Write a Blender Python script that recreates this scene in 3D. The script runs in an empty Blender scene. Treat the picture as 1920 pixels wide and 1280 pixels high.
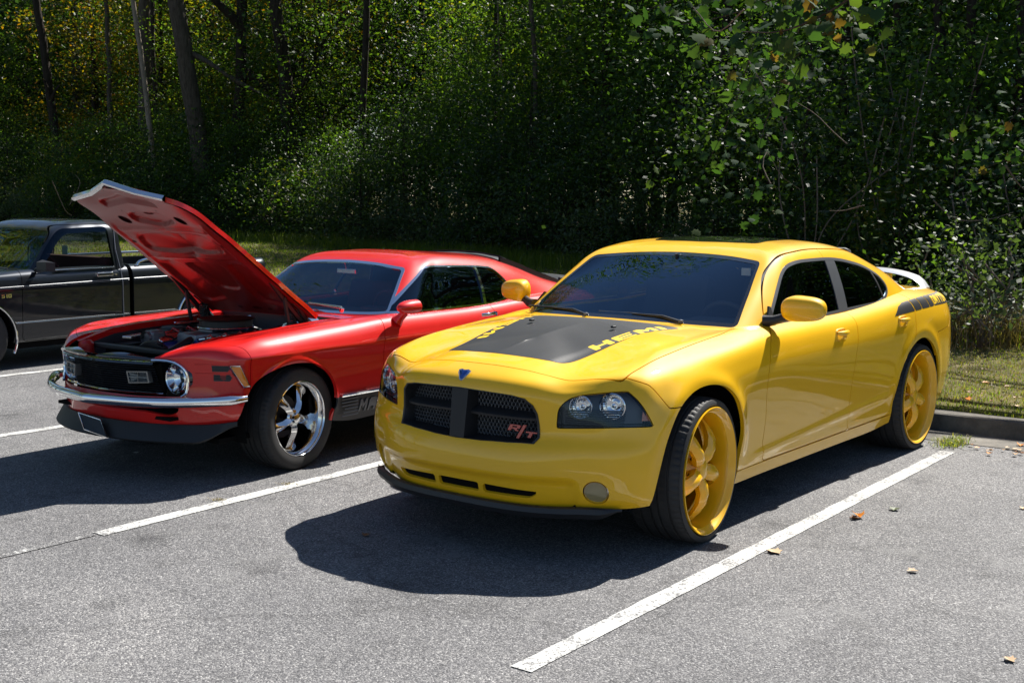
import bpy, bmesh, math, random
import numpy as np
from mathutils import Vector, Matrix

random.seed(7); RNG = np.random.default_rng(11)
SC = bpy.context.scene
COL = SC.collection
# ------------------------------------------------------------------ camera
cam_d = bpy.data.cameras.new("camera"); cam = bpy.data.objects.new("camera", cam_d); COL.objects.link(cam)
SC.camera = cam
YAW, PITCH, ROLL = math.radians(217.527), math.radians(-6.782), math.radians(0.417)
CAM = Vector((5.5736, 3.9130, 1.7629))
fwd = Vector((math.cos(YAW)*math.cos(PITCH), math.sin(YAW)*math.cos(PITCH), math.sin(PITCH)))
rt = Vector((math.sin(YAW), -math.cos(YAW), 0)); up = rt.cross(fwd)
r2 = rt*math.cos(ROLL)+up*math.sin(ROLL); u2 = up*math.cos(ROLL)-rt*math.sin(ROLL)
cam.matrix_world = Matrix(((r2.x, u2.x, -fwd.x, CAM.x), (r2.y, u2.y, -fwd.y, CAM.y), (r2.z, u2.z, -fwd.z, CAM.z), (0, 0, 0, 1)))
cam_d.sensor_width = 36; cam_d.lens = 36*2326.46/1920
cam_d.clip_start = .1; cam_d.clip_end = 2000
# ------------------------------------------------------------------ world and sun
SUN = Vector((-.88, .045, 1.0)).normalized()
w = bpy.data.worlds.new("World"); SC.world = w; w.use_nodes = True
nt = w.node_tree; nt.nodes.clear()
sky = nt.nodes.new("ShaderNodeTexSky"); sky.sky_type = 'NISHITA'; sky.sun_disc = False
sky.sun_elevation = math.asin(SUN.z); sky.sun_rotation = math.atan2(SUN.x, SUN.y)
sky.air_density = 1.0; sky.dust_density = .25; sky.ozone_density = 3.0
bg = nt.nodes.new("ShaderNodeBackground"); bg.inputs[1].default_value = .055
out = nt.nodes.new("ShaderNodeOutputWorld")
nt.links.new(sky.outputs[0], bg.inputs[0]); nt.links.new(bg.outputs[0], out.inputs[0])
sl = bpy.data.lights.new("sun", 'SUN'); sl.energy = 5.0; sl.angle = math.radians(.53); sl.color = (1, .955, .88)
so = bpy.data.objects.new("sun", sl); COL.objects.link(so)
so.rotation_euler = SUN.to_track_quat('Z', 'Y').to_euler()
SC.view_settings.view_transform = 'Standard'; SC.view_settings.look = 'None'
SC.view_settings.gamma = 1; SC.view_settings.use_curve_mapping = False
SC.view_settings.exposure = 1.12
SC.render.engine = 'CYCLES'
try:
    SC.cycles.max_bounces = 8; SC.cycles.transparent_max_bounces = 12; SC.cycles.glossy_bounces = 4
    SC.cycles.transmission_bounces = 6; SC.cycles.caustics_reflective = False; SC.cycles.caustics_refractive = False
except Exception: pass

# ------------------------------------------------------------------ materials
MATS = {}
def new_mat(name):
    m = bpy.data.materials.new(name); m.use_nodes = True; m.node_tree.nodes.clear(); MATS[name] = m
    return m, m.node_tree
def N(t, typ, **kw):
    n = t.nodes.new(typ)
    for k, v in kw.items():
        if k.startswith('i_'):
            key = k[2:]
            key = int(key) if key.isdigit() else key.replace('_', ' ')
            n.inputs[key].default_value = v
        else: setattr(n, k, v)
    return n
def L(t, a, b): t.links.new(a, b)
def principled(t, **kw):
    p = t.nodes.new("ShaderNodeBsdfPrincipled"); o = t.nodes.new("ShaderNodeOutputMaterial"); L(t, p.outputs[0], o.inputs[0])
    for k, v in kw.items(): p.inputs[k.replace('_', ' ')].default_value = v
    return p, o
def ramp(t, fac, stops, interp='LINEAR'):
    r = t.nodes.new("ShaderNodeValToRGB"); r.color_ramp.interpolation = interp
    while len(r.color_ramp.elements) < len(stops): r.color_ramp.elements.new(.5)
    for e, (p, c) in zip(r.color_ramp.elements, stops):
        e.position = p; e.color = c if len(c) == 4 else (*c, 1)
    L(t, fac, r.inputs[0]); return r
def simple(name, col, rough=.5, metal=0., spec=.5, coat=0., bump=0., bscale=200., var=0., coat_rough=.03):
    m, t = new_mat(name)
    p, o = principled(t, Base_Color=(*col, 1), Roughness=rough, Metallic=metal, Specular_IOR_Level=spec, Coat_Weight=coat, Coat_Roughness=coat_rough)
    if bump or var:
        tc = N(t, "ShaderNodeTexCoord"); nz = N(t, "ShaderNodeTexNoise", i_Scale=bscale, i_Detail=4.); L(t, tc.outputs['Object'], nz.inputs['Vector'])
        if bump:
            b = N(t, "ShaderNodeBump", i_Strength=bump, i_Distance=.002); L(t, nz.outputs[0], b.inputs['Height']); L(t, b.outputs[0], p.inputs['Normal'])
        if var:
            n2 = N(t, "ShaderNodeTexNoise", i_Scale=6., i_Detail=6.); L(t, tc.outputs['Object'], n2.inputs['Vector'])
            a = tuple(c*(1-var) for c in col); b_ = tuple(min(1, c*(1+var)) for c in col)
            r = ramp(t, n2.outputs[0], [(.3, a), (.7, b_)]); L(t, r.outputs[0], p.inputs['Base Color'])
    return m
def paint(name, col, rough=.5, metal=0., dirt=.5):
    m, t = new_mat(name)
    p, o = principled(t, Base_Color=(*col, 1), Roughness=rough, Metallic=metal, Specular_IOR_Level=.15, Coat_Weight=1., Coat_Roughness=.02, Coat_IOR=1.5)
    tc = N(t, "ShaderNodeTexCoord")
    nz = N(t, "ShaderNodeTexNoise", i_Scale=1.8, i_Detail=8., i_Roughness=.65); L(t, tc.outputs['Object'], nz.inputs['Vector'])
    r = ramp(t, nz.outputs[0], [(.35, (.004, .004, .004)), (.75, (.03, .03, .03))]); L(t, r.outputs[0], p.inputs['Coat Roughness'])
    # road dust low down on the panels (a film that thickens toward the sills)
    sep = N(t, "ShaderNodeSeparateXYZ"); L(t, tc.outputs['Object'], sep.inputs[0])
    mr = N(t, "ShaderNodeMapRange"); mr.inputs[1].default_value = .22; mr.inputs[2].default_value = .62; mr.inputs[3].default_value = 1; mr.inputs[4].default_value = 0
    L(t, sep.outputs[2], mr.inputs[0])
    n3 = N(t, "ShaderNodeTexNoise", i_Scale=9., i_Detail=9., i_Roughness=.7); L(t, tc.outputs['Object'], n3.inputs['Vector'])
    mu = N(t, "ShaderNodeMath", operation='MULTIPLY'); L(t, mr.outputs[0], mu.inputs[0]); L(t, n3.outputs[0], mu.inputs[1])
    m2 = N(t, "ShaderNodeMath", operation='MULTIPLY', i_1=dirt*.16); L(t, mu.outputs[0], m2.inputs[0])
    mx = N(t, "ShaderNodeMix", data_type='RGBA'); mx.inputs[6].default_value = (*col, 1); mx.inputs[7].default_value = (.32, .27, .20, 1)
    L(t, m2.outputs[0], mx.inputs[0]); L(t, mx.outputs[2], p.inputs['Base Color'])
    # very slight orange peel
    n4 = N(t, "ShaderNodeTexNoise", i_Scale=90., i_Detail=2.); L(t, tc.outputs['Object'], n4.inputs['Vector'])
    b = N(t, "ShaderNodeBump", i_Strength=.03, i_Distance=.002); L(t, n4.outputs[0], b.inputs['Height']); L(t, b.outputs[0], p.inputs['Coat Normal'])
    return m
paint('yellow_paint', (.88, .485, .005)); paint('red_paint', (.62, .010, .008), rough=.42, dirt=.3); paint('charcoal_paint', (.015, .018, .024), rough=.35, metal=.5, dirt=.25)
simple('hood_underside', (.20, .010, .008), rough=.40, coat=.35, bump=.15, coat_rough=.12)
simple('decal_black', (.018, .018, .020), rough=.5, spec=.35, bump=.15, bscale=900)
simple('stripe_yellow', (.85, .55, .015), rough=.4)
simple('trim_black', (.014, .014, .016), rough=.45, bump=.3, bscale=700)
simple('gloss_black', (.008, .008, .009), rough=.12, coat=1)
simple('cavity_black', (.005, .005, .005), rough=.9, spec=.1)
simple('trim_grey', (.10, .105, .115), rough=.38, metal=.3)
simple('silver', (.62, .63, .65), rough=.30, metal=.35, coat=.6)
simple('rubber', (.022, .022, .023), rough=.68, bump=.4, bscale=260, var=.25)
simple('yellow_rim', (.87, .47, .006), rough=.4, spec=.3, coat=1)
simple('dark_metal', (.05, .05, .055), rough=.45, metal=.7, bump=.4, bscale=60, var=.4)
simple('grey_metal', (.20, .20, .21), rough=.45, metal=.8, bump=.4, bscale=60, var=.4)
simple('interior', (.040, .040, .043), rough=.75); simple('interior_grey', (.06, .062, .068), rough=.8)
simple('maroon_cloth', (.035, .012, .011), rough=.9, bump=.3, bscale=400)
simple('red_enamel', (.45, .015, .012), rough=.35, coat=.4); simple('blue_enamel', (.015, .05, .22), rough=.35, coat=.4)
simple('amber', (.75, .22, .01), rough=.22, coat=1); simple('orange_lens', (.35, .085, .02), rough=.15, coat=1)
simple('badge_red', (.50, .09, .07), rough=.3, coat=.6); simple('badge_blue', (.08, .16, .45), rough=.15, metal=.9)
simple('fog_lens', (.26, .22, .11), rough=.12, coat=1)
simple('paper', (.6, .62, .6), rough=.8); simple('hose', (.01, .01, .01), rough=.5)
def chrome(name, col=(.80, .81, .83), rough=.05):
    return simple(name, col, rough=rough, metal=1., bump=.0)
chrome('chrome'); chrome('brushed', (.62, .62, .63), .22); chrome('reflector', (.88, .89, .90), .08); chrome('alloy', (.70, .70, .70), .10)
def glass_mat(name, tint, refl=.9, base=(.01, .014, .016), ior=1.5, rough=.0):
    m, t = new_mat(name); o = t.nodes.new("ShaderNodeOutputMaterial")
    tr = N(t, "ShaderNodeBsdfTransparent"); tr.inputs[0].default_value = (*tint, 1)
    gl = N(t, "ShaderNodeBsdfGlossy"); gl.inputs['Roughness'].default_value = rough; gl.inputs[0].default_value = (refl*.60, refl*.86, min(1, refl*1.12), 1)
    lw = N(t, "ShaderNodeLayerWeight"); lw.inputs[0].default_value = .5; f0 = ((ior-1)/(ior+1))**2
    pw = N(t, "ShaderNodeMath", operation='POWER', i_1=5.); L(t, lw.outputs['Facing'], pw.inputs[0])
    fr = N(t, "ShaderNodeMath", operation='MULTIPLY_ADD', i_1=1-f0, i_2=f0); L(t, pw.outputs[0], fr.inputs[0])
    mx = N(t, "ShaderNodeMixShader"); L(t, fr.outputs[0], mx.inputs[0]); L(t, tr.outputs[0], mx.inputs[1]); L(t, gl.outputs[0], mx.inputs[2]); L(t, mx.outputs[0], o.inputs[0])
    return m
glass_mat('windshield_glass', (.70, .76, .76), ior=2.0); glass_mat('tint_glass', (.05, .05, .05), ior=1.8); glass_mat('truck_glass', (.42, .44, .42), ior=1.6)
glass_mat('truck_windshield', (.16, .19, .20), ior=2.3)
glass_mat('lens', (.93, .94, .95), ior=1.45)
glass_mat('visor', (.07, .08, .11), ior=1.5)

# ------------------------------------------------------------------ object helpers
def tag(o, label=None, cat=None, group=None, kind=None):
    if label: o['label'] = label
    if cat: o['category'] = cat
    if group: o['group'] = group
    if kind: o['kind'] = kind
    return o
def empty(name, loc=(0, 0, 0), rz=0., label=None, cat=None, group=None, parent=None):
    o = bpy.data.objects.new(name, None); COL.objects.link(o); o.location = loc; o.rotation_euler = (0, 0, rz)
    o.empty_display_size = .2
    if parent: o.parent = parent
    return tag(o, label, cat, group)
def mk(name, V, F, mat, parent=None, smooth=False, normals=None, loc=None):
    """V (n,3) array/list, F either (m,3) array of triangles or a list of polygons"""
    me = bpy.data.meshes.new(name); V = np.asarray(V, dtype=np.float64)
    if isinstance(F, np.ndarray):
        m = len(F); k = F.shape[1]
        me.vertices.add(len(V)); me.vertices.foreach_set('co', V.astype(np.float32).ravel())
        me.loops.add(m*k); me.loops.foreach_set('vertex_index', F.astype(np.int32).ravel())
        me.polygons.add(m); me.polygons.foreach_set('loop_start', np.arange(0, m*k, k, dtype=np.int32))
        try: me.polygons.foreach_set('loop_total', np.full(m, k, dtype=np.int32))
        except Exception: pass
        me.update(calc_edges=True)
    else:
        me.from_pydata([tuple(v) for v in V], [], [tuple(f) for f in F]); me.update()
    if smooth:
        me.polygons.foreach_set('use_smooth', np.ones(len(me.polygons), dtype=bool))
        if normals is not None: me.normals_split_custom_set_from_vertices(np.asarray(normals, dtype=np.float32))
    me.validate()
    for mm in (mat if isinstance(mat, (list, tuple)) else [mat]): me.materials.append(MATS[mm])
    o = bpy.data.objects.new(name, me); COL.objects.link(o)
    if parent is not None: o.parent = parent
    if loc is not None: o.location = loc
    return o
class MB:
    """polygon collector"""
    def __init__(s): s.V = []; s.F = []
    def add(s, V, F):
        b = len(s.V); s.V += [tuple(v) for v in V]; s.F += [tuple(b+i for i in f) for f in F]; return s
    def box(s, c, d, R=None):
        x, y, z = d[0]/2, d[1]/2, d[2]/2
        P = [Vector((sx*x, sy*y, sz*z)) for sx in (-1, 1) for sy in (-1, 1) for sz in (-1, 1)]
        if R is not None: P = [R @ p for p in P]
        return s.add([p+Vector(c) for p in P], [(0, 1, 3, 2), (4, 6, 7, 5), (0, 4, 5, 1), (2, 3, 7, 6), (0, 2, 6, 4), (1, 5, 7, 3)])
    def bbox(s, c, d, b=.01, R=None):
        """box with chamfered edges"""
        bm = bmesh.new(); bmesh.ops.create_cube(bm, size=1)
        for v in bm.verts: v.co = Vector((v.co.x*d[0], v.co.y*d[1], v.co.z*d[2]))
        bmesh.ops.bevel(bm, geom=list(bm.edges), offset=b, segments=2, affect='EDGES', profile=.5)
        P = [(R @ v.co if R is not None else v.co)+Vector(c) for v in bm.verts]
        Fs = [[v.index for v in f.verts] for f in bm.faces]; bm.free(); return s.add(P, Fs)
    def tube(s, pts, r, n=10, cap=True):
        pts = [Vector(p) for p in pts]; rs = r if isinstance(r, (list, tuple)) else [r]*len(pts)
        rings = []; prev = None
        for i, p in enumerate(pts):
            t = (pts[min(i+1, len(pts)-1)]-pts[max(i-1, 0)]).normalized()
            if prev is None:
                a = t.orthogonal().normalized()
            else:
                a = (prev-t*prev.dot(t)); a = a.normalized() if a.length > 1e-6 else t.orthogonal().normalized()
            prev = a; b = t.cross(a)
            rings.append([p+(a*math.cos(2*math.pi*k/n)+b*math.sin(2*math.pi*k/n))*rs[i] for k in range(n)])
        V = [v for rg in rings for v in rg]; F = []
        for i in range(len(pts)-1):
            for k in range(n):
                k2 = (k+1) % n; F.append((i*n+k, i*n+k2, (i+1)*n+k2, (i+1)*n+k))
        if cap: F.append(tuple(range(n-1, -1, -1))); F.append(tuple((len(pts)-1)*n+k for k in range(n)))
        return s.add(V, F)
    def lathe(s, prof, n=48, axis='y', c=(0, 0, 0), closed=False):
        """prof: list of (a, r), a along the axis"""
        V = []; F = []; m = len(prof)
        for k in range(n):
            an = 2*math.pi*k/n; cs, sn = math.cos(an), math.sin(an)
            for a, r in prof:
                p = {'y': (r*cs, a, r*sn), 'x': (a, r*cs, r*sn), 'z': (r*cs, r*sn, a)}[axis]
                V.append((p[0]+c[0], p[1]+c[1], p[2]+c[2]))
        for k in range(n):
            k2 = (k+1) % n
            for i in range(m-1 if not closed else m):
                j = (i+1) % m; F.append((k*m+i, k*m+j, k2*m+j, k2*m+i))
        return s.add(V, F)
    def prism(s, poly, h0, h1, fn=lambda x, y, h: (x, y, h)):
        n = len(poly); V = [fn(x, y, h0) for x, y in poly]+[fn(x, y, h1) for x, y in poly]
        F = [tuple(range(n-1, -1, -1)), tuple(range(n, 2*n))]+[(i, (i+1) % n, n+(i+1) % n, n+i) for i in range(n)]
        return s.add(V, F)
    def build(s, name, mat, parent=None, smooth=False, auto=None, loc=None):
        o = mk(name, s.V, s.F, mat, parent, smooth, loc=loc)
        bm = bmesh.new(); bm.from_mesh(o.data); bmesh.ops.recalc_face_normals(bm, faces=bm.faces)
        if auto is not None:
            for e in bm.edges:
                if len(e.link_faces) == 2 and e.calc_face_angle(0) > math.radians(auto): e.smooth = False
        bm.to_mesh(o.data); bm.free()
        if auto is not None: o.data.polygons.foreach_set('use_smooth', np.ones(len(o.data.polygons), dtype=bool))
        return o
def copy_tree(o, parent=None):
    c = o.copy(); COL.objects.link(c)
    if parent is not None: c.parent = parent
    for ch in [q for q in bpy.data.objects if q.parent == o]: copy_tree(ch, c)
    return c

# ------------------------------------------------------------------ trimmed-surface toolkit (numpy)
class TM:
    """triangle mesh with normals and grid parameters"""
    def __init__(s, V, Nn, U, T): s.V, s.N, s.U, s.T = V, Nn, U, T
    def copy(s): return TM(s.V.copy(), s.N.copy(), s.U.copy(), s.T.copy())
def hermite_w(knots, q):
    """weights so that value(q) = W @ samples, C1 cubic with non-uniform finite difference tangents"""
    n = len(knots); W = np.zeros((len(q), n)); D = np.zeros((n, n))
    for j in range(n):
        if j == 0: h = knots[1]-knots[0]; D[0, 0] = -1/h; D[0, 1] = 1/h
        elif j == n-1: h = knots[-1]-knots[-2]; D[j, j-1] = -1/h; D[j, j] = 1/h
        else:
            h0 = knots[j]-knots[j-1]; h1 = knots[j+1]-knots[j]
            D[j, j-1] += -h1/(h0*(h0+h1)); D[j, j] += (h1-h0)/(h0*h1); D[j, j+1] += h0/(h1*(h0+h1))
    idx = np.clip(np.searchsorted(knots, q, side='right')-1, 0, n-2)
    h = knots[idx+1]-knots[idx]; t = (q-knots[idx])/h
    h00 = 2*t**3-3*t**2+1; h10 = t**3-2*t**2+t; h01 = -2*t**3+3*t**2; h11 = t**3-t**2
    r = np.arange(len(q)); W[r, idx] += h00; W[r, idx+1] += h01
    return W+h10[:, None]*h[:, None]*D[idx]+h11[:, None]*h[:, None]*D[idx+1]
def curve(pts, step=.02, closed=False):
    P = np.array(pts, float)
    if closed: P = np.vstack([P[-2:], P, P[:3]])
    d = np.r_[0, np.cumsum(np.maximum(np.linalg.norm(np.diff(P, axis=0), axis=1), 1e-5)**.75)]
    a, b = (d[2], d[-3]) if closed else (0, d[-1])
    Ltot = np.linalg.norm(np.diff(P, axis=0), axis=1).sum()
    q = np.linspace(a, b, max(8, int(Ltot/step)))
    R = hermite_w(d, q) @ P
    return R[:-1] if closed else R
def surf(cols, step=.018, smooth_u=3, smooth_v=2, sym0=True, sym1=True, symtop=True, post=None):
    """cols[j][k] -> dense smooth grid; u runs over the columns, v over the rows"""
    G = np.array(cols, float); T_, K = G.shape[:2]
    du = np.linalg.norm(np.diff(G, axis=0), axis=2); du = np.sort(du, axis=1)[:, K//3:].mean(1); U = np.r_[0, np.cumsum(np.maximum(du, .02))]
    dv = np.linalg.norm(np.diff(G, axis=1), axis=2).mean(0); Vv = np.r_[0, np.cumsum(np.maximum(dv, .02))]
    uq = np.linspace(0, U[-1], int(U[-1]/step)+1); vq = np.linspace(0, Vv[-1], int(Vv[-1]/step)+1)
    P = np.einsum('aj,jkc,bk->abc', hermite_w(U, uq), G, hermite_w(Vv, vq))
    def sm(P, ax, it, s0, s1):
        P = np.moveaxis(P, ax, 0)
        for _ in range(it):
            a = P[1:2]*[1, -1, 1] if s0 else 2*P[:1]-P[1:2]; b = P[-2:-1]*[1, -1, 1] if s1 else 2*P[-1:]-P[-2:-1]
            E = np.concatenate([a, P, b]); P = .25*E[:-2]+.5*E[1:-1]+.25*E[2:]
        return np.moveaxis(P, 0, ax)
    P = sm(P, 0, smooth_u, sym0, sym1); P = sm(P, 1, smooth_v, False, symtop)
    if sym0: P[0, :, 1] = 0
    if sym1: P[-1, :, 1] = 0
    if symtop: P[:, -1, 1] = 0
    if post is not None: P = post(P)
    E = P
    gu = np.gradient(E, axis=0); gv = np.gradient(E, axis=1)
    if sym0: gu[0] = (E[1]-E[1]*[1, -1, 1])*.5
    if sym1: gu[-1] = (E[-2]*[1, -1, 1]-E[-2])*.5
    if symtop: gv[:, -1] = (E[:, -2]*[1, -1, 1]-E[:, -2])*.5
    Nn = np.cross(gu, gv); ln = np.linalg.norm(Nn, axis=2, keepdims=True)
    bad = ln[..., 0] < 1e-9; Nn = Nn/np.maximum(ln, 1e-9)
    a, b = P.shape[:2]; idx = np.arange(a*b).reshape(a, b)
    q = np.stack([idx[:-1, :-1], idx[1:, :-1], idx[1:, 1:], idx[:-1, 1:]], -1).reshape(-1, 4)
    T3 = np.concatenate([q[:, [0, 1, 2]], q[:, [0, 2, 3]]])
    UU, VV = np.meshgrid(uq, vq, indexing='ij')
    V = P.reshape(-1, 3); Nn = Nn.reshape(-1, 3)
    if bad.any():
        for i in np.where(bad.ravel())[0]: Nn[i] = (0, 0, 1)
    # make the normals face away from the middle of the body
    c = V.mean(0)*[1, 0, 1]
    if np.sum(Nn*(V-c)) < 0: Nn = -Nn; T3 = T3[:, ::-1]
    # drop degenerate triangles
    A = np.linalg.norm(np.cross(V[T3[:, 1]]-V[T3[:, 0]], V[T3[:, 2]]-V[T3[:, 0]]), axis=1)
    return TM(V, Nn, np.stack([UU.ravel(), VV.ravel()], 1), T3[A > 1e-9])
def compact(m):
    used = np.unique(m.T); mp = np.full(len(m.V), -1); mp[used] = np.arange(len(used))
    return TM(m.V[used], m.N[used], m.U[used], mp[m.T])
def clip(m, s):
    """keep the region where the per-vertex field s >= 0"""
    s = np.where(np.abs(s) < 1e-7, 1e-7, s); T3 = m.T
    if len(T3) == 0: return m
    pos = s[T3] > 0; c = pos.sum(1)
    keep = T3[c == 3]
    X = np.concatenate([m.V, m.N, m.U], 1); newX = []; newT = []; base = len(m.V)
    cache = {}
    part = T3[(c == 1) | (c == 2)]; pp = pos[(c == 1) | (c == 2)]
    if len(part):
        # rotate so that the odd vertex is first
        odd = np.where(pp.sum(1) == 1, np.argmax(pp, 1), np.argmin(pp, 1))
        r = np.arange(len(part)); A = part[r, odd]; B = part[r, (odd+1) % 3]; C = part[r, (odd+2) % 3]; one = pp.sum(1) == 1
        def cut(P, Q):
            lo = np.minimum(P, Q); hi = np.maximum(P, Q); t = s[lo]/(s[lo]-s[hi])
            return lo, hi, t
        lo, hi, t = [np.concatenate(z) for z in zip(cut(A, B), cut(A, C))]
        key = lo.astype(np.int64)*len(m.V)+hi; uk, first, inv = np.unique(key, return_index=True, return_inverse=True)
        tt = t[first][:, None]; NX = X[lo[first]]*(1-tt)+X[hi[first]]*tt
        ab = base+inv[:len(part)]; ac = base+inv[len(part):]
        T1 = np.stack([A, ab, ac], 1)[one]
        T2a = np.stack([ab, B, C], 1)[~one]; T2b = np.stack([ab, C, ac], 1)[~one]
        keep = np.concatenate([keep, T1, T2a, T2b]); X = np.concatenate([X, NX])
    nn = X[:, 3:6]; nn = nn/np.maximum(np.linalg.norm(nn, axis=1, keepdims=True), 1e-9)
    return compact(TM(X[:, :3], nn, X[:, 6:8], keep))
def sdf(P, poly):
    """signed distance of 2-D points to a closed polygon, positive inside"""
    poly = np.asarray(poly, float); A = poly; B = np.roll(poly, -1, 0); out = np.empty(len(P))
    for i0 in range(0, len(P), 20000):
        p = P[i0:i0+20000][:, None, :]; e = B-A; w_ = p-A[None]; 
        t = np.clip((w_*e).sum(-1)/np.maximum((e*e).sum(-1), 1e-12), 0, 1); d = w_-e*t[..., None]
        d2 = (d*d).sum(-1).min(1)
        py = p[..., 1]; px = p[..., 0]; c = (A[:, 1] > py) != (B[:, 1] > py)
        xi = A[:, 0]+(py-A[:, 1])*e[:, 0]/np.where(np.abs(e[:, 1]) < 1e-12, 1e-12, e[:, 1])
        ins = (c & (px < xi)).sum(1) % 2 == 1
        out[i0:i0+20000] = np.where(ins, 1, -1)*np.sqrt(d2)
    return out
def XZ(m, poly): return sdf(m.V[:, [0, 2]], poly)
def YZ(m, poly): return sdf(m.V[:, [1, 2]], poly)
def XY(m, poly): return sdf(m.V[:, [0, 1]], poly)
def split(m, fn, gap=.0028):
    s = fn(m); a = clip(m, s-gap); b = clip(m, -s-gap); return a, b
def inside(m, fn, off=0.): return clip(m, fn(m)+off)
def outside(m, fn, off=0.): return clip(m, -fn(m)+off)
def mirror(m): return TM(m.V*[1, -1, 1], m.N*[1, -1, 1], m.U, m.T[:, ::-1])
def merge(*ms):
    V = []; Nn = []; U = []; T3 = []; b = 0
    for m in ms: V.append(m.V); Nn.append(m.N); U.append(m.U); T3.append(m.T+b); b += len(m.V)
    return TM(np.concatenate(V), np.concatenate(Nn), np.concatenate(U), np.concatenate(T3))
def offset(m, d): return TM(m.V+m.N*d, m.N, m.U, m.T)
def flange(m, depth=.014, skip=None, dirv=None):
    """turn every open border inward by depth: gives panels a thickness and a folded edge"""
    T3 = m.T; E = np.concatenate([T3[:, [0, 1]], T3[:, [1, 2]], T3[:, [2, 0]]]); key = np.sort(E, 1)
    k = key[:, 0].astype(np.int64)*len(m.V)+key[:, 1]; u, inv, cnt = np.unique(k, return_inverse=True, return_counts=True)
    e = E[cnt[inv] == 1]
    if skip is not None: e = e[~skip(m.V[e].mean(1))]
    e = e[~((np.abs(m.V[e[:, 0], 1]) < 1e-6) & (np.abs(m.V[e[:, 1], 1]) < 1e-6))]
    if len(e) == 0: return m
    a, b = e[:, 0], e[:, 1]; n = len(e); dn = m.N if dirv is None else np.broadcast_to(np.array(dirv, float), m.V.shape)
    Va, Vb = m.V[a], m.V[b]; ia, ib = Va-dn[a]*depth, Vb-dn[b]*depth
    t = Vb-Va; fn = np.cross(t, dn[a]); fn /= np.maximum(np.linalg.norm(fn, axis=1, keepdims=True), 1e-9)
    base = len(m.V); V = np.concatenate([m.V, Va, Vb, ib, ia]); Nn = np.concatenate([m.N, fn, fn, fn, fn])
    U = np.concatenate([m.U, m.U[a], m.U[b], m.U[b], m.U[a]]); i = base+np.arange(n)
    T4 = np.concatenate([np.stack([i+n, i, i+3*n], 1), np.stack([i+n, i+3*n, i+2*n], 1)])
    return TM(V, Nn, U, np.concatenate([T3, T4]))
def emit(name, m, mat, parent, fl=.014, skip=None, label=None):
    if fl: m = flange(m, fl, skip)
    o = mk(name, m.V, m.T, mat, parent, smooth=True, normals=m.N)
    if label: o['label'] = label
    return o
def rpoly(pts, r=.02, n=5):
    """polygon with rounded corners; r scalar or per point"""
    P = [np.array(p, float) for p in pts]; m = len(P); out = []
    rs = r if isinstance(r, (list, tuple)) else [r]*m
    for i in range(m):
        p, a, b = P[i], P[i-1], P[(i+1) % m]; ri = rs[i]
        if ri <= 0: out.append(p); continue
        da = min(ri, np.linalg.norm(a-p)*.48); db = min(ri, np.linalg.norm(b-p)*.48)
        A = p+(a-p)/np.linalg.norm(a-p)*da; B = p+(b-p)/np.linalg.norm(b-p)*db
        for t in np.linspace(0, 1, n): out.append((1-t)**2*A+2*t*(1-t)*p+t*t*B)
    return np.array(out)
def sstep(x, a, b):
    t = np.clip((x-a)/(b-a), 0, 1); return t*t*(3-2*t)
# block letters on a 0..1 cell, as lists of polygons
GLY = {
 'H': [[(0,0),(.28,0),(.28,.38),(.72,.38),(.72,0),(1,0),(1,1),(.72,1),(.72,.62),(.28,.62),(.28,1),(0,1)]],
 'E': [[(0,0),(1,0),(1,.22),(.28,.22),(.28,.39),(.9,.39),(.9,.61),(.28,.61),(.28,.78),(1,.78),(1,1),(0,1)]],
 'M': [[(0,0),(.24,0),(.24,.62),(.5,.2),(.76,.62),(.76,0),(1,0),(1,1),(.76,1),(.5,.58),(.24,1),(0,1)]],
 'I': [[(.3,0),(.7,0),(.7,1),(.3,1)]],
 'R': [[(0,0),(.27,0),(.27,.34),(.45,.34),(.72,0),(1,0),(.72,.36),(.97,.45),(.97,.9),(.85,1),(0,1),(0,.55),(.27,.55),(.27,.8),(.7,.8),(.7,.55),(0,.55)]],
 'T': [[(.36,0),(.64,0),(.64,.78),(1,.78),(1,1),(0,1),(0,.78),(.36,.78)]],
 'D': [[(0,0),(.8,0),(1,.2),(1,.8),(.8,1),(0,1),(0,.0),(.28,.2),(.28,.8),(.68,.8),(.72,.7),(.72,.3),(.68,.2),(.28,.2)]],
 'A': [[(0,0),(.26,0),(.26,.3),(.74,.3),(.74,0),(1,0),(1,.8),(.8,1),(.2,1),(0,.8)],],
 'Y': [[(.37,0),(.63,0),(.63,.42),(1,1),(.7,1),(.5,.62),(.3,1),(0,1),(.37,.42)]],
 'O': [[(0,.1),(.1,0),(.9,0),(1,.1),(1,.9),(.9,1),(.1,1),(0,.9),(0,.1),(.28,.22),(.28,.78),(.72,.78),(.72,.22),(.28,.22)]],
 'N': [[(0,0),(.26,0),(.26,.6),(.74,0),(1,0),(1,1),(.74,1),(.74,.4),(.26,1),(0,1)]],
 'C': [[(0,.1),(.1,0),(1,0),(1,.24),(.28,.24),(.28,.76),(1,.76),(1,1),(.1,1),(0,.9)]],
 '1': [[(.35,0),(.68,0),(.68,1),(.4,1),(.15,.8),(.15,.62),(.35,.7)]],
 '/': [[(0,-.25),(.35,-.25),(1,1.2),(.65,1.2)]],
}
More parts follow.
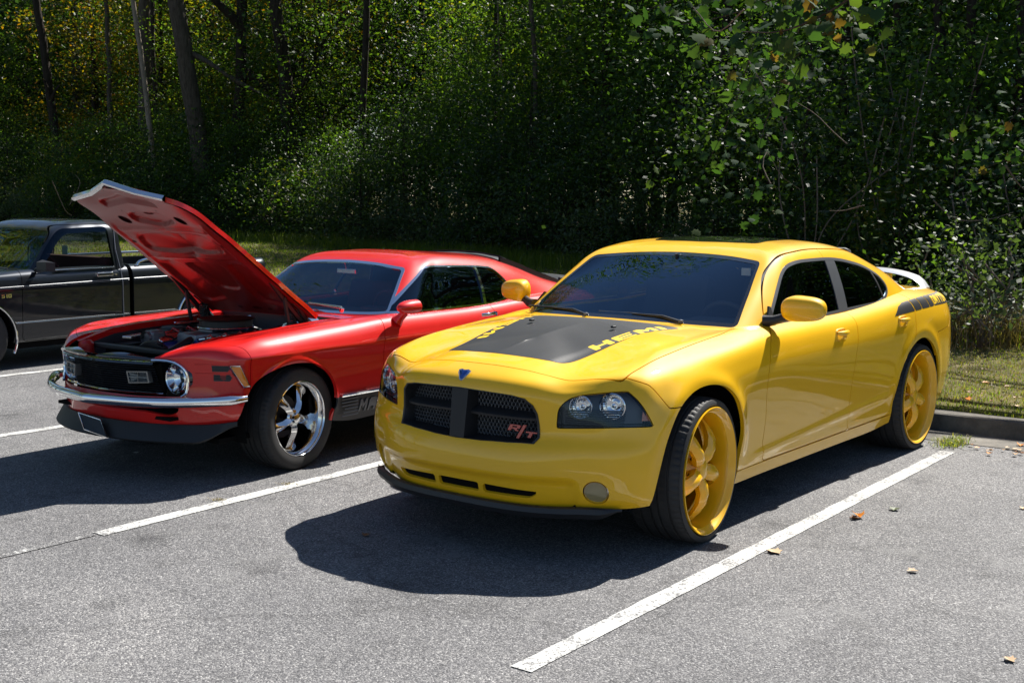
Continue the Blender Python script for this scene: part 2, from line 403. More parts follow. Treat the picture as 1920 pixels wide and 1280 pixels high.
def letters(txt, w, h, gap, shear=0.):
    """list of polygons for a word, baseline from (0,0), cell width w and height h"""
    out_ = []; x = 0
    for ch in txt:
        if ch == ' ': x += w*.6; continue
        cw = w*(.5 if ch in 'I1/' else 1.0)
        ox = -.3*w*.0
        for pl in GLY[ch]:
            q = np.array(pl, float)
            if ch == 'I': q[:, 0] = (q[:, 0]-.3)/.4
            out_.append((ch, np.stack([x+q[:, 0]*cw*(.56 if ch == 'I' else 1)+q[:, 1]*shear*h, q[:, 1]*h], 1)))
        x += cw*(.56 if ch == 'I' else 1)+gap
    return out_, x-gap
# ================================================================== GROUND
def ray_ground(u, v, z=0.):
    f_ = 2326.46; d = fwd*f_ + r2*(u-960) - u2*(v-640); t = (z-CAM.z)/d.z; return CAM+d*t
def ray_at(u, v, dist):
    f_ = 2326.46; d = (fwd*f_ + r2*(u-960) - u2*(v-640)).normalized(); return CAM+d*dist
def asphalt_nodes(name, paint_=False, worn=0.):
    m, t = new_mat(name); p, o = principled(t, Roughness=.82, Specular_IOR_Level=.35)
    tc = N(t, "ShaderNodeTexCoord"); co = tc.outputs['Object']
    vo = N(t, "ShaderNodeTexVoronoi", i_Scale=150., i_Randomness=1.); L(t, co, vo.inputs['Vector'])
    vcol = N(t, "ShaderNodeSeparateColor"); L(t, vo.outputs['Color'], vcol.inputs[0])
    stones = ramp(t, vcol.outputs[0], [(0., (.065, .065, .070)), (.30, (.105, .104, .109)), (.65, (.162, .159, .163)), (.88, (.225, .222, .222)), (1., (.33, .325, .32))])
    v2 = N(t, "ShaderNodeTexVoronoi", i_Scale=290.); L(t, co, v2.inputs['Vector']); v2c = N(t, "ShaderNodeSeparateColor"); L(t, v2.outputs['Color'], v2c.inputs[0])
    fine = ramp(t, v2c.outputs[1], [(0., (.45, .45, .45)), (.6, (1, 1, 1)), (1., (1.5, 1.5, 1.48))])
    mul = N(t, "ShaderNodeMix", data_type='RGBA', blend_type='MULTIPLY'); mul.inputs[0].default_value = .75; L(t, stones.outputs[0], mul.inputs[6]); L(t, fine.outputs[0], mul.inputs[7])
    n1 = N(t, "ShaderNodeTexNoise", i_Scale=.55, i_Detail=9., i_Roughness=.62, i_Distortion=.4); L(t, co, n1.inputs['Vector'])
    big = ramp(t, n1.outputs[0], [(.30, (.80, .80, .80)), (.5, (1., 1., 1.)), (.72, (1.28, 1.27, 1.25))])
    m2 = N(t, "ShaderNodeMix", data_type='RGBA', blend_type='MULTIPLY'); m2.inputs[0].default_value = 1; L(t, mul.outputs[2], m2.inputs[6]); L(t, big.outputs[0], m2.inputs[7])
    # pale scuffed smears and darker oil spots
    n2 = N(t, "ShaderNodeTexNoise", i_Scale=1.7, i_Detail=7., i_Roughness=.7, i_Distortion=1.2); L(t, co, n2.inputs['Vector'])
    sm = ramp(t, n2.outputs[0], [(.56, (0, 0, 0)), (.74, (.62, .62, .62))]); m3 = N(t, "ShaderNodeMix", data_type='RGBA'); L(t, sm.outputs[0], m3.inputs[0]); L(t, m2.outputs[2], m3.inputs[6]); m3.inputs[7].default_value = (.205, .203, .20, 1)
    n3 = N(t, "ShaderNodeTexNoise", i_Scale=2.6, i_Detail=5., i_Roughness=.6); mp = N(t, "ShaderNodeMapping"); mp.inputs[1].default_value = (11, 5, 0); L(t, co, mp.inputs[0]); L(t, mp.outputs[0], n3.inputs['Vector'])
    sd = ramp(t, n3.outputs[0], [(.29, (.55, .55, .56)), (.36, (.82, .82, .82)), (.46, (1, 1, 1))]); m4 = N(t, "ShaderNodeMix", data_type='RGBA', blend_type='MULTIPLY'); m4.inputs[0].default_value = 1; L(t, m3.outputs[2], m4.inputs[6]); L(t, sd.outputs[0], m4.inputs[7])
    # hairline cracks
    cr = N(t, "ShaderNodeTexVoronoi", feature='DISTANCE_TO_EDGE', i_Scale=.42); nd = N(t, "ShaderNodeTexNoise", i_Scale=2.2, i_Detail=8.); L(t, co, nd.inputs['Vector'])
    va = N(t, "ShaderNodeVectorMath", operation='MULTIPLY_ADD'); va.inputs[1].default_value = (.9, .9, 0); L(t, nd.outputs['Color'], va.inputs[0]); L(t, co, va.inputs[2]); L(t, va.outputs[0], cr.inputs['Vector'])
    crr = ramp(t, cr.outputs['Distance'], [(.0, (.25, .25, .25)), (.0035, (.55, .55, .55)), (.007, (1, 1, 1))])
    m5 = N(t, "ShaderNodeMix", data_type='RGBA', blend_type='MULTIPLY'); m5.inputs[0].default_value = .35; L(t, m4.outputs[2], m5.inputs[6]); L(t, crr.outputs[0], m5.inputs[7])
    fin = m5.outputs[2]
    if paint_:
        np_ = N(t, "ShaderNodeTexNoise", i_Scale=60., i_Detail=5., i_Roughness=.75); L(t, co, np_.inputs['Vector'])
        nb = N(t, "ShaderNodeTexNoise", i_Scale=5., i_Detail=5., i_Roughness=.6); L(t, co, nb.inputs['Vector'])
        ad = N(t, "ShaderNodeMath", operation='MULTIPLY_ADD', i_1=.55); L(t, nb.outputs[0], ad.inputs[0]); L(t, np_.outputs[0], ad.inputs[2])
        sb = N(t, "ShaderNodeMath", operation='SUBTRACT'); L(t, ad.outputs[0], sb.inputs[0])
        v3 = N(t, "ShaderNodeMath", operation='MULTIPLY', i_1=.10); L(t, vcol.outputs[0], v3.inputs[0]); L(t, v3.outputs[0], sb.inputs[1])
        msk = ramp(t, sb.outputs[0], [(.54+worn, (0, 0, 0)), (.62+worn, (1, 1, 1))])
        pc = ramp(t, nb.outputs[0], [(.3, (.46, .46, .445)), (.7, (.62, .62, .60))])
        mm = N(t, "ShaderNodeMix", data_type='RGBA'); L(t, msk.outputs[0], mm.inputs[0]); L(t, fin, mm.inputs[6]); L(t, pc.outputs[0], mm.inputs[7]); fin = mm.outputs[2]
    L(t, fin, p.inputs['Base Color'])
    b = N(t, "ShaderNodeBump", i_Strength=.65, i_Distance=.005); hh = N(t, "ShaderNodeMath", operation='MULTIPLY_ADD', i_1=-.9); L(t, vo.outputs['Distance'], hh.inputs[0]); L(t, vcol.outputs[0], hh.inputs[2])
    L(t, hh.outputs[0], b.inputs['Height']); b2 = N(t, "ShaderNodeBump", i_Strength=.4, i_Distance=.02); L(t, n2.outputs[0], b2.inputs['Height']); L(t, b2.outputs[0], b.inputs['Normal']); L(t, b.outputs[0], p.inputs['Normal'])
asphalt_nodes('asphalt'); asphalt_nodes('line_paint', True, 0.085); asphalt_nodes('faded_line_paint', True, .265)
def soil(name, a, b_, c, sc=3.):
    m, t = new_mat(name); p, o = principled(t, Roughness=.95, Specular_IOR_Level=.1); tc = N(t, "ShaderNodeTexCoord")
    n1 = N(t, "ShaderNodeTexNoise", i_Scale=sc, i_Detail=10., i_Roughness=.7); L(t, tc.outputs['Object'], n1.inputs['Vector'])
    r = ramp(t, n1.outputs[0], [(.3, a), (.5, b_), (.72, c)]); L(t, r.outputs[0], p.inputs['Base Color'])
    n2 = N(t, "ShaderNodeTexNoise", i_Scale=sc*14, i_Detail=6.); L(t, tc.outputs['Object'], n2.inputs['Vector'])
    bb = N(t, "ShaderNodeBump", i_Strength=.8, i_Distance=.03); L(t, n2.outputs[0], bb.inputs['Height']); L(t, bb.outputs[0], p.inputs['Normal'])
soil('lawn_soil', (.045, .045, .015), (.10, .09, .035), (.17, .135, .07), 1.4); soil('forest_soil', (.018, .013, .008), (.04, .028, .016), (.085, .055, .03), 2.)
m, t = new_mat('concrete'); p, o = principled(t, Roughness=.9, Specular_IOR_Level=.2); tc = N(t, "ShaderNodeTexCoord")
n1 = N(t, "ShaderNodeTexNoise", i_Scale=3., i_Detail=10., i_Roughness=.75); L(t, tc.outputs['Object'], n1.inputs['Vector']); r = ramp(t, n1.outputs[0], [(.28, (.05, .047, .042)), (.5, (.14, .13, .115)), (.75, (.26, .24, .21))]); L(t, r.outputs[0], p.inputs['Base Color'])
n2 = N(t, "ShaderNodeTexNoise", i_Scale=90., i_Detail=6.); L(t, tc.outputs['Object'], n2.inputs['Vector']); bb = N(t, "ShaderNodeBump", i_Strength=.6, i_Distance=.006); L(t, n2.outputs[0], bb.inputs['Height']); L(t, bb.outputs[0], p.inputs['Normal'])

KX = -3.80; ZG = .125
def fs(name, V, F, mat): return tag(mk(name, V, F, mat), kind='structure')
fs('parking_lot', [(KX+.02, -160, 0), (120, -160, 0), (120, 160, 0), (KX+.02, 160, 0)], [(0, 1, 2, 3)], 'asphalt')
fs('terrain', [(-600, -600, -.30), (600, -600, -.30), (600, 600, -.30), (-600, 600, -.30)], [(0, 1, 2, 3)], 'lawn_soil')
# painted bay lines
def line(x0, y0, x1, y1, w_=.098, mat='line_paint', name='bay_line'):
    n = 60; V = []; rr = random.Random(int(abs(y0)*100))
    for i in range(n+1):
        t_ = i/n; x = x0+(x1-x0)*t_; y = y0+(y1-y0)*t_; e = rr.uniform(-.003, .003); e2 = rr.uniform(-.003, .003)
        V += [(x, y-w_/2+e, .004), (x, y+w_/2+e2, .004)]
    return fs(name, V, [(2*i, 2*i+1, 2*i+3, 2*i+2) for i in range(n)], mat)
line(2.015, 1.235, -3.02, 1.150); line(1.915, -1.585, -3.3, -1.69); line(1.95, -4.40, -3.3, -4.31); line(1.95, -7.15, -3.3, -7.02); line(1.95, -9.9, -3.3, -9.8); line(1.95, 4.0, -3.3, 3.95)
line(2.9, -1.60, 1.93, -1.60, .05, 'faded_line_paint', 'faded_line')
# gutter and kerb
def strip(name, prof, mat, y0=-60, y1=40, n=80, wob=.0):
    V = []; m_ = len(prof); rr = random.Random(3)
    for i in range(n+1):
        y = y0+(y1-y0)*i/n; w1 = rr.uniform(-wob, wob)
        V += [(x+w1*(k == 0), y, z) for k, (x, z) in enumerate(prof)]
    return fs(name, V, [(i*m_+k, i*m_+k+1, (i+1)*m_+k+1, (i+1)*m_+k) for i in range(n) for k in range(m_-1)], mat)
strip('gutter', [(-3.36, .004), (-3.40, .006), (KX+.03, .009)], 'concrete', n=300, wob=.02)
kb = empty('kerb'); kb['kind'] = 'structure'
for i in range(26):
    y0 = -45+i*3.0; b = MB()
    pr = [(KX+.035, 0), (KX+.012, .105), (KX+.002, .122), (KX-.02, ZG+.005), (KX-.15, ZG+.007), (KX-.155, -.1), (KX+.035, -.1)]
    b.prism(pr, y0+.006, y0+2.994, lambda x, z, h: (x, h, z)); b.build('kerb_section', 'concrete', kb)
def edge_x(y):
    return float(np.interp(y, [-90, -60, -30, -22, -14, -8, -4, -1.5, 0, 4, 20], [-25, -25, -24.0, -22.6, -19.2, -16.6, -14.2, -12.4, -11.2, -10.8, -10.5]))
# lawn: gently uneven sheet
xs = np.concatenate([np.linspace(KX-.15, -14, 45), np.linspace(-14.6, -60, 40)]); ys = np.linspace(-140, 60, 200)
X, Yg = np.meshgrid(xs, ys, indexing='ij'); Zg = ZG+.0+.05*np.sin(X*.7+1)*np.sin(Yg*.5)*np.clip((-X-5)/4, 0, 1)-.02*np.clip(-X-6, 0, 20)*.3
idx = np.arange(X.size).reshape(X.shape); Q = np.stack([idx[:-1, :-1], idx[1:, :-1], idx[1:, 1:], idx[:-1, 1:]], -1).reshape(-1, 4)
lawn = fs('lawn', np.stack([X.ravel(), Yg.ravel(), Zg.ravel()], 1), Q, 'lawn_soil'); lawn.data.polygons.foreach_set('use_smooth', np.ones(len(lawn.data.polygons), dtype=bool))
def gz(x, y): return ZG+.05*math.sin(x*.7+1)*math.sin(y*.5)*min(1, max(0, (-x-5)/4))-.02*min(20, max(0, -x-6))*.3
V = []; F = []
for i, y in enumerate(np.linspace(-140, 60, 120)):
    e = edge_x(y); V += [(e, y, gz(e, y)+.02), (-60, y, gz(-60, y)+.05)]
fs('forest_floor', V, [(2*i, 2*i+1, 2*i+3, 2*i+2) for i in range(119)], 'forest_soil')

# ================================================================== FOLIAGE
def leaf_mat(name, stops, trans=.42, rough=.38, gain=1., spec=.22):
    m, t = new_mat(name); o = t.nodes.new("ShaderNodeOutputMaterial"); p = t.nodes.new("ShaderNodeBsdfPrincipled")
    p.inputs['Roughness'].default_value = rough+.12; p.inputs['Specular IOR Level'].default_value = spec
    ge = N(t, "ShaderNodeNewGeometry"); oi = N(t, "ShaderNodeObjectInfo")
    ad = N(t, "ShaderNodeMath", operation='MULTIPLY_ADD', i_1=.45); L(t, oi.outputs['Random'], ad.inputs[0]); sb = N(t, "ShaderNodeMath", operation='MULTIPLY', i_1=.62); L(t, ge.outputs['Random Per Island'], sb.inputs[0]); L(t, sb.outputs[0], ad.inputs[2])
    r = ramp(t, ad.outputs[0], stops); L(t, r.outputs[0], p.inputs['Base Color'])
    tr = N(t, "ShaderNodeBsdfTranslucent"); g_ = N(t, "ShaderNodeMix", data_type='RGBA', blend_type='MULTIPLY'); g_.inputs[0].default_value = 1; g_.inputs[7].default_value = (2.7*gain, 3.0*gain, .6*gain, 1); L(t, r.outputs[0], g_.inputs[6]); L(t, g_.outputs[2], tr.inputs[0])
    mx = N(t, "ShaderNodeMixShader"); mx.inputs[0].default_value = trans; L(t, p.outputs[0], mx.inputs[1]); L(t, tr.outputs[0], mx.inputs[2]); L(t, mx.outputs[0], o.inputs[0])
leaf_mat('leaf_dark', [(0, (.011, .026, .012)), (.5, (.025, .050, .016)), (.85, (.050, .085, .018)), (.98, (.11, .10, .015))], spec=.38)
leaf_mat('leaf_light', [(0, (.024, .050, .014)), (.5, (.050, .095, .022)), (.85, (.085, .125, .024)), (1, (.18, .15, .02))])
leaf_mat('leaf_autumn', [(0, (.03, .05, .012)), (.35, (.08, .09, .014)), (.65, (.17, .14, .016)), (.9, (.30, .17, .016)), (1, (.24, .10, .012))], gain=.75)
leaf_mat('leaf_big', [(0, (.014, .036, .018)), (.6, (.028, .060, .028)), (.9, (.06, .09, .03)), (1, (.12, .07, .03))], trans=.30, spec=.06, rough=.6)
leaf_mat('leaf_grey', [(0, (.03, .055, .03)), (1, (.075, .10, .06))], trans=.3, rough=.4, spec=.15)
leaf_mat('grass_green', [(0, (.045, .070, .010)), (.5, (.085, .120, .018)), (.8, (.14, .15, .03)), (1, (.26, .21, .09))], trans=.35)
leaf_mat('grass_dry', [(0, (.10, .075, .035)), (.5, (.20, .15, .08)), (1, (.34, .27, .16))], trans=.3, gain=.4)
def bark(name, a, b_):
    m, t = new_mat(name); p, o = principled(t, Roughness=.92, Specular_IOR_Level=.15); tc = N(t, "ShaderNodeTexCoord"); mp = N(t, "ShaderNodeMapping"); mp.inputs[3].default_value = (9, 9, 1.4); L(t, tc.outputs['Object'], mp.inputs[0])
    n1 = N(t, "ShaderNodeTexNoise", i_Scale=1.6, i_Detail=10., i_Roughness=.7); L(t, mp.outputs[0], n1.inputs['Vector']); r = ramp(t, n1.outputs[0], [(.3, a), (.7, b_)]); L(t, r.outputs[0], p.inputs['Base Color'])
    bb = N(t, "ShaderNodeBump", i_Strength=1., i_Distance=.05); L(t, n1.outputs[0], bb.inputs['Height']); L(t, bb.outputs[0], p.inputs['Normal'])
bark('bark_dark', (.014, .011, .009), (.055, .045, .036)); bark('bark_pale', (.16, .13, .10), (.36, .31, .26)); bark('bark_mid', (.035, .029, .024), (.13, .11, .09)); bark('twig_pale', (.13, .10, .08), (.24, .20, .16))
def leaves_mesh(C_, Nrm, S, maple=False):
    """one folded leaf (two or more faces) per centre"""
    n = len(C_); a = RNG.normal(size=(n, 3)); Nrm = Nrm/np.linalg.norm(Nrm, axis=1, keepdims=True)
    t1 = np.cross(Nrm, a); t1 /= np.linalg.norm(t1, axis=1, keepdims=True); t2 = np.cross(Nrm, t1); S = S[:, None]
    if not maple:
        P = [C_-t1*S*.5, C_+t2*S*.30-Nrm*S*.09, C_+t1*S*.55-Nrm*S*.12, C_-t2*S*.30-Nrm*S*.09]
        V = np.stack(P, 1).reshape(-1, 3); b = np.arange(n)[:, None]*4
        F = np.concatenate([b+[0, 1, 2], b+[0, 2, 3]], 0)
    else:
        prof = [(-.45, 0), (-.30, .28), (-.42, .52), (-.10, .42), (.05, .62), (.18, .34), (.36, .36), (.62, 0), (.36, -.36), (.18, -.34), (.05, -.62), (-.10, -.42), (-.42, -.52), (-.30, -.28)]
        P = [C_+t1*S*px_+t2*S*py_-Nrm*S*(.22*abs(py_)+.12*px_*px_) for px_, py_ in prof]+[C_]
        k = len(prof); V = np.stack(P, 1).reshape(-1, 3); b = np.arange(n)[:, None]*(k+1)
        F = np.concatenate([b+[k, i, (i+1) % k] for i in range(k)], 0)
    return V, F.astype(np.int32)
def crown_cloud(n_cl, per, R, leaf, seed, shape='round', flat=.45, csize=.55):
    rg = np.random.default_rng(seed); C_ = []
    while len(C_) < n_cl:
        p = rg.uniform(-1, 1, 3)
        d = np.linalg.norm(p)
        if d > 1: continue
        if shape == 'round' and d < .45 and rg.random() < .7: continue
        w_ = 1.
        if shape == 'column': w_ = 1-.25*abs(p[2])
        C_.append(p*[w_, w_, 1])
    C_ = np.array(C_)*R; out_ = []; nr = []
    for c in C_:
        k = int(per*rg.uniform(.5, 1.5)); s = csize*rg.uniform(.6, 1.4)
        q = rg.normal(size=(k, 3))*[s, s, s*flat]; tilt = rg.normal(size=2)*.35; q[:, 2] += q[:, 0]*tilt[0]+q[:, 1]*tilt[1]-.12*(q[:, 0]**2+q[:, 1]**2)/s
        out_.append(c+q); nn = rg.normal(size=(k, 3))*.75+[0, 0, 1.]; nr.append(nn)
    P = np.concatenate(out_); nr = np.concatenate(nr); S = leaf*rg.uniform(.6, 1.35, len(P))
    return P, nr, S, C_
def limb_mesh(b, base, tips, r0, rg):
    for tip in tips:
        p0, p1 = np.array(base), np.array(tip); n = 6; mid = rg.normal(size=3)*.12*np.linalg.norm(p1-p0)
        pts = [p0+(p1-p0)*k/n+mid*math.sin(math.pi*k/n)+[0, 0, .10*np.linalg.norm(p1-p0)*math.sin(math.pi*k/n)] for k in range(n+1)]
        b.tube(pts, [r0*(1-.85*k/n) for k in range(n+1)], 6, False)
PROTO = {}
def tree_proto(key, H, crown_z, R, n_cl, per, leaf, r0, seed, lm='leaf_dark', bm_='bark_dark', shape='round', csize=.55, lean=0.):
    """trunk + limbs + crown, built once, then copied"""
    rg = np.random.default_rng(seed)
    root = empty('tree', (0, 0, 0)); b = MB(); n = 10; wob = rg.normal(size=(n+1, 2)).cumsum(0)*.035*H/10
    pts = [(wob[k, 0]+lean*k/n, wob[k, 1], H*.93*k/n-.1) for k in range(n+1)]
    b.tube(pts, [r0*(1.35 if k == 0 else 1)*(1-.72*k/n) for k in range(n+1)], 10, False)
    P, nr, S, C_ = crown_cloud(n_cl, per, np.array(R), leaf, seed+1, shape, csize=csize)
    cz = crown_z+R[2]; off = np.array([lean*.6, 0, cz])
    tr_ = np.array(pts)
    for c in C_[::2]:
        c2 = c+off; zb = max(.5, c2[2]-.35*np.hypot(c[0], c[1])-.4); k = min(n, max(0, zb/(H*.93)*n)); i = int(min(n-1, k)); base = tr_[i]+(tr_[i+1]-tr_[i])*(k-i)
        limb_mesh(b, base, [c2], max(.012, r0*.16), rg)
    b.build('trunk', bm_, root, auto=60)
    V, F = leaves_mesh(P+off, nr, S); mk('crown', V, F, lm, root)
    PROTO[key] = root; root['used'] = 0; return root
def place(key, x, y, s=1., rz=None, label='', group='', name='tree', rnd=random.Random(5)):
    root = PROTO[key]
    if root['used']: root = copy_tree(root)
    else: root['used'] = 1
    root.location = (x, y, gz(x, y)); root.rotation_euler = (0, 0, rnd.uniform(0, 6.28) if rz is None else rz); root.scale = (s, s, s*rnd.uniform(.92, 1.1)) if rz is None else (s, s, s)
    root.name = name; tag(root, label, 'tree' if name != 'shrub' else 'shrub', group); return root
tree_proto('dark1', 12, 1.6, (2.7, 2.7, 5.2), 62, 190, .125, .16, 21, csize=.72)
tree_proto('dark2', 11, 1.0, (2.4, 2.4, 5.0), 58, 195, .115, .13, 31, lm='leaf_light', csize=.68)
tree_proto('dark3', 13, 2.6, (2.9, 2.9, 5.2), 62, 180, .14, .20, 41, bm_='bark_mid', csize=.78)
tree_proto('autumn', 10, 1.5, (2.2, 2.2, 4.2), 46, 150, .13, .11, 51, lm='leaf_autumn', csize=.62)
tree_proto('under1', 4.6, .2, (1.7, 1.7, 2.1), 34, 160, .095, .05, 61, csize=.50)
tree_proto('under2', 4.0, .1, (1.8, 1.8, 1.9), 34, 155, .10, .045, 71, lm='leaf_light', csize=.50)
tree_proto('shrub1', 1.9, .02, (1.15, 1.15, .85), 26, 110, .075, .03, 81, csize=.30)
tree_proto('shrub2', 1.6, .02, (1.0, 1.0, .72), 24, 100, .07, .025, 91, lm='leaf_grey', csize=.28)
rnd = random.Random(17)
GT = 'trees of the wood behind the lawn'
# limits so that the sun over the wood still reaches the cars
def hmax(x, y=-30):
    o = 7.9+1.9*min(1, max(0, (y+9)/4))-(2.6 if (y < -13 and x < -24) else 0); h_ = max(1.5, (abs(x)-o)*1.13); return h_ if y > -13 else min(21, h_+min(3.0, (-13-y)*.6))
HT = {'dark1': 12.4, 'dark2': 11.4, 'dark3': 13.4, 'autumn': 10.2, 'under1': 4.6, 'under2': 4.2, 'shrub1': 1.95, 'shrub2': 1.7}
# understorey along the edge of the wood
for y in np.arange(10, -64, -1.5):
    x = edge_x(y)-.5+rnd.uniform(-.6, .4); k = rnd.choice(['shrub1', 'shrub1', 'shrub2'])
    place(k, x, y+rnd.uniform(-.4, .4), rnd.uniform(.75, 1.15)*(1+.5*(y < -12)), label=('dark' if k == 'shrub1' else 'grey-green')+' low shrub at the foot of the wood, '+('beyond the pickup' if y < -20 else 'behind the red car' if y < -9 else 'behind the yellow sedan'), group=('dark' if k == 'shrub1' else 'grey-green')+' low shrubs of the wood edge '+('beyond the pickup' if y < -20 else 'behind the red car' if y < -9 else 'behind the yellow sedan'), name='shrub')
for row, (d, st, keys) in enumerate([(2.2, 2.0, ['under1', 'under2', 'under1']), (4.0, 2.2, ['under1', 'under2', 'dark2']), (6.2, 2.6, ['dark1', 'dark2', 'under1', 'autumn']), (9.0, 3.0, ['dark3', 'dark1', 'dark2', 'autumn']), (12.5, 3.4, ['dark1', 'dark3', 'dark2']), (17, 3.6, ['dark3', 'dark1', 'dark2'])]):
    for y in np.arange(14, -70-row*3, -st):
        yy = y+rnd.uniform(-.9, .9); x = edge_x(yy)-d+rnd.uniform(-.7, .7)
        if yy > 1.5 and row < 2 and False: continue
        k = rnd.choice(keys)
        if yy < -15 and row in (1, 2, 3) and rnd.random() < .38: continue
        if k == 'autumn' and yy > -14 and rnd.random() < .6: k = 'dark2'
        if k == 'autumn' and -27 < yy < -3.5: k = rnd.choice(['dark2', 'dark1'])
        if yy < -29 and row in (1, 2, 3, 4) and rnd.random() < .12: k = 'autumn'
        h = hmax(x, yy); s = min(rnd.uniform(.85, 1.25)*(1 if yy > -13 or row < 2 else 1.2), h/HT[k])
        if s < .42: k = 'under2'; s = min(1.2, h/HT[k])
        s = max(s, .40)
        lab = {'autumn': ('yellowing autumn tree among the green trees of the wood', 'yellowing trees in the wood'), 'dark1': ('dark green tree in the wood behind the lawn', 'dark green trees of the wood'), 'dark2': ('bushy mid green tree in the wood behind the lawn', 'bushy mid green trees of the wood'), 'dark3': ('tall broad dark tree deep in the wood', 'tall broad trees deep in the wood'), 'under1': ('young dark leafy tree under the taller trees', 'young dark trees of the undergrowth'), 'under2': ('young light green tree under the taller trees', 'young light green trees of the undergrowth')}[k]
        wh_ = 'beyond the pickup' if yy < -20 else 'behind the red car' if yy < -9 else 'behind the yellow sedan' if yy < 3 else 'right of the photo'
        place(k, x, yy, s, label=lab[0]+', '+wh_, group=lab[1]+' '+wh_)
# far wall of the wood: tall trees that close the view and the sky
for y in np.arange(26, -110, -4.2):
    yy = y+rnd.uniform(-1, 1); x = edge_x(yy)-23+rnd.uniform(-1.5, 1.5); s = min(2.1, hmax(x, yy)/13.4); place(rnd.choice(['dark3', 'dark1']), x, yy, s, label='tall tree at the back of the wood', group='tall trees at the back of the wood')
for y in np.arange(36, -130, -5.5):
    yy = y+rnd.uniform(-1, 1); x = edge_x(yy)-33+rnd.uniform(-2, 2); place(rnd.choice(['dark3', 'dark1']), x, yy, 2.1, label='tall tree at the back of the wood', group='tall trees at the back of the wood')
# trees to the right of the frame: what the side glass mirrors
for (x, y, k, s) in [(-11, 15, 'dark2', .45), (-13, 18, 'dark1', .5), (-16, 16, 'dark3', .7), (-19, 21, 'dark1', .9), (-14, 23, 'dark2', .6), (-22, 27, 'dark3', 1.1), (-16, 29, 'dark1', .7), (-12, 27, 'under1', .8), (-25, 19, 'dark3', 1.2), (-26, 33, 'dark1', 1.3), (-18, 35, 'dark2', .8)]:
    place(k, x, y, s, label='leafy tree of the wood beyond the yellow sedan', group='trees at the right end of the wood')
for (x, y, s) in [(-30, -62, 1.6), (-24, -66, 1.5), (-17, -70, 1.6), (-9, -72, 1.5), (-1, -75, 1.7), (8, -78, 1.6), (17, -76, 1.7), (26, -74, 1.5), (-34, -56, 1.7)]:
    place(rnd.choice(['dark3', 'dark1']), x, y, s, label='tree at the far side of the car park', group='trees at the far side of the car park')

for (x, y, s) in [(-1.5, -18.5, 1.5), (3.2, -20, 1.6), (8, -19, 1.4), (-.5, -27, 1.7), (13, -20, 1.4)]:
    place(rnd.choice(['autumn', 'dark1', 'dark3']), x, y, s, label='tree on the verge left of the pickup', group='trees on the verge left of the pickup')
# distinct trunks in view: (pixel at the top, pixel low down, distance, width in pixels, bark)
def trunk(name, u0, v0, u1, v1, dist, wpx, mat, label, limbs=(), group=None, depth=3.4, ivy=True):
    dist = 8.
    while True:
        q = ray_at(u1, v1, dist)
        if q.x < edge_x(q.y)-depth or dist > 70: break
        dist += .25
    A = ray_at(u0, v0, dist); B_ = ray_at(u1, v1, dist); r_ = wpx/2326*dist/2
    base = ray_ground(u1, 470, .0); d2 = math.hypot(A.x-CAM.x, A.y-CAM.y); 
    dirv_ = (A-B_)/(max(.1, A.z-B_.z)); foot = B_-dirv_*(B_.z-gz(B_.x, B_.y)+.15); top = A+dirv_*(9.0 if B_.y < -12 else 3.0)
    root = empty(name, tuple(foot), 0, label, 'tree', group); b = MB(); n = 12; rg = np.random.default_rng(int(u0))
    w_ = rg.normal(size=(n+1, 2))*.035; w_[0] = 0
    pts = [foot.lerp(top, k/n)-foot+Vector((w_[k, 0], w_[k, 1], 0)) for k in range(n+1)]
    b.tube(pts, [r_*(1.45 if k == 0 else 1.12 if k == 1 else 1)*(1.12-.42*k/n) for k in range(n+1)], 14, False); b.build('trunk', mat, root, auto=60)
    for (ua, va, ub, vb, w2) in limbs:
        P0, P1 = ray_at(ua, va, dist)-foot, ray_at(ub, vb, dist-.4)-foot; b = MB(); k = 7; mid = Vector(rg.normal(size=3)*.10)
        b.tube([P0.lerp(P1, j/k)+mid*math.sin(math.pi*j/k) for j in range(k+1)], [w2/2326*dist/2*(1-.55*j/k) for j in range(k+1)], 8, False); b.build('limb', mat, root, auto=60)
    # ivy and suckers round the lower part
    if ivy:
        hh = B_.z-foot.z; q = np.random.default_rng(int(u0)+9); nI = 900; zz = q.uniform(0, max(1.2, hh*.8), nI); cc = np.array([list(foot.lerp(top, min(1, z_/max(.1, (top-foot).z)))-foot) for z_ in zz]); an = q.uniform(0, 6.28, nI); rr_ = r_*1.1+np.abs(q.normal(size=nI))*.22
        Pn = cc+np.stack([np.cos(an)*rr_, np.sin(an)*rr_, q.normal(size=nI)*.05], 1); V, F = leaves_mesh(Pn, q.normal(size=(nI, 3))*.6+np.stack([np.cos(an), np.sin(an), an*0+.4], 1), .11*q.uniform(.6, 1.3, nI)); mk('ivy', V, F, 'leaf_dark', root)
    # its crown lies above the frame
    big = foot.y < -12; Rc = np.array([4.2, 4.2, 8.0]) if big else np.array([1.6, 1.6, 1.2]); q = crown_cloud(64 if big else 24, 130 if big else 60, Rc, .17 if big else .12, int(u0)+3, csize=.95 if big else .5)
    ht = min((top-foot).z+(6.5 if big else -.8), 30 if big else hmax(foot.x, foot.y)+1.0); V, F = leaves_mesh(q[0]+np.array([(top-foot).x, (top-foot).y, ht]), q[1], q[2]); mk('crown', V, F, 'leaf_dark', root); return root
trunk('tree', 330, 0, 352, 140, 33, 31, 'bark_mid', 'thick grey trunk rising behind the raised red bonnet', [(356, 100, 430, 145, 12), (430, 145, 520, 190, 9)], depth=1.0)
trunk('tree', 252, 5, 274, 190, 31, 9, 'bark_pale', 'slender pale trunk left of the thick grey trunk', [(274, 190, 256, 200, 2)], depth=1.0)
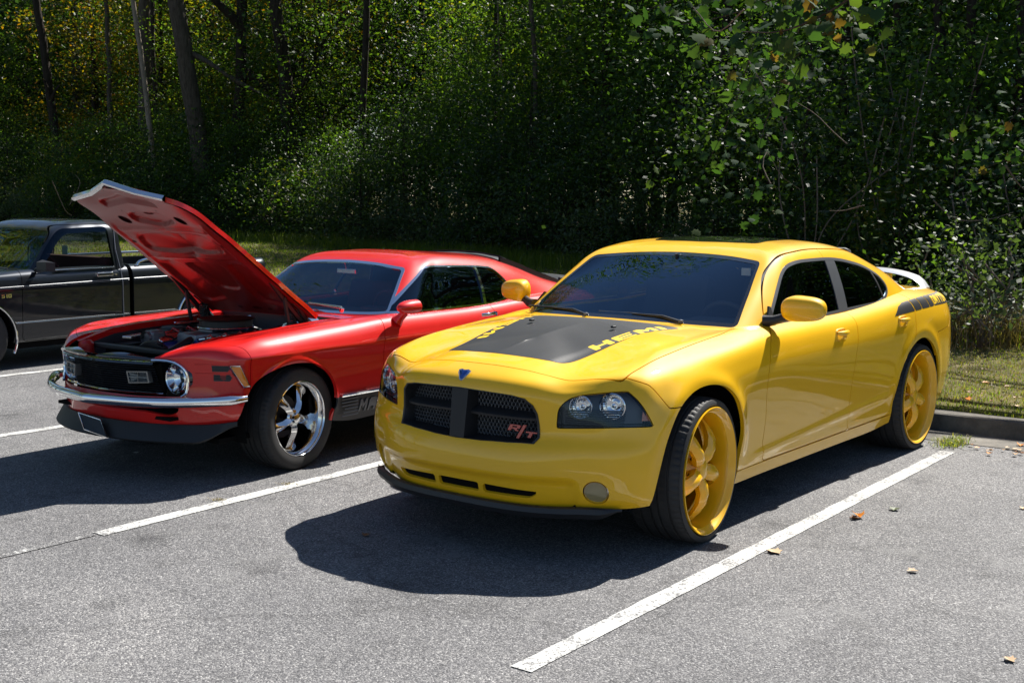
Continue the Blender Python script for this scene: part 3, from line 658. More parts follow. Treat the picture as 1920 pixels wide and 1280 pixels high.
trunk('tree', 272, 100, 268, 340, 34, 24, 'bark_mid', 'straight brown trunk standing just left of the thick grey trunk')
trunk('tree', 286, 10, 297, 330, 31.5, 8, 'bark_dark', 'thin dark trunk between the slender pale and thick grey trunks')
trunk('tree', 452, 0, 447, 330, 34, 20, 'bark_dark', 'dark trunk with a heavy leaning limb above the red bonnet', [(460, 60, 380, -20, 20), (452, 130, 545, 190, 22)])
trunk('tree', 536, 170, 556, 350, 31, 26, 'bark_dark', 'dark forked trunk above the red roof', [(536, 170, 520, 60, 15), (540, 200, 590, 120, 10)])
trunk('tree', 96, 195, 108, 280, 33, 15, 'bark_dark', 'short forked dark trunk above the grey pickup', [(96, 195, 82, 150, 9), (98, 195, 112, 160, 8)])
trunk('tree', 205, 200, 210, 320, 31, 9, 'bark_mid', 'thin crooked trunk behind yellow leaves above the pickup', [(205, 245, 135, 185, 5)])
trunk('tree', 690, 0, 676, 300, 29, 13, 'bark_dark', 'dark trunk half hidden in leaves left of the photo middle')
trunk('tree', 1001, 150, 1013, 460, 21, 9, 'bark_mid', 'thin brown trunk rising between the red and yellow roofs')
trunk('tree', 950, 380, 953, 450, 20, 4, 'twig_pale', 'bare pale sapling behind the red roof')
trunk('tree', 1584, 130, 1578, 330, 20, 15, 'bark_dark', 'dark trunk in the leaves above the yellow roof')
trunk('tree', 1677, 60, 1672, 200, 22, 16, 'bark_dark', 'dark trunk above the rear of the yellow sedan', [(1677, 160, 1660, 90, 7)])
trunk('tree', 1762, 40, 1758, 250, 21, 20, 'bark_dark', 'broad dark trunk right of the yellow sedan roof')
trunk('tree', 1822, 0, 1825, 230, 23, 18, 'bark_dark', 'dark trunk second from the right edge')
trunk('tree', 1918, 0, 1912, 300, 18, 26, 'bark_dark', 'heavy dark trunk at the right edge of the photo')
# fallen and hanging sticks
def stick(pts, w_, dist, label, mat='twig_pale', group=None):
    P = [ray_at(u, v, dist+.15*i) for i, (u, v) in enumerate(pts)]; b = MB(); c = curve([tuple(p) for p in P], .12); n = len(c); b.tube([tuple(q) for q in c], [w_*(1-.6*k/n) for k in range(n)], 6); o = b.build('branch', mat); tag(o, label, 'branch', group)
stick([(98, 340), (112, 372), (125, 398), (134, 404)], .011, 27, 'bare pale branch leaning over the pickup roof')
stick([(130, 385), (150, 340), (140, 326)], .006, 27, 'short pale twig beside the tip of the red bonnet')
stick([(1395, 18), (1345, 60), (1300, 14)], .010, 13.5, 'thin bare twig at the top above the yellow sedan')
stick([(1588, 270), (1560, 245), (1530, 215), (1490, 190)], .008, 16, 'thin pale twig arching above the rear roof')
stick([(1445, 345), (1430, 310), (1438, 285), (1465, 330), (1500, 355)], .008, 15.5, 'looping bare vine above the yellow roof')
stick([(1750, 375), (1790, 410), (1850, 412), (1900, 398)], .010, 16.5, 'long sagging bare vine near the right edge')
stick([(1885, 310), (1910, 345), (1925, 360)], .013, 16, 'brown twig slanting down at the right edge')
stick([(1620, 385), (1580, 395), (1555, 395)], .009, 15.5, 'short pale twig above the rear window')

# big-leaved tree whose boughs hang into the top of the view
syc = empty('tree', (-9.6, 4.6, gz(-9.6, 4.6)), 0, 'large-leaved tree with boughs hanging in at the top above the yellow sedan', 'tree')
b = MB(); b.tube([(0, 0, -.1), (.1, -.1, 2), (.0, .1, 4), (.2, 0, 6.2)], [.17, .14, .12, .07], 12, False); b.build('trunk', 'bark_mid', syc, auto=60)
base = Vector(syc.location); rg = np.random.default_rng(77); spr = []
def bough(pts, dist, nleaf, w_, size=.15, spread=.30):
    pts = [(pts[0][0]+60, -125)]+list(pts)
    P = [ray_at(u, v, dist+.1*i)-base for i, (u, v) in enumerate(pts)]; c = curve([tuple(p) for p in P], .08); n = len(c)
    b = MB(); start = Vector((.05, 0, 6.0)); b.tube([tuple(start.lerp(Vector(c[0]), k/6)) for k in range(7)], [.05-.004*k for k in range(7)], 6, False)
    b.tube([tuple(q) for q in c], [w_*(1-.75*k/n) for k in range(n)], 6, False); b.build('limb', 'bark_mid', syc)
    i = rg.integers(n//5, n, nleaf); Q = c[i]+rg.normal(size=(nleaf, 3))*spread*[1, 1, .8]-[0, 0, .08]; nn = rg.normal(size=(nleaf, 3))*.6+[.7, .4, .6]
    V, F = leaves_mesh(Q, nn, size*rg.uniform(.5, 1.25, nleaf), True); mk('bough_leaves', V, F, 'leaf_big', syc)
bough([(1600, -10), (1540, 30), (1460, 60), (1390, 60)], 14.0, 110, .020)
bough([(1560, -60), (1470, -10), (1360, 30), (1260, 50)], 14.6, 130, .016, .14)
bough([(1500, -60), (1400, -20), (1300, -10), (1210, 20)], 15.2, 110, .014, .13)
bough([(1540, 40), (1500, 100), (1440, 140), (1380, 150)], 14.8, 90, .012, .13)
bough([(1420, 60), (1380, 190), (1340, 280), (1300, 350)], 16.5, 80, .010, .11)
bough([(1480, 120), (1430, 250), (1420, 330), (1400, 390)], 16.0, 70, .010, .11)
bough([(1990, 150), (1920, 200), (1870, 250), (1830, 280)], 16.5, 90, .012, .11)
bough([(1980, 230), (1910, 290), (1860, 310), (1810, 330)], 16.2, 80, .012, .11)
# vine-hung scrub that fills the right of the view with medium leaves
def scrub(u, v, dist, n, sp, size, mat, label, name='shrub', stems=5):
    c = ray_at(u, v, dist); g0 = Vector((c.x, c.y, gz(c.x, c.y))); root = empty(name, tuple(g0), 0, label, 'shrub', None); h = c.z-g0.z
    b = MB(); 
    for k in range(stems):
        tip = np.array([0, 0, h])+rg.normal(size=3)*np.array(sp)*.7; tip[2] = max(.2, tip[2]); m_ = tip*.5+rg.normal(size=3)*.2; m_[2] = tip[2]*.55; b.tube([tuple(q) for q in curve([(0, 0, 0), tuple(m_), tuple(tip)], .15)], .012, 5, False)
    b.build('stem', 'twig_pale', root); P = np.array([0, 0, h])+rg.normal(size=(n, 3))*np.array(sp); P[:, 2] = np.maximum(P[:, 2], .06); V, F = leaves_mesh(P, rg.normal(size=(n, 3))*.7+[.2, .1, 1], size*rg.uniform(.6, 1.3, n)); mk('foliage', V, F, mat, root); return root
scrub(1690, 150, 21.5, 2600, (1.3, 1.3, 1.25), .105, 'leaf_light', 'bright backlit leafy scrub above the rear of the yellow sedan')
scrub(1800, 180, 22.0, 2200, (1.2, 1.2, 1.2), .10, 'leaf_light', 'backlit leafy scrub high at the right of the wood')
scrub(1520, 250, 20.5, 1800, (1.2, 1.2, 1.0), .10, 'leaf_dark', 'dark tangled scrub above the yellow roof')
scrub(1880, 380, 18.0, 1500, (.8, .8, .6), .09, 'leaf_dark', 'dark leafy bush at the right edge of the photo')
scrub(1850, 505, 15.0, 620, (.42, .42, .26), .085, 'leaf_grey', 'pale grey-green bush beside the rear wing of the sedan', stems=9)
scrub(1842, 560, 14.6, 520, (.45, .45, .14), .085, 'leaf_grey', 'low pale bush above the dry grass at the right', stems=9)
scrub(1760, 520, 15.2, 700, (.35, .35, .45), .06, 'leaf_light', 'feathery green bush behind the sedan tail', stems=7)
# ---- grass and brush
def blades(name, pts, h, wd, mat, lean=.5, kind='stuff', cat='grass', label='', seed=1, seg=1):
    rg_ = np.random.default_rng(seed); n = len(pts); a = rg_.uniform(0, 6.283, n); hh = h*rg_.uniform(.4, 1.25, n); d = np.stack([np.cos(a), np.sin(a), np.zeros(n)], 1); s_ = np.stack([-np.sin(a), np.cos(a), np.zeros(n)], 1)
    l = rg_.uniform(.1, 1, n)*lean; ww = wd*rg_.uniform(.6, 1.3, n)
    b0 = pts-s_*ww[:, None]*.5; b1 = pts+s_*ww[:, None]*.5
    m0 = pts+d*(l*hh*.35)[:, None]+np.stack([0*hh, 0*hh, hh*.6], 1)-s_*ww[:, None]*.4; m1 = m0+s_*ww[:, None]*.8
    t_ = pts+d*(l*hh)[:, None]+np.stack([0*hh, 0*hh, hh*(1-.35*l)], 1)
    V = np.stack([b0, b1, m0, m1, t_], 1).reshape(-1, 3); b = np.arange(n)[:, None]*5; F = np.concatenate([b+[0, 1, 3], b+[0, 3, 2], b+[2, 3, 4]], 0).astype(np.int32)
    o = mk(name, V, F, mat); tag(o, label, cat, kind=kind); return o
def scatter(n, fn, seed):
    rg_ = np.random.default_rng(seed); out_ = []
    while len(out_) < n:
        q = fn(rg_)
        if q is not None: out_.append(q)
    return np.array(out_)
def near_pt(rg_):
    x = -3.97-8.0*rg_.random()**1.6; y = rg_.uniform(-5.5, 4.0)
    return (x, y, gz(x, y)-.004) if x > edge_x(y)-.4 else None
blades('lawn_grass', scatter(64000, near_pt, 5), .036, .006, 'grass_green', .9, label='short mown grass beside the kerb', seed=5)
def near_dry(rg_):
    x = -4.4-6.5*rg_.random()**.9; y = rg_.uniform(-5.5, 4.0); return (x, y, gz(x, y)-.004)
blades('dry_lawn_grass', scatter(60000, near_dry, 6), .035, .006, 'grass_dry', 1.2, label='dry straw-coloured blades among the mown grass', seed=6)
def far_pt(rg_):
    y = -5-50*rg_.random(); x = rg_.uniform(-26, -6); return (x, y, gz(x, y)-.01) if x > edge_x(y)-1 else None
blades('far_lawn_grass', scatter(110000, far_pt, 7), .085, .016, 'grass_green', .9, label='grass of the lawn in front of the wood', seed=7)
def edge_pt(rg_):
    y = rg_.uniform(-40, -3.5); x = edge_x(y)+rg_.normal()*.6+.3; return (x, y, gz(x, y))
blades('tall_edge_grass', scatter(16000, edge_pt, 8), .42, .012, 'grass_green', .8, label='tall rough grass along the edge of the wood', seed=8)
def br_pt(rg_):
    p = ray_ground(rg_.uniform(1760, 1990), 640+rg_.normal()*8, .12); q = p+(p-CAM).normalized()*rg_.uniform(0, 2.2); return (q.x, q.y, gz(q.x, q.y))
blades('dry_brush', scatter(9500, br_pt, 9), .46, .007, 'grass_dry', 1.5, label='tangle of dry grass and brush behind the mown strip', seed=9, cat='brush')
blades('green_brush', scatter(1500, br_pt, 10), .40, .010, 'grass_green', 1.0, label='green weeds growing through the dry brush', seed=10, cat='brush')
def weed_pt(rg_):
    p = ray_ground(1785+rg_.normal()*17, 832+rg_.normal()*4); return (p.x, p.y, .005)
blades('kerb_weeds', scatter(420, weed_pt, 12), .055, .005, 'grass_green', 2.0, label='small weeds growing from the gutter joint behind the yellow wheel', seed=12, cat='weeds')
def crack_pt(rg_):
    u = rg_.choice([538, 410])+rg_.normal()*7; v = {538: 908}.get(int(538) if u > 470 else 0, 938) if u > 470 else 938; p = ray_ground(u, v+rg_.normal()*1.2); return (p.x, p.y, .004)
blades('crack_weeds', scatter(120, crack_pt, 13), .012, .004, 'grass_dry', 2., label='dry sprigs in the joint along the parking line', seed=13, cat='weeds')
# ---- fallen leaves
simple('leaf_orange', (.55, .20, .015), rough=.6); simple('leaf_tan', (.48, .33, .19), rough=.7); simple('leaf_brown', (.20, .085, .03), rough=.7); simple('leaf_green', (.05, .07, .02), rough=.6)
def fallen(u, v, s, mat, label, z=.004, rot_=0., curl=.35):
    p = ray_ground(u, v, z); prof = [(-.5, 0), (-.2, .22), (-.25, .42), (.05, .30), (.2, .38), (.28, .14), (.5, 0), (.28, -.14), (.2, -.38), (.05, -.30), (-.25, -.42), (-.2, -.22)]
    c, s_ = math.cos(rot_), math.sin(rot_); V = []
    for a, b_ in prof+[(0, 0)]:
        x, y = a*s, b_*s; V.append((x*c-y*s_, x*s_+y*c, s*(curl*abs(b_)*1.2+curl*.5*a*a)+.001))
    o = mk('fallen_leaf', V, [(12, i, (i+1) % 12) for i in range(12)], mat, loc=(p.x, p.y, z)); b = bmesh.new(); b.from_mesh(o.data); bmesh.ops.solidify(b, geom=b.faces[:], thickness=.0012); b.to_mesh(o.data); b.free()
    tag(o, label, 'leaf'); return o
fallen(1610, 969, .085, 'leaf_orange', 'curled orange leaf on the asphalt right of the long white line', rot_=.6, curl=.7)
fallen(1602, 972, .06, 'leaf_brown', 'small brown leaf touching the curled orange leaf', rot_=2., curl=.5)
fallen(1452, 1034, .095, 'leaf_tan', 'tan leaf lying just beside the long white line', rot_=1.1, curl=.2)
fallen(1677, 955, .075, 'leaf_green', 'dull green leaf on the asphalt right of the orange leaf', rot_=.2, curl=.3)
fallen(1711, 1071, .06, 'leaf_tan', 'small tan leaf in the middle of the open asphalt', rot_=2.2)
fallen(1893, 1237, .06, 'leaf_tan', 'small tan leaf near the bottom right corner', rot_=.9)
fallen(686, 1003, .055, 'leaf_brown', 'brown leaf in the shadow in front of the yellow sedan', rot_=.5)
fallen(1914, 836, .075, 'leaf_orange', 'orange leaf in the gutter at the right edge', rot_=.2, curl=.6)
fallen(1918, 953, .05, 'leaf_tan', 'tan leaf on the asphalt at the right edge', rot_=.2)
fallen(255, 848, .045, 'paper', 'pale scrap lying in the shadow before the red car', rot_=1.2, curl=.05)
fallen(1812, 750, .10, 'leaf_orange', 'orange leaf lying on the grass close to the kerb', z=.17, rot_=.9, curl=.5)
fallen(1848, 718, .07, 'leaf_orange', 'orange leaf on the grass further from the kerb', z=.17, rot_=2.)
_r = random.Random(23)
for k in range(26):
    u = _r.uniform(1780, 1918); v = 838+(u-1780)*.09+_r.uniform(-9, 6) if k % 2 else _r.uniform(690, 765)
    fallen(u, v, _r.uniform(.03, .055), _r.choice(['leaf_tan', 'leaf_brown', 'leaf_orange', 'leaf_tan']), 'small dead leaf among the litter '+('in the gutter' if k % 2 else 'on the mown grass')+' behind the sedan', z=.012 if k % 2 else .165, rot_=_r.uniform(0, 6), curl=_r.uniform(.1, .6))['group'] = 'small dead leaves '+('in the gutter' if k % 2 else 'on the mown grass')
fallen(1889, 725, .06, 'leaf_tan', 'tan leaf on the grass near the right edge', z=.17, rot_=2.)
# ================================================================== YELLOW SEDAN
def col(xs, ys, zs):
    n = len(zs); xs = [xs]*n if np.isscalar(xs) else xs; ys = [ys]*n if np.isscalar(ys) else ys
    assert len(xs) == n and len(ys) == n, (len(xs), len(ys), n)
    return list(zip(xs, ys, zs))
def make_tyre(Ro, Ri, yi, yo, nblk, parent, wall='trim_black', sidewall=.01):
    """tyre around the local y axis; yi inner face, yo outer face"""
    W_ = yo-yi; n = nblk*3; prof = []
    sh = .10*W_
    # (fraction across width, radius, band)
    P = [(0.10, Ri+.004, 0), (.02, Ri+.012, 0), (0., Ri+(Ro-Ri)*.35, 0), (.0, Ri+(Ro-Ri)*.6, 0), (.02, Ri+(Ro-Ri)*.82, 0), (.055, Ro-.008, 1), (.09, Ro-.0025, 1), (.17, Ro, 1),
         (.20, Ro, 2), (.205, Ro-.008, 3), (.245, Ro-.008, 3), (.25, Ro+.001, 2), (.36, Ro+.002, 1), (.40, Ro+.002, 2), (.405, Ro-.008, 3), (.445, Ro-.008, 3), (.45, Ro+.002, 2)]
    P = P+[(1-a, r, b) for a, r, b in P[::-1]]
    V = []; F = []; m = len(P)
    for k in range(n):
        for i, (a, r, b) in enumerate(P):
            an = 2*math.pi*(k/n)+(a-.5)*.10*(1 if a < .5 else -1)
            g = .0
            if b == 1 and k % 3 == 0: g = .006
            rr = r-g
            V.append((rr*math.cos(an), yi+a*W_, rr*math.sin(an)))
    for k in range(n):
        k2 = (k+1) % n
        for i in range(m-1): F.append((k*m+i, k*m+i+1, k2*m+i+1, k2*m+i))
    o = mk('tyre', V, F, 'rubber', parent, smooth=True)
    bm = bmesh.new(); bm.from_mesh(o.data); bmesh.ops.recalc_face_normals(bm, faces=bm.faces)
    for e in bm.edges:
        if len(e.link_faces) == 2 and e.calc_face_angle(0) > math.radians(32): e.smooth = False
    bm.to_mesh(o.data); bm.free(); return o
def loft(sections, closed=True):
    V = []; F = []; m = len(sections[0])
    for s in sections: V += s
    for i in range(len(sections)-1):
        for k in range(m):
            k2 = (k+1) % m; F.append((i*m+k, i*m+k2, (i+1)*m+k2, (i+1)*m+k))
    F.append(tuple(range(m-1, -1, -1))); F.append(tuple((len(sections)-1)*m+k for k in range(m)))
    return V, F
def spoke_mesh(path, w, th, bow=.35):
    """path: list of (r, y) from the hub to the barrel; widths w, thickness th; spoke along +x of the wheel"""
    secs = []
    for (r, y), wi, ti in zip(path, w, th):
        secs.append([(r, y+ti*bow, -wi*.22), (r, y+ti*.5, 0), (r, y+ti*bow, wi*.22), (r, y, wi*.5), (r, y-ti*.5, wi*.42), (r, y-ti*.5, -wi*.42), (r, y, -wi*.5)])
    return loft(secs)
def rot_y(V, a):
    c, s = math.cos(a), math.sin(a); return [(c*x+s*z, y, -s*x+c*z) for x, y, z in V]

sedan = empty('sedan', (0, 0, 0), 0, 'bright yellow four-door sedan with black bonnet decals, dark glass and yellow rims', 'car')
def sedan_wheel(x, side):
    """outer rim face at |y| = .955"""
    wh = empty('wheel', (x, 0, .3715), parent=sedan)
    s = side; yo = .955
    t = make_tyre(.3725, .318, .66, .95, 64, wh)
    b = MB(); b.lathe([(.66, .318), (.665, .325), (.70, .300), (.76, .285), (.90, .288), (.925, .296), (.932, .306), (.945, .312), (.952, .319), (.957, .324), (.955, .328), (.945, .326), (.93, .322)], 96)
    b.lathe([(.80, .286), (.805, .27), (.806, .255), (.80, .25), (.79, .27)], 72)
    rim = b.build('rim', 'yellow_rim', wh, auto=35)
    for k in range(5):
        a0 = 2*math.pi*k/5+.32
        V, F = spoke_mesh([(.035, .890), (.075, .908), (.12, .916), (.175, .905), (.225, .875), (.265, .840), (.288, .820)], [.060, .085, .080, .082, .098, .120, .150], [.05, .06, .055, .05, .045, .036, .03])
        sp = MB().add(rot_y(V, a0), F).build('spoke', 'yellow_rim', wh, auto=50)
    b = MB(); b.lathe([(.80, .10), (.83, .095), (.85, .085), (.87, .07), (.895, .06), (.915, .05), (.922, .035), (.925, .0)], 40)
    b.build('hub', 'yellow_rim', wh, auto=35)
    b = MB()
    for k in range(5):
        a = 2*math.pi*(k+.5)/5+.32; b.lathe([(.86, .0), (.89, .0), (.89, .011), (.86, .013)], 8, c=(.072*math.cos(a), 0, .072*math.sin(a)))
    b.build('lug_nuts', 'dark_metal', wh)
    b = MB(); b.lathe([(.70, .02), (.742, .02), (.745, .17), (.74, .172), (.70, .172)], 48); b.build('brake_disc', 'grey_metal', wh, auto=30)
    b = MB(); b.bbox((-.15, .75, .03), (.07, .08, .18), .012); b.build('brake_caliper', 'dark_metal', wh)
    b = MB(); b.lathe([(.64, .0), (.66, .30), (.668, .31)], 40); b.build('rim_back', 'cavity_black', wh)
    b = MB(); b.tube([(.262*math.cos(1.25), .86, .262*math.sin(1.25)), (.25*math.cos(1.25), .90, .25*math.sin(1.25))], .004, 8); b.build('valve', 'rubber', wh)
    if s < 0:
        for ch in [q for q in bpy.data.objects if q.parent == wh]:
            ch.rotation_euler = (0, 0, math.pi)
    return wh

SZ = [.25, .31, .38, .47, .545, .605, .70, .805, .865]
def build_sedan():
    C = []
    C.append(col([.905,.93,.945,.952,.935,.885,.887,.905,.872,.775,.66,.50,.36], 0., SZ+[.912,.936,.964,.988]))
    C.append(col([.895,.92,.935,.942,.925,.875,.877,.897,.864,.765,.62,.44,.28], [.2]*10+[.15,.08,0], SZ+[.910,.938,.968,.994]))
    C.append(col([.86,.885,.90,.905,.89,.845,.847,.862,.817,.722,.55,.36,.20], [.40]*9+[.39,.30,.16,0], SZ[:8]+[.860,.889,.937,.972,1.006]))
    C.append(col([.80,.828,.845,.857,.845,.802,.795,.785,.746,.692,.50,.28,.10], [.52]*9+[.51,.42,.22,0], SZ[:7]+[.797,.835,.869,.924,.974,1.018]))
    C.append(col([.712,.74,.758,.773,.765,.732,.722,.702,.675,.635,.42,.18,0], [.66]*7+[.657,.65,.64,.54,.29,0], [.258]+SZ[1:7]+[.80,.845,.883,.932,.990,1.027]))
    C.append(col([.632,.655,.670,.684,.677,.650,.632,.612,.590,.562,.33,.08,-.10], [.773,.783,.786,.79,.788,.785,.783,.775,.762,.745,.61,.33,0], [.262]+SZ[1:7]+[.802,.852,.898,.953,1.006,1.034]))
    C.append(col([.56,.578,.588,.594,.588,.570,.556,.540,.515,.48,.22,-.03,-.18], [.855,.868,.875,.879,.880,.880,.876,.862,.832,.775,.64,.35,0], [.27]+SZ[1:7]+[.80,.868,.915,.976,1.023,1.038]))
    C.append(col([.44]*6+[.432,.42,.40,.37,.12,-.10,-.24], [.91,.915,.922,.926,.927,.927,.918,.900,.862,.780,.65,.36,0], [.28,.32,.385,.475,.55,.62,.71,.80,.882,.938,.993,1.032,1.041]))
    ysd = lambda y9: y9
    C.append(col([.18]*9+[.16,-.02,-.18,-.30], [.925,.93,.937,.94,.941,.940,.936,.918,.876,.780,.66,.37,0], [.27,.32,.385,.475,.555,.635,.725,.815,.905,.965,1.005,1.037,1.043]))
    C.append(col([-.08]*9+[-.09,-.18,-.28,-.36], [.925,.93,.937,.942,.943,.942,.939,.926,.886,.785,.66,.37,0], [.25,.31,.385,.48,.56,.645,.74,.835,.93,.988,1.014,1.04,1.043]))
    C.append(col([-.35]*9+[-.36,-.38,-.40,-.43], [.885,.903,.908,.918,.926,.931,.935,.929,.897,.795,.66,.37,0], [.225,.30,.38,.48,.56,.65,.755,.86,.955,1.008,1.022,1.038,1.042]))
    C.append(col(-.64, [.87,.897,.901,.911,.919,.926,.933,.930,.902,.822,.66,.37,0], [.22,.30,.38,.48,.56,.66,.77,.88,.975,1.027,1.03,1.03,1.03]))
    for x in (-1.2, -1.85):
        C.append(col(x, [.87,.897,.900,.910,.918,.927,.934,.932,.905,.832,.66,.37,0], [.22,.30,.38,.48,.56,.66,.775,.89,.985,1.036,1.04,1.04,1.04]))
    C.append(col(-2.3, [.87,.897,.902,.915,.924,.933,.940,.937,.908,.838,.66,.37,0], [.22,.30,.38,.48,.56,.66,.775,.90,1.0,1.052,1.05,1.05,1.05]))
    C.append(col(-2.65, [.88,.90,.91,.928,.935,.941,.946,.942,.908,.82,.64,.35,0], [.24,.30,.38,.48,.56,.66,.78,.915,1.028,1.078,1.08,1.08,1.08]))
    C.append(col(-3.0, [.93,.935,.94,.945,.946,.947,.948,.943,.902,.80,.60,.33,0], [.26,.31,.38,.48,.56,.67,.79,.93,1.048,1.095,1.105,1.105,1.105]))
    C.append(col(-3.35, [.92,.925,.93,.938,.942,.944,.943,.933,.885,.785,.59,.32,0], [.28,.32,.38,.48,.56,.67,.79,.925,1.045,1.09,1.105,1.11,1.11]))
    C.append(col(-3.68, [.86,.875,.885,.898,.903,.906,.905,.893,.845,.75,.57,.31,0], [.29,.33,.39,.48,.56,.67,.79,.92,1.03,1.075,1.095,1.10,1.10]))
    C.append(col([-3.95,-3.97,-3.98,-3.985,-3.985,-3.985,-3.975,-3.96,-3.93,-3.88,-3.82,-3.78,-3.75], [.72,.745,.765,.785,.79,.79,.785,.77,.73,.66,.5,.28,0], [.30,.34,.40,.49,.56,.67,.79,.92,1.015,1.06,1.085,1.095,1.10]))
    C.append(col([-4.08,-4.10,-4.11,-4.12,-4.12,-4.11,-4.10,-4.08,-4.05,-4.0,-3.93,-3.87,-3.82], [.40]*9+[.38,.30,.16,0], [.30,.34,.40,.49,.56,.67,.79,.92,1.005,1.05,1.075,1.09,1.10]))
    C.append(col([-4.10,-4.12,-4.13,-4.14,-4.14,-4.13,-4.12,-4.10,-4.07,-4.02,-3.96,-3.91,-3.87], 0., [.30,.34,.40,.49,.56,.67,.79,.92,1.0,1.045,1.07,1.085,1.095]))
    def post(P):
        x, y, z = P[..., 0], P[..., 1], P[..., 2]
        # arch flares (raised band round the wheel openings)
        for cx, cz, R in ((.10, .37, .44), (-2.97, .40, .40)):
            r = np.hypot(x-cx, z-cz); band = np.exp(-((r-R-.035)/.045)**2)*(y > .5)*sstep(z, .30, .5)
            P[..., 1] += .011*band*(np.abs(x-cx) < .62)*sstep(y, .80, .90)
        # lower door crease rising to the rear
        zc = .345+(-x-.4)*.045; side = (y > .82)*sstep(-x, .40, .6)*sstep(x, -2.6, -2.35)
        P[..., 1] += side*.008*np.exp(-((z-zc)/.022)**2)
        # recessed mouth in the lower bumper, air dam and lamp pockets
        m_ = sstep(z, .405, .39)*sstep(y, .64, .58)*(x > .3); P[..., 0] -= .020*m_
        # rear glass side of the power bulge on the hood
        hb = (z > .86)*sstep(x, -.60, -.45)*(x < .9); e = .345+.10*sstep(-x, -.55, .35)+.09*sstep(-x, .0, .6)
        P[..., 2] += .007*hb*sstep(e-y, -.035, .035)*sstep(x, .78, .60)
        return P
    B = surf(C, .015, 2, 1, post=post)
    arch_f = curve([(.53,.10),(.522,.29),(.505,.40),(.475,.513),(.430,.628),(.345,.731),(.240,.784),(.116,.811),(-.007,.808),(-.123,.777),(-.233,.707),(-.305,.612),(-.342,.515),(-.345,.414),(-.335,.319),(-.33,.18)], .02)
    arch_f = np.vstack([arch_f, [(-.33,0),(.53,0)]])
    th = np.linspace(math.radians(200), math.radians(-20), 40)
    arch_r = np.stack([-2.975-.405*np.cos(th), .385+.405*np.sin(th)], 1); arch_r = np.vstack([arch_r, [(-3.36, 0), (-2.585, 0)]])
    B = outside(B, lambda m: XZ(m, arch_f)); B = outside(B, lambda m: XZ(m, arch_r))
    # open the cabin below the glasshouse
    B = outside(B, lambda m: np.minimum(XY(m, [(-.66,-.1),(-.66,.70),(-1.0,.755),(-2.4,.765),(-2.8,.72),(-3.15,.60),(-3.15,-.1)]), m.V[:, 2]-.9))
    # ---- openings in the fascia
    hl = lambda m: np.minimum.reduce([YZ(m, rpoly([(.518,.650),(.522,.745),(.575,.806),(.76,.832),(1.1,.832),(1.1,.67),(.86,.665)], [.01,.03,.05,.1,0,0,.03])), m.V[:, 0]-(.528+(m.V[:, 2]-.66)*.36)])
    lamp, B = split(B, hl, .002)
    fogp = np.stack([.700+.050*np.cos(np.linspace(0, 6.283, 33)[:-1]), .347+.057*np.sin(np.linspace(0, 6.283, 33)[:-1])], 1)
    fogf = lambda m: np.minimum(YZ(m, fogp), m.V[:, 0]-.3)
    fog, B = split(B, fogf, .002)
    gp = rpoly([(-.1,.810),(.31,.800),(.40,.780),(.432,.72),(.445,.60),(.43,.572),(-.1,.558)], [0,.05,.06,.06,.03,.02,0])
    grillehole, B = split(B, lambda m: np.minimum(YZ(m, gp), m.V[:, 0]-.3), 0)
    slots = [rpoly([(-.1,.352),(.128,.350),(.128,.303),(-.1,.303)], [0,.01,.01,0]), rpoly([(.156,.349),(.46,.338),(.41,.302),(.156,.303)], .012)]
    for s_ in slots: _, B = split(B, lambda m: np.minimum(YZ(m, s_), m.V[:, 0]-.3), 0)
    # ---- panels
    hoodp = rpoly([(.765,-.3),(.762,.2),(.722,.40),(.694,.51),(.588,.755),(.42,.768),(.138,.765),(-.39,.760),(-.592,.735),(-.56,.45),(-.48,0),(-.48,-.3)], [0,.05,.06,.03,.03,.1,.1,.05,.03,.3,0,0])
    hood, B = split(B, lambda m: np.minimum(XY(m, hoodp), m.V[:, 2]-.84))
    seam = [(.66,1.1),(.600,.93),(.590,.905),(.505,.858),(.427,.742),(.30,.735),(.30,0),(1.6,0),(1.6,1.1)]
    fascia, B = split(B, lambda m: XZ(m, seam))
    rb = [(-3.30,.80),(-3.62,.82),(-3.80,.90),(-3.95,.93),(-4.3,.93),(-4.3,0),(-3.30,0)]
    rear_bumper, B = split(B, lambda m: XZ(m, rb))
    dfp = rpoly([(-.80,1.03),(-.675,.976),(-.628,.868),(-.608,.768),(-.612,.65),(-.630,.537),(-.626,.40),(-.64,.302),(-1.834,.302),(-1.822,.425),(-1.815,.60),(-1.837,.755),(-1.875,.95),(-1.90,1.15),(-.80,1.15)], [0,.1,.1,.1,.1,.1,.05,.03,.03,.1,.1,.1,.1,0,0])
    dfn = lambda m: np.minimum(XZ(m, dfp), m.V[:, 1]-.70)
    door_f, B = split(B, dfn)
    drp = rpoly([(-1.90,1.15),(-1.875,.95),(-1.837,.755),(-1.815,.60),(-1.822,.425),(-1.834,.302),(-2.54,.302),(-2.57,.50),(-2.66,.65),(-2.80,.77),(-2.840,.86),(-2.852,.95),(-2.86,1.04),(-2.93,1.15)], [0,.1,.1,.1,.1,.03,.03,.05,.1,.1,.05,.1,.05,0])
    drn = lambda m: np.minimum(XZ(m, drp), m.V[:, 1]-.70)
    door_r, B = split(B, drn)
    sill, B = split(B, lambda m: np.minimum(XZ(m, [(-.30,.296),(-2.62,.296),(-2.62,.1),(-.30,.1)]), m.V[:, 1]-.5))
    trunk, B = split(B, lambda m: np.minimum(XY(m, [(-3.42,-.2),(-3.42,.55),(-3.5,.68),(-3.84,.64),(-3.94,.50),(-4.0,-.2)]), m.V[:, 2]-1.0))
    fender, quarter = split(B, lambda m: m.V[:, 0]+1.2, 0)
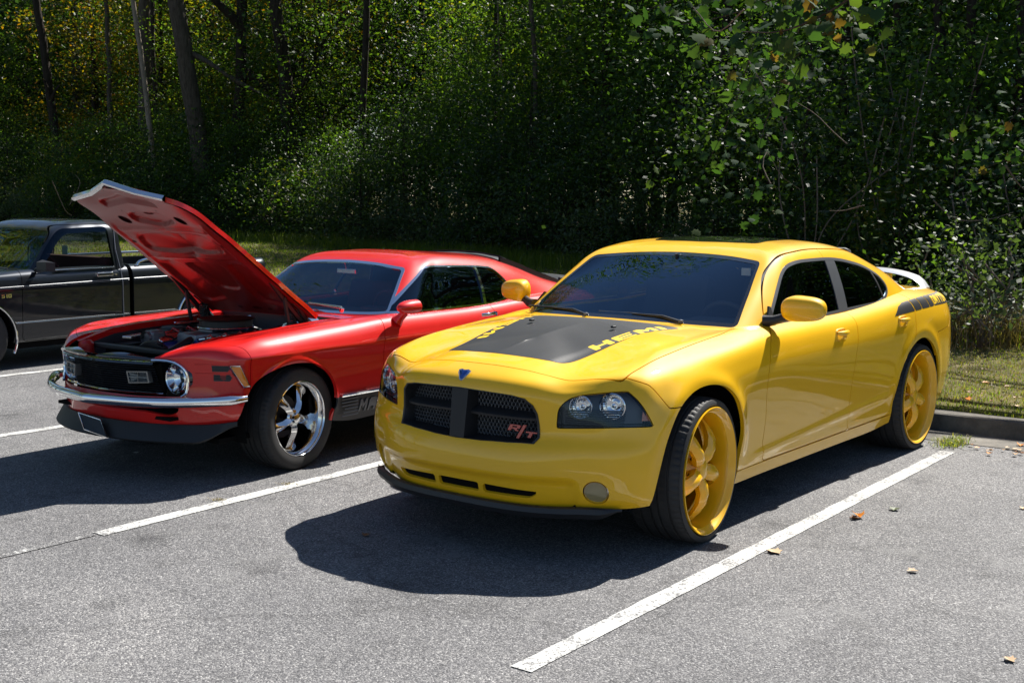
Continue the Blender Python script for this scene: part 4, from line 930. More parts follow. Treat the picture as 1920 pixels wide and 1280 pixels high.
    # ---- emit, both sides
    Y = 'yellow_paint'
    emit('hood', merge(hood, mirror(hood)), Y, sedan)
    emit('front_bumper', merge(fascia, mirror(fascia)), Y, sedan, .02)
    emit('rear_bumper', merge(rear_bumper, mirror(rear_bumper)), Y, sedan)
    emit('boot_lid', merge(trunk, mirror(trunk)), Y, sedan)
    doors = {}
    for sgn in (1, -1):
        f = (lambda m: m) if sgn > 0 else mirror
        emit('fender', f(fender), Y, sedan, .022); emit('quarter_panel', f(quarter), Y, sedan, .022)
        doors[sgn] = (emit('front_door', f(door_f), Y, sedan), emit('rear_door', f(door_r), Y, sedan)); emit('sill', f(sill), Y, sedan)
    # dark shell behind the gaps
    shell = surf(C, .03, 2, 1, post=post); shell = offset(shell, -.016)
    for fn in (lambda m: XZ(m, arch_f)+.02, lambda m: XZ(m, arch_r)+.02, lambda m: hl(m)+.004, lambda m: fogf(m)+.004, lambda m: np.minimum(YZ(m, gp), m.V[:, 0]-.3)+.004,
               lambda m: np.minimum(XY(m, [(-.62,-.1),(-.62,.70),(-1.0,.77),(-2.4,.78),(-2.8,.74),(-3.2,.60),(-3.2,-.1)]), m.V[:, 2]-.9)):
        shell = outside(shell, fn)
    emit('inner_shell', merge(shell, mirror(shell)), 'cavity_black', sedan, 0)
    # ---- glasshouse
    G = []
    G.append(col([-.44,-.82,-1.28,-1.36,-1.55,-1.75], 0., [1.030,1.225,1.415,1.440,1.468,1.485]))
    G.append(col([-.46,-.835,-1.27,-1.35,-1.54,-1.75], [.35,.31,.27,.25,.14,0], [1.028,1.222,1.410,1.437,1.467,1.485]))
    G.append(col([-.53,-.87,-1.235,-1.325,-1.53,-1.76], [.62,.555,.485,.45,.26,0], [1.020,1.212,1.397,1.428,1.464,1.486]))
    G.append(col([-.625,-.905,-1.185,-1.29,-1.52,-1.77], [.765,.700,.618,.565,.32,0], [1.005,1.200,1.380,1.420,1.463,1.486]))
    G.append(col([-.76,-1.00,-1.25,-1.36,-1.56,-1.79], [.822,.748,.650,.585,.33,0], [1.00,1.20,1.388,1.428,1.466,1.487]))
    G.append(col([-1.05,-1.20,-1.42,-1.50,-1.66,-1.83], [.835,.765,.664,.592,.34,0], [1.00,1.21,1.404,1.444,1.475,1.488]))
    G.append(col([-1.5,-1.58,-1.70,-1.76,-1.83,-1.90], [.84,.770,.668,.592,.34,0], [1.00,1.21,1.412,1.452,1.480,1.489]))
    G.append(col([-2.0,-2.02,-2.04,-2.05,-2.04,-2.02], [.84,.770,.665,.590,.34,0], [1.00,1.21,1.410,1.450,1.478,1.488]))
    G.append(col([-2.4,-2.39,-2.36,-2.32,-2.23,-2.15], [.835,.765,.650,.575,.33,0], [1.02,1.21,1.385,1.425,1.462,1.482]))
    G.append(col([-2.75,-2.73,-2.66,-2.55,-2.40,-2.27], [.82,.750,.632,.560,.32,0], [1.04,1.20,1.330,1.378,1.440,1.470]))
    G.append(col([-3.05,-3.04,-2.97,-2.78,-2.53,-2.37], [.80,.715,.612,.545,.31,0], [1.06,1.165,1.250,1.315,1.410,1.455]))
    G.append(col([-3.30,-3.24,-3.13,-2.88,-2.59,-2.42], [.74,.665,.575,.52,.30,0], [1.07,1.125,1.190,1.282,1.392,1.445]))
    G.append(col([-3.46,-3.36,-3.20,-2.93,-2.63,-2.45], [.60,.56,.50,.45,.27,0], [1.07,1.115,1.175,1.270,1.382,1.438]))
    G.append(col([-3.54,-3.42,-3.24,-2.96,-2.66,-2.47], [.33,.31,.28,.25,.15,0], [1.075,1.118,1.180,1.275,1.380,1.435]))
    G.append(col([-3.57,-3.44,-3.26,-2.97,-2.67,-2.48], 0., [1.08,1.12,1.185,1.28,1.38,1.434]))
    H = surf(G, .012, 3, 3)
    wsp = rpoly([(-.2,1.052),(.30,1.048),(.60,1.040),(.725,1.032),(.665,1.20),(.592,1.374),(.30,1.403),(-.2,1.412)], [0,.1,.2,.03,0,.03,.2,0])
    wfn = lambda m: np.minimum(YZ(m, wsp), (-1.45-m.V[:, 0])*-1)
    ws, H = split(H, wfn, 0)
    bl = lambda m: np.minimum(XY(m, rpoly([(-3.50,-.2),(-3.48,.30),(-3.38,.52),(-3.15,.555),(-2.72,.50),(-2.66,.30),(-2.64,-.2)], [0,.1,.08,.1,.06,.1,0])), m.V[:, 1]*0+1)
    back, H = split(H, bl, 0)
    # door frames with their black seam
    frame = curve([(-.79,.99),(-.84,1.09),(-.94,1.205),(-1.10,1.325),(-1.27,1.396),(-1.50,1.424),(-1.99,1.427),(-2.44,1.388),(-2.70,1.325),(-2.90,1.24),(-3.00,1.15),(-2.97,1.07),(-2.93,.99)], .03)
    frame = np.vstack([frame, [(-2.9,.9),(-.8,.9)]])
    ff = lambda m: np.minimum(XZ(m, frame), m.V[:, 1]-.5)
    doorframe, H = split(H, ff, .0035)
    wpoly = rpoly([(-.815,1.034),(-1.009,1.19),(-1.228,1.345),(-1.43,1.378),(-1.876,1.380),(-2.106,1.362),(-2.454,1.311),(-2.66,1.235),(-2.735,1.150),(-2.66,1.085),(-2.50,1.052),(-1.957,1.044),(-1.524,1.035)], [.01,.1,.1,.1,.2,.1,.15,.06,.06,.06,.1,.2,.1])
    wf = lambda m: np.minimum(XZ(m, wpoly), m.V[:, 1]-.4)
    side, doorframe = split(doorframe, wf, 0)
    trim_out = lambda m: np.minimum(XZ(m, wpoly)-.018, m.V[:, 1]-.4)
    glass, trim = split(side, trim_out, 0)
    bp_ = [(-1.800,1.0),(-1.835,1.39),(-1.978,1.39),(-1.938,1.0)]
    pillar, glass = split(glass, lambda m: XZ(m, bp_), 0)
    qtr, glass = split(glass, lambda m: -np.abs(m.V[:, 0]+2.585-(m.V[:, 2]-1.1)*.28)+.012, 0)
    gf, gr = split(glass, lambda m: m.V[:, 0]+1.9, 0)
    fr_f, fr_r = split(doorframe, lambda m: m.V[:, 0]+1.87-(m.V[:, 2]-1.2)*.2, .002)
    band = lambda m: np.minimum(YZ(m, wsp)-.018, m.V[:, 1]*0+1)
    wsg, wsb = split(ws, band, 0)
    emit('roof', merge(H, mirror(H)), Y, sedan, .008)
    emit('windshield', offset(merge(wsg, mirror(wsg)), -.003), 'windshield_glass', sedan, 0)
    emit('windshield_seal', offset(merge(wsb, mirror(wsb)), -.001), 'gloss_black', sedan, .006)
    emit('rear_window', offset(merge(back, mirror(back)), -.003), 'tint_glass', sedan, 0)
    for sgn in (1, -1):
        f = (lambda m: m) if sgn > 0 else mirror
        emit('door_frame', f(fr_f), Y, sedan, .012); emit('door_frame', f(fr_r), Y, sedan, .012)
        emit('window_trim', f(offset(trim, .002)), 'trim_grey', sedan, .01)
        emit('window_pillar', f(offset(pillar, .001)), 'trim_grey', sedan, .01); emit('window_pillar', f(qtr), 'trim_black', sedan, .006)
        emit('window', f(offset(gf, -.004)), 'tint_glass', sedan, 0); emit('window', f(offset(gr, -.004)), 'tint_glass', sedan, 0)
    # inner roof shell to close the seams
    Hs = surf(G, .03, 3, 3); Hs = offset(Hs, -.013)
    for fn in (wfn, bl, lambda m: wf(m)+.0): Hs = outside(Hs, fn)
    emit('headliner', merge(Hs, mirror(Hs)), 'interior', sedan, 0)
    # ---- decals on the hood: black field with lettering cut out
    F_ = merge(hood, mirror(hood))
    hood_full = F_
    half = rpoly([(.615,0),(.605,.20),(.585,.33),(.530,.398),(.18,.428),(-.06,.448),(-.36,.512),(-.365,.40),(-.395,0)], [0,.1,.06,.08,.1,.1,.01,.1,0])
    stripe_poly = np.vstack([half, (half*[1, -1])[::-1]])
    S = inside(F_, lambda m: XY(m, stripe_poly))
    LT, wid = letters('HEMI', .125, .062, .022)
    def place(poly, sgn):
        # local (a along, b up) to the hood; driver side reads front to rear, tops toward the centre
        P0 = np.array([.285, .398]); P1 = np.array([-.275, .487]); d = (P1-P0)/np.linalg.norm(P1-P0); nrm = np.array([d[1], -d[0]])
        k = np.linalg.norm(P1-P0)/wid; q = P0+np.outer(poly[:, 0]*k, d)-np.outer(poly[:, 1], -nrm)*1
        q = P0+np.outer(poly[:, 0]*k, d)+np.outer(poly[:, 1], nrm if nrm[1] < 0 else -nrm)
        if sgn < 0:
            # same word turned to read from the other side
            q = P1+np.outer(poly[:, 0]*k, -d)+np.outer(poly[:, 1], nrm if nrm[1] < 0 else -nrm); q = q*[1, -1]
        return q
    polys = [place(p, s) for ch, p in LT for s in (1, -1)]
    def lf(m): return np.maximum.reduce([XY(m, p) for p in polys])
    tags_ = [(ch, s) for ch, p in LT for s in (1, -1)]
    # refine locally for crisp letters: use a finer surface
    Bf = surf(C, .007, 4, 2, post=post)
    fine = inside(Bf, lambda m: np.minimum(XY(m, half[:, :] if False else np.vstack([half, [(-.395,-.05),(.615,-.05)]])), m.V[:, 2]-.84))
    fine = clip(fine, np.where(fine.V[:, 1] >= -1e-6, 1., -1.))
    fine = merge(fine, mirror(fine)); lt, field = split(fine, lf, 0)
    emit('hood_decal', offset(field, .0012), 'decal_black', sedan, 0)
    for p_, (ch, sg) in zip(polys, tags_):
        c_ = p_.mean(0); near = clip(lt, .16-np.hypot(lt.V[:, 0]-c_[0], lt.V[:, 1]-c_[1])); o = emit('hood_letter', offset(inside(near, lambda m: XY(m, p_)+.004), .0016), 'stripe_yellow', sedan, 0); o['label'] = 'yellow block letter %s on the %s side of the bonnet decal' % (ch, 'driver' if sg > 0 else 'passenger')
    # ---- rear quarter stripe with lettering
    def sidepatch(poly): return inside(Bf, lambda m: np.minimum(XZ(m, poly), m.V[:, 1]-.6))
    low, hi = (-2.50, .982), (-3.56, .985)
    bars = [[(-2.49,.972),(-2.60,1.028),(-2.70,1.048),(-2.82,1.055),(-2.845,1.0),(-2.86,.985)], [(-2.835,1.056),(-2.965,1.062),(-3.0,.988),(-2.875,.985)], [(-2.98,1.062),(-3.13,1.066),(-3.17,.99),(-3.015,.988)], [(-3.145,1.066),(-3.24,1.067),(-3.28,.992),(-3.185,.99)]]
    lbar = [(-3.255,1.067),(-3.78,1.062),(-3.78,.985),(-3.295,.992)]
    LD, wd = letters('DAYTONA', .062, .058, .011)
    lps = [np.stack([-3.285-p[:, 0]*.95-p[:, 1]*-.2, 1.0+p[:, 1]], 1) for ch, p in LD]
    ptch = sidepatch(lbar); lt2, fld2 = split(ptch, lambda m: np.maximum.reduce([XZ(m, p) for p in lps]), 0)
    st = merge(*[sidepatch(b) for b in bars], fld2)
    for sgn in (1, -1):
        f = (lambda m: m) if sgn > 0 else mirror
        emit('side_decal', f(offset(st, .0014)), 'decal_black', sedan, 0)
        if sgn > 0: o = emit('side_lettering', offset(lt2, .0016), 'stripe_yellow', sedan, 0); o['label'] = 'yellow letters DAYTONA in the black quarter panel stripe'
    # ---- roof dark panel
    Hf = surf(G, .012, 3, 3)
    rp = inside(Hf, lambda m: np.minimum(XY(m, rpoly([(-1.52,-.1),(-1.54,.38),(-2.12,.40),(-2.16,-.1)], [0,.06,.06,0])), m.V[:, 2]-1.42))
    emit('roof_panel', offset(merge(rp, mirror(rp)), .0025), 'gloss_black', sedan, .002)
    # ---- grille
    g = empty('grille', parent=sedan)
    gh = merge(grillehole, mirror(grillehole))
    # surround lip and recessed tunnel
    ring_in = np.vstack([gp[gp[:, 0] >= 0]]); ring_in = ring_in[np.argsort(-np.arctan2(ring_in[:, 1]-.685, ring_in[:, 0]))] if False else ring_in
    def fx(y, z):  # fascia depth at (y,z) by nearest vertex
        A = fullf; d = (A[:, 1]-y)**2+(A[:, 2]-z)**2; return A[np.argmin(d), 0]
    fullf = Bf.V[(Bf.V[:, 0] > .55) & (Bf.V[:, 2] < .88)]
    base = [(.0,.810),(.15,.806),(.31,.800),(.38,.788),(.418,.755),(.433,.715),(.440,.66),(.445,.60),(.43,.572),(.3,.568),(.15,.562),(0,.560)]
    loop = base+[(-y, z) for y, z in base[::-1][1:-1]]
    def ringpts(sc, dx, dz=0): return [(fx(abs(y), z)+dx, y*sc, .685+(z-.685)*sc+dz) for y, z in loop]
    n = len(loop); R0 = ringpts(1.004, .002); R1 = ringpts(.975, .004); R2 = ringpts(.955, -.012); R3 = ringpts(.90, -.085)
    V = R0+R1+R2+R3; F = [(k*n+i, k*n+(i+1) % n, (k+1)*n+(i+1) % n, (k+1)*n+i) for k in range(3) for i in range(n)]
    mb = MB().add(V, F); mb.build('surround', 'trim_black', g, auto=50)
    # hex mesh behind
    mesh = MB(); rh = .0125; dy = rh*math.sqrt(3); dz = rh*1.5
    gl = [(y*.915, .685+(z-.685)*.915) for y, z in loop]
    for r_ in range(-9, 10):
        for c_ in range(-20, 21):
            yc = (c_+.5*(r_ % 2))*dy; zc = .685+r_*dz
            if sdf(np.array([[yc, zc]]), gl)[0] < -.004: continue
            xb = fx(abs(yc), .70)-.060
            o_ = [(yc+rh*math.sin(a), zc+rh*math.cos(a)) for a in [k*math.pi/3 for k in range(6)]]
            i_ = [(yc+rh*.72*math.sin(a), zc+rh*.72*math.cos(a)) for a in [k*math.pi/3 for k in range(6)]]
            V = [(xb, y, z) for y, z in o_]+[(xb+.003, y, z) for y, z in i_]+[(xb-.012, y, z) for y, z in i_]
            mesh.add(V, [(k, (k+1) % 6, 6+(k+1) % 6, 6+k) for k in range(6)]+[(6+k, 6+(k+1) % 6, 12+(k+1) % 6, 12+k) for k in range(6)])
    o = mesh.build('grille_mesh', 'trim_grey', g); o['kind'] = 'stuff'
    b = MB()
    for yy0 in np.linspace(-.40, .40, 9)[:-1]:
        yy1 = yy0+.1
        b.add([(fx(abs(yy0), .7)-.075, yy0, .56), (fx(abs(yy1), .7)-.075, yy1, .56), (fx(abs(yy1), .7)-.075, yy1, .82), (fx(abs(yy0), .7)-.075, yy0, .82)], [(0, 1, 2, 3)])
    b.build('grille_backing', 'cavity_black', g)
    # cross bars
    b = MB()
    def xb(y, z): return fx(abs(y), z)
    b.add([(xb(0,.81)-.006,-.052,.812),(xb(0,.81)-.006,.052,.812),(xb(0,.56)+.002,.046,.562),(xb(0,.56)+.002,-.046,.562),(.81,-.06,.812),(.81,.06,.812),(.80,.055,.562),(.80,-.055,.562)], [(0,1,2,3),(0,4,5,1),(1,5,6,2),(2,6,7,3),(3,7,4,0)])
    b.build('vertical_bar', 'decal_black', g)
    for s_ in (1, -1):
        b = MB(); ys = np.linspace(.05, .425, 9); V = []; F = []
        for y in ys:
            xf = xb(y, .69)-.004-.02*(y > .36)*(y-.36)/.06; zt = .705-.012*y; 
            V += [(xf-.075, s_*y, zt+.022), (xf-.012, s_*y, zt-.002), (xf, s_*y, zt-.012), (xf-.002, s_*y, zt-.024), (xf-.075, s_*y, zt-.036)]
        for i in range(len(ys)-1):
            for k in range(4): F.append((i*5+k, i*5+k+1, (i+1)*5+k+1, (i+1)*5+k))
        b.add(V, F).build('crossbar', 'decal_black', g, auto=35)
    # R/T badge
    b = MB()
    def badge(polys, y0, z0, w_, h_, x_):
        for p in polys:
            q = [(y0+px_*w_+.25*py_*w_, z0+py_*h_) for px_, py_ in p]
            b.prism(q, 0, .008, lambda yy, zz, h: (x_-.10*(yy-.3)+h, yy, zz))
    badge(GLY['R'], .272, .622, .062, .030, .853); badge(GLY['T'], .358, .594, .060, .030, .846)
    b.prism([(.318,.586),(.334,.586),(.376,.655),(.360,.655)], 0, .008, lambda yy, zz, h: (.85-.10*(yy-.3)+h, yy, zz))
    o = b.build('grille_badge', 'badge_red', sedan); o['label'] = 'red slanted R/T letters on the grille mesh'
    # emblem on the nose
    b = MB(); em = [(0,.026),(.018,.030),(.034,.024),(.030,.006),(.018,-.012),(.010,-.028),(0,-.034),(-.010,-.028),(-.018,-.012),(-.030,.006),(-.034,.024),(-.018,.030)]
    def nose(y, z, h): 
        zz = .868+z*.75; return (.872-(z)*.55+h*.8, y, zz+h*.55)
    V = [nose(y, z, 0) for y, z in em]+[nose(y*.75, z*.8, .011) for y, z in em]+[nose(0, 0, .016)]; n = len(em)
    b.add(V, [(i, (i+1) % n, n+(i+1) % n, n+i) for i in range(n)]+[(n+i, n+(i+1) % n, 2*n) for i in range(n)])
    b.build('nose_emblem', 'badge_blue', sedan)
    b = MB(); b.add([nose(y*1.18, z*1.15, 0) for y, z in em]+[nose(y*1.12, z*1.1, .006) for y, z in em]+[nose(y*.9, z*.9, .006) for y, z in em], [(k*n+i, k*n+(i+1) % n, (k+1)*n+(i+1) % n, (k+1)*n+i) for k in range(2) for i in range(n)])
    b.build('emblem_frame', 'chrome', sedan)
    # ---- lamps
    for sgn in (1, -1):
        f = (lambda m: m) if sgn > 0 else mirror
        hlr = empty('headlight', parent=sedan)
        emit('lamp_glass', f(offset(lamp, -.001)), 'lens', hlr, 0)
        # housing: same face pushed inward
        hs = TM(lamp.V+np.array([-.088, -.035, 0.]), lamp.N, lamp.U, lamp.T)
        lampA, lampB = split(hs, lambda m: m.V[:, 1]-(.818-.0*(m.V[:, 2]))+(.0), .003)
        emit('housing', f(lampB), 'trim_grey', hlr, 0)
        tunnel = flange(TM(lamp.V, lamp.N, lamp.U, lamp.T), .075, dirv=(.8, .25, 0))
        rim = TM(tunnel.V, tunnel.N, tunnel.U, tunnel.T[len(lamp.T):])
        emit('lamp_edge', f(compact(rim)), 'gloss_black', hlr, 0)
        amb = TM(lampA.V+np.array([.070, .026, 0]), lampA.N, lampA.U, lampA.T)
        amb = clip(amb, np.minimum.reduce([amb.V[:, 2]-.690, .808-amb.V[:, 2], amb.V[:, 0]-(.508+(amb.V[:, 2]-.69)*.36), amb.V[:, 1]-.838]))
        emit('turn_signal', f(amb), 'orange_lens', hlr, .01); emit('housing', f(lampA), 'gloss_black', hlr, 0)
        # louvred lower apron of the lamp
        b = MB()
        for k in range(7):
            z = .668+.0105*k; pts = [(fx(.535, z)-.040, .535, z), (fx(.66, z)-.040, .655, z), (fx(.78, z)-.040, .775, z)]
            b.tube([(x_, y_*sgn, z_) for x_, y_, z_ in pts], .0042, 6)
        b.build('lamp_louvre', 'trim_black', hlr)
        for (yc, zc, r_) in ((.617, .752, .055), (.741, .757, .061)):
            x0 = fx(yc, zc)-.014
            Rm = Matrix.Rotation(math.radians(20), 4, 'Z') @ Matrix.Identity(4)
            b = MB(); b.lathe([(.004, r_*1.0), (.0, r_*1.07), (-.006, r_*1.04), (-.006, r_*.99)], 36, 'x')
            prof = [(-.006, r_*.99), (-.030, r_*.86), (-.046, r_*.62), (-.054, r_*.35), (-.055, .30*r_), (-.038, .24*r_), (-.034, .16*r_), (-.03, 0.0)]
            b2 = MB(); nseg = 30
            b2.lathe(prof, nseg, 'x')
            for mb_, nm, mt in ((b, 'lamp_ring', 'chrome'), (b2, 'reflector', 'reflector')):
                mb_.V = [tuple((Rm @ Vector((v[0], v[1], v[2])))+Vector((x0, yc-.012, zc))) for v in mb_.V]
                mb_.V = [(v[0], v[1]*sgn, v[2]) for v in mb_.V]; mb_.build(nm, mt, hlr, auto=(60 if nm == 'lamp_ring' else 8))
        fg = empty('fog_light', parent=sedan)
        emit('fog_glass', f(offset(fog, -.012)), 'fog_lens', fg, 0); rimf = flange(fog, .03); emit('fog_bezel', f(compact(TM(rimf.V, rimf.N, rimf.U, rimf.T[len(fog.T):]))), 'yellow_paint', fg, 0)
        bk = TM(fog.V-[.03, .01, 0], fog.N, fog.U, fog.T); emit('fog_back', f(bk), 'reflector', fg, 0)
    b = MB(); b.box((.80, 0, .325), (.02, .9, .06)); b.build('intake_backing', 'cavity_black', sedan)
    # ---- chin lip
    tp = [(.905,0,.272),(.90,.2,.272),(.868,.40,.272),(.81,.535,.272),(.738,.66,.275),(.690,.745,.272),(.645,.80,.268)]
    tp = curve(tp, .03); V = []; F = []
    for i, p in enumerate(tp):
        t = tp[min(i+1, len(tp)-1)]-tp[max(i-1, 0)]; nx = np.array([-t[1]*-1, 0, 0]); nrm = np.array([t[1], -t[0], 0]); nrm /= np.linalg.norm(nrm); nrm *= np.sign(nrm[0]+1e-9) if nrm[0] != 0 else 1
        k = 1-sstep(np.array(i/(len(tp)-1)), .82, 1.0)*.85
        q = [p+nrm*.004, p+nrm*.022*k-[0,0,.006], p+nrm*.030*k-[0,0,.026*k+.004], p+nrm*.016*k-[0,0,.052*k+.004], p-nrm*.03-[0,0,.050*k+.004]]
        V += q
    for i in range(len(tp)-1):
        for k in range(4): F.append((i*5+k, i*5+k+1, (i+1)*5+k+1, (i+1)*5+k))
    V = np.array(V); Vm = V*[1, -1, 1]
    MB().add(V, F).add(Vm, [f_[::-1] for f_ in F]).build('chin_lip', 'trim_black', sedan, auto=40)
    # underbody, wheel wells
    b = MB(); b.box((-1.55, 0, .25), (3.9, 1.5, .03)); b.box((.45, 0, .29), (.6, 1.2, .05)); b.box((-3.6, 0, .36), (.6, 1.1, .05)); b.build('underbody', 'cavity_black', sedan)
    for sgn in (1, -1):
        for cx, cz, R in ((.07, .36, .43), (-2.98, .37, .43)):
            b = MB(); n = 24; V = []
            for k in range(n+1):
                a = math.pi*k/n*1.16-.25; V += [(cx+R*math.cos(a), sgn*.86, cz+R*math.sin(a)), (cx+R*math.cos(a), sgn*.55, cz+R*math.sin(a))]
            F = [(2*k, 2*k+1, 2*k+3, 2*k+2) for k in range(n)]; F.append(tuple(2*k+1 for k in range(n+1)))
            b.add(V, F).build('wheel_liner', 'cavity_black', sedan)
    # ---- mirrors
    for sgn in (1, -1):
        mr = empty('mirror', parent=sedan)
        # housing: superellipsoid
        V = []; F = []; nu, nv = 36, 18; e = .62
        def sp(c, p): return math.copysign(abs(c)**p, c)
        for i in range(nv+1):
            ph = -math.pi/2+math.pi*i/nv
            for j in range(nu):
                th_ = 2*math.pi*j/nu
                a, b_, c_ = sp(math.cos(ph), e)*sp(math.cos(th_), e), sp(math.cos(ph), e)*sp(math.sin(th_), e), sp(math.sin(ph), .78)
                tap = 1-.16*b_-.10*max(0, a)
                x = -.868+a*.070*tap; y = 1.012+b_*.116; z = 1.137+c_*.070*(1-.14*b_)*(1-.12*a)
                if a < -.55: x = -.868-.0385+(a+.55)*.01
                V.append((x-(y-1.0)*.20, y*sgn, z))
        for i in range(nv):
            for j in range(nu):
                j2 = (j+1) % nu; F.append((i*nu+j, i*nu+j2, (i+1)*nu+j2, (i+1)*nu+j))
        MB().add(V, F).build('mirror_housing', 'yellow_paint', mr, auto=40)
        b = MB(); b.tube([(-.80, .80*sgn, 1.062), (-.815, .855*sgn, 1.068), (-.835, .90*sgn, 1.085), (-.855, .96*sgn, 1.095)], [.034, .028, .024, .020], 12); b.build('mirror_arm', 'trim_black', mr, auto=60)
        b = MB(); b.prism([(-.795,1.036),(-.905,1.036),(-.905,1.135),(-.885,1.14)], .0, .02, lambda x, z, h: (x, (.822-(z-1.036)*.40+h*.5)*sgn, z)); b.build('mirror_sail', 'trim_black', mr)
    # ---- handles
    for k, (x0, z0) in enumerate(((-1.612, .925), (-2.616, .930))):
        for sgn in (1, -1):
            h = empty('door_handle', parent=sedan)
            ys = Bf.V[np.argmin((Bf.V[:, 0]-x0)**2+(Bf.V[:, 2]-z0)**2+(Bf.V[:, 1] < .6)*9), 1]
            b = MB(); n = 28; V = []
            for ring, (sx, sz, dy) in enumerate(((.080, .040, .000), (.074, .036, .007), (.066, .030, .006), (.055, .022, -.010), (.02, .01, -.014))):
                for k_ in range(n):
                    a = 2*math.pi*k_/n; c_, s_ = math.copysign(abs(math.cos(a))**.6, math.cos(a)), math.copysign(abs(math.sin(a))**.6, math.sin(a))
                    V.append((x0+sx*c_, (ys+dy-.010*abs(s_)*(s_ > 0))*sgn, z0+sz*s_))
            F = [(r*n+k_, r*n+(k_+1) % n, (r+1)*n+(k_+1) % n, (r+1)*n+k_) for r in range(4) for k_ in range(n)]
            b.add(V, F).build('handle_cup', 'yellow_paint', h, auto=50)
            b = MB(); b.tube([(x0+.066, (ys+.002)*sgn, z0+.014), (x0+.05, (ys+.018)*sgn, z0+.012), (x0, (ys+.022)*sgn, z0+.012), (x0-.05, (ys+.018)*sgn, z0+.012), (x0-.066, (ys+.002)*sgn, z0+.014)], [.010, .0145, .0155, .0145, .010], 12); b.build('handle_bar', 'yellow_paint', h, auto=60)
    # ---- spoiler
    sp_ = []
    for t in np.linspace(-1, 1, 29):
        y = t*.70; x = -3.88+.16*t*t-.02; z = 1.198-.085*abs(t)**3.6; ch = .17*(1-.25*t*t)
        if abs(t) > .90: z -= (abs(t)-.90)*.45; y = t*.70
        sp_.append([(x+ch*.5, y, z-.006), (x+ch*.25, y, z+.012), (x-ch*.1, y, z+.018), (x-ch*.5, y, z+.014), (x-ch*.5, y, z-.004), (x, y, z-.014)])
    V, F = loft(sp_); MB().add(V, F).build('spoiler', 'silver', sedan, auto=40)
    for s_ in (1, -1): b = MB(); b.bbox((-3.84, .36*s_, 1.125), (.12, .03, .10), .01); b.build('spoiler_post', 'silver', sedan)
    # tail lamps, dark red
    # ---- wipers and washer nozzles
    for k, (p0, p1) in enumerate((((-.52, .43, 1.050), (-.535, -.08, 1.062)), ((-.50, -.20, 1.052), (-.60, -.66, 1.058)))):
        wp = empty('wiper', parent=sedan)
        b = MB(); p0, p1 = Vector(p0), Vector(p1)
        b.tube([p0, p0.lerp(p1, .25)+Vector((-.01, 0, .022)), p0.lerp(p1, .65)+Vector((-.008, 0, .020))], [.012, .009, .005], 8); b.build('wiper_arm', 'trim_black', wp, auto=60)
        b = MB(); q0 = p0.lerp(p1, .15); q1 = p0.lerp(p1, 1.12); b.tube([q0+Vector((-.012, 0, .012)), q0.lerp(q1, .5)+Vector((-.02, 0, .020)), q1+Vector((-.012, 0, .012))], .006, 6); b.build('wiper_blade', 'trim_black', wp)
        b = MB(); b.lathe([(0, .016), (.014, .014), (.018, .0)], 12, 'z', c=tuple(p0)); b.build('wiper_pivot', 'trim_grey', wp)
    cow = rpoly([(-.47,-.70),(-.56,-.72),(-.62,-.74)], 0)
    b = MB(); ys = np.linspace(-.74, .74, 25); V = []
    for y in ys:
        a = abs(y); xe = -.475-.115*(a/.74)**2.4; V += [(xe+.006, y, 1.030-.010*(a/.74)**2), (xe-.03, y, 1.030-.010*(a/.74)**2), (xe-.085, y, 1.062-.014*(a/.74)**2)]
    b.add(V, [(3*i+k, 3*i+k+1, 3*i+k+4, 3*i+k+3) for i in range(24) for k in range(2)]).build('cowl', 'trim_black', sedan)
    for y in (.276, -.276):
        b = MB(); b.bbox((-.063, y, 1.052), (.03, .022, .012), .004); b.build('washer_nozzle', 'trim_black', sedan)
    # ---- cabin
    def seat(x, y, mat='interior', z0=.55):
        s_ = empty('seat', parent=sedan)
        MB().bbox((x, y, z0), (.52, .50, .16), .05).build('seat_cushion', mat, s_, auto=40)
        R = Matrix.Rotation(math.radians(-14), 3, 'Y'); MB().bbox((x-.30, y, z0+.36), (.14, .50, .64), .05, R).build('backrest', mat, s_, auto=40)
        MB().bbox((x-.38, y, z0+.77), (.10, .26, .17), .035, R).build('headrest', mat, s_, auto=40)
    for y in (.37, -.37): seat(-1.55, y)
    for y in (.37, -.37): seat(-2.35, y)
    b = MB(); b.bbox((-.90, 0, .93), (.50, 1.42, .16), .04); b.bbox((-1.08, .37, .99), (.16, .36, .08), .03); b.build('dashboard', 'interior_grey', sedan, auto=40)
    b = MB(); n = 28; R = Matrix.Rotation(math.radians(-65), 3, 'Y')
    b.tube([R @ Vector((.185*math.cos(2*math.pi*k/n), .185*math.sin(2*math.pi*k/n), 0))+Vector((-1.22, .37, .95)) for k in range(n+1)], .014, 8, False); b.tube([(-1.22, .55, .95), (-1.2, .37, .94), (-1.22, .19, .95)], .016, 6); b.build('steering_wheel', 'interior', sedan, auto=60)
    b = MB(); b.bbox((-1.22, 0, 1.325), (.03, .22, .055), .012); b.tube([(-1.22, 0, 1.34), (-1.20, 0, 1.40)], .012, 6); b.build('rearview_mirror', 'trim_black', sedan)
    b = MB(); b.box((-1.165, .50, 1.31), (.004, .06, .045)); b.build('windshield_sticker', 'paper', sedan)
    b = MB(); b.box((-1.8, 0, .50), (2.6, 1.55, .03)); b.box((-.72, 0, .75), (.03, 1.5, .5)); b.box((-2.95, 0, .85), (.5, 1.2, .30)); b.build('cabin_floor', 'interior', sedan)
    for sgn in (1, -1):
        b = MB(); b.box((-1.75, .80*sgn, .78), (2.1, .03, .50)); b.build('door_card', 'interior', sedan)
    for x in (.062, -2.984):
        for sgn in (1, -1):
            w_ = sedan_wheel(x, sgn)
            if x > -1: w_.rotation_euler = (0, 0, math.radians(5.2)); w_.location.x += .955*math.sin(math.radians(5.2))*sgn*.8
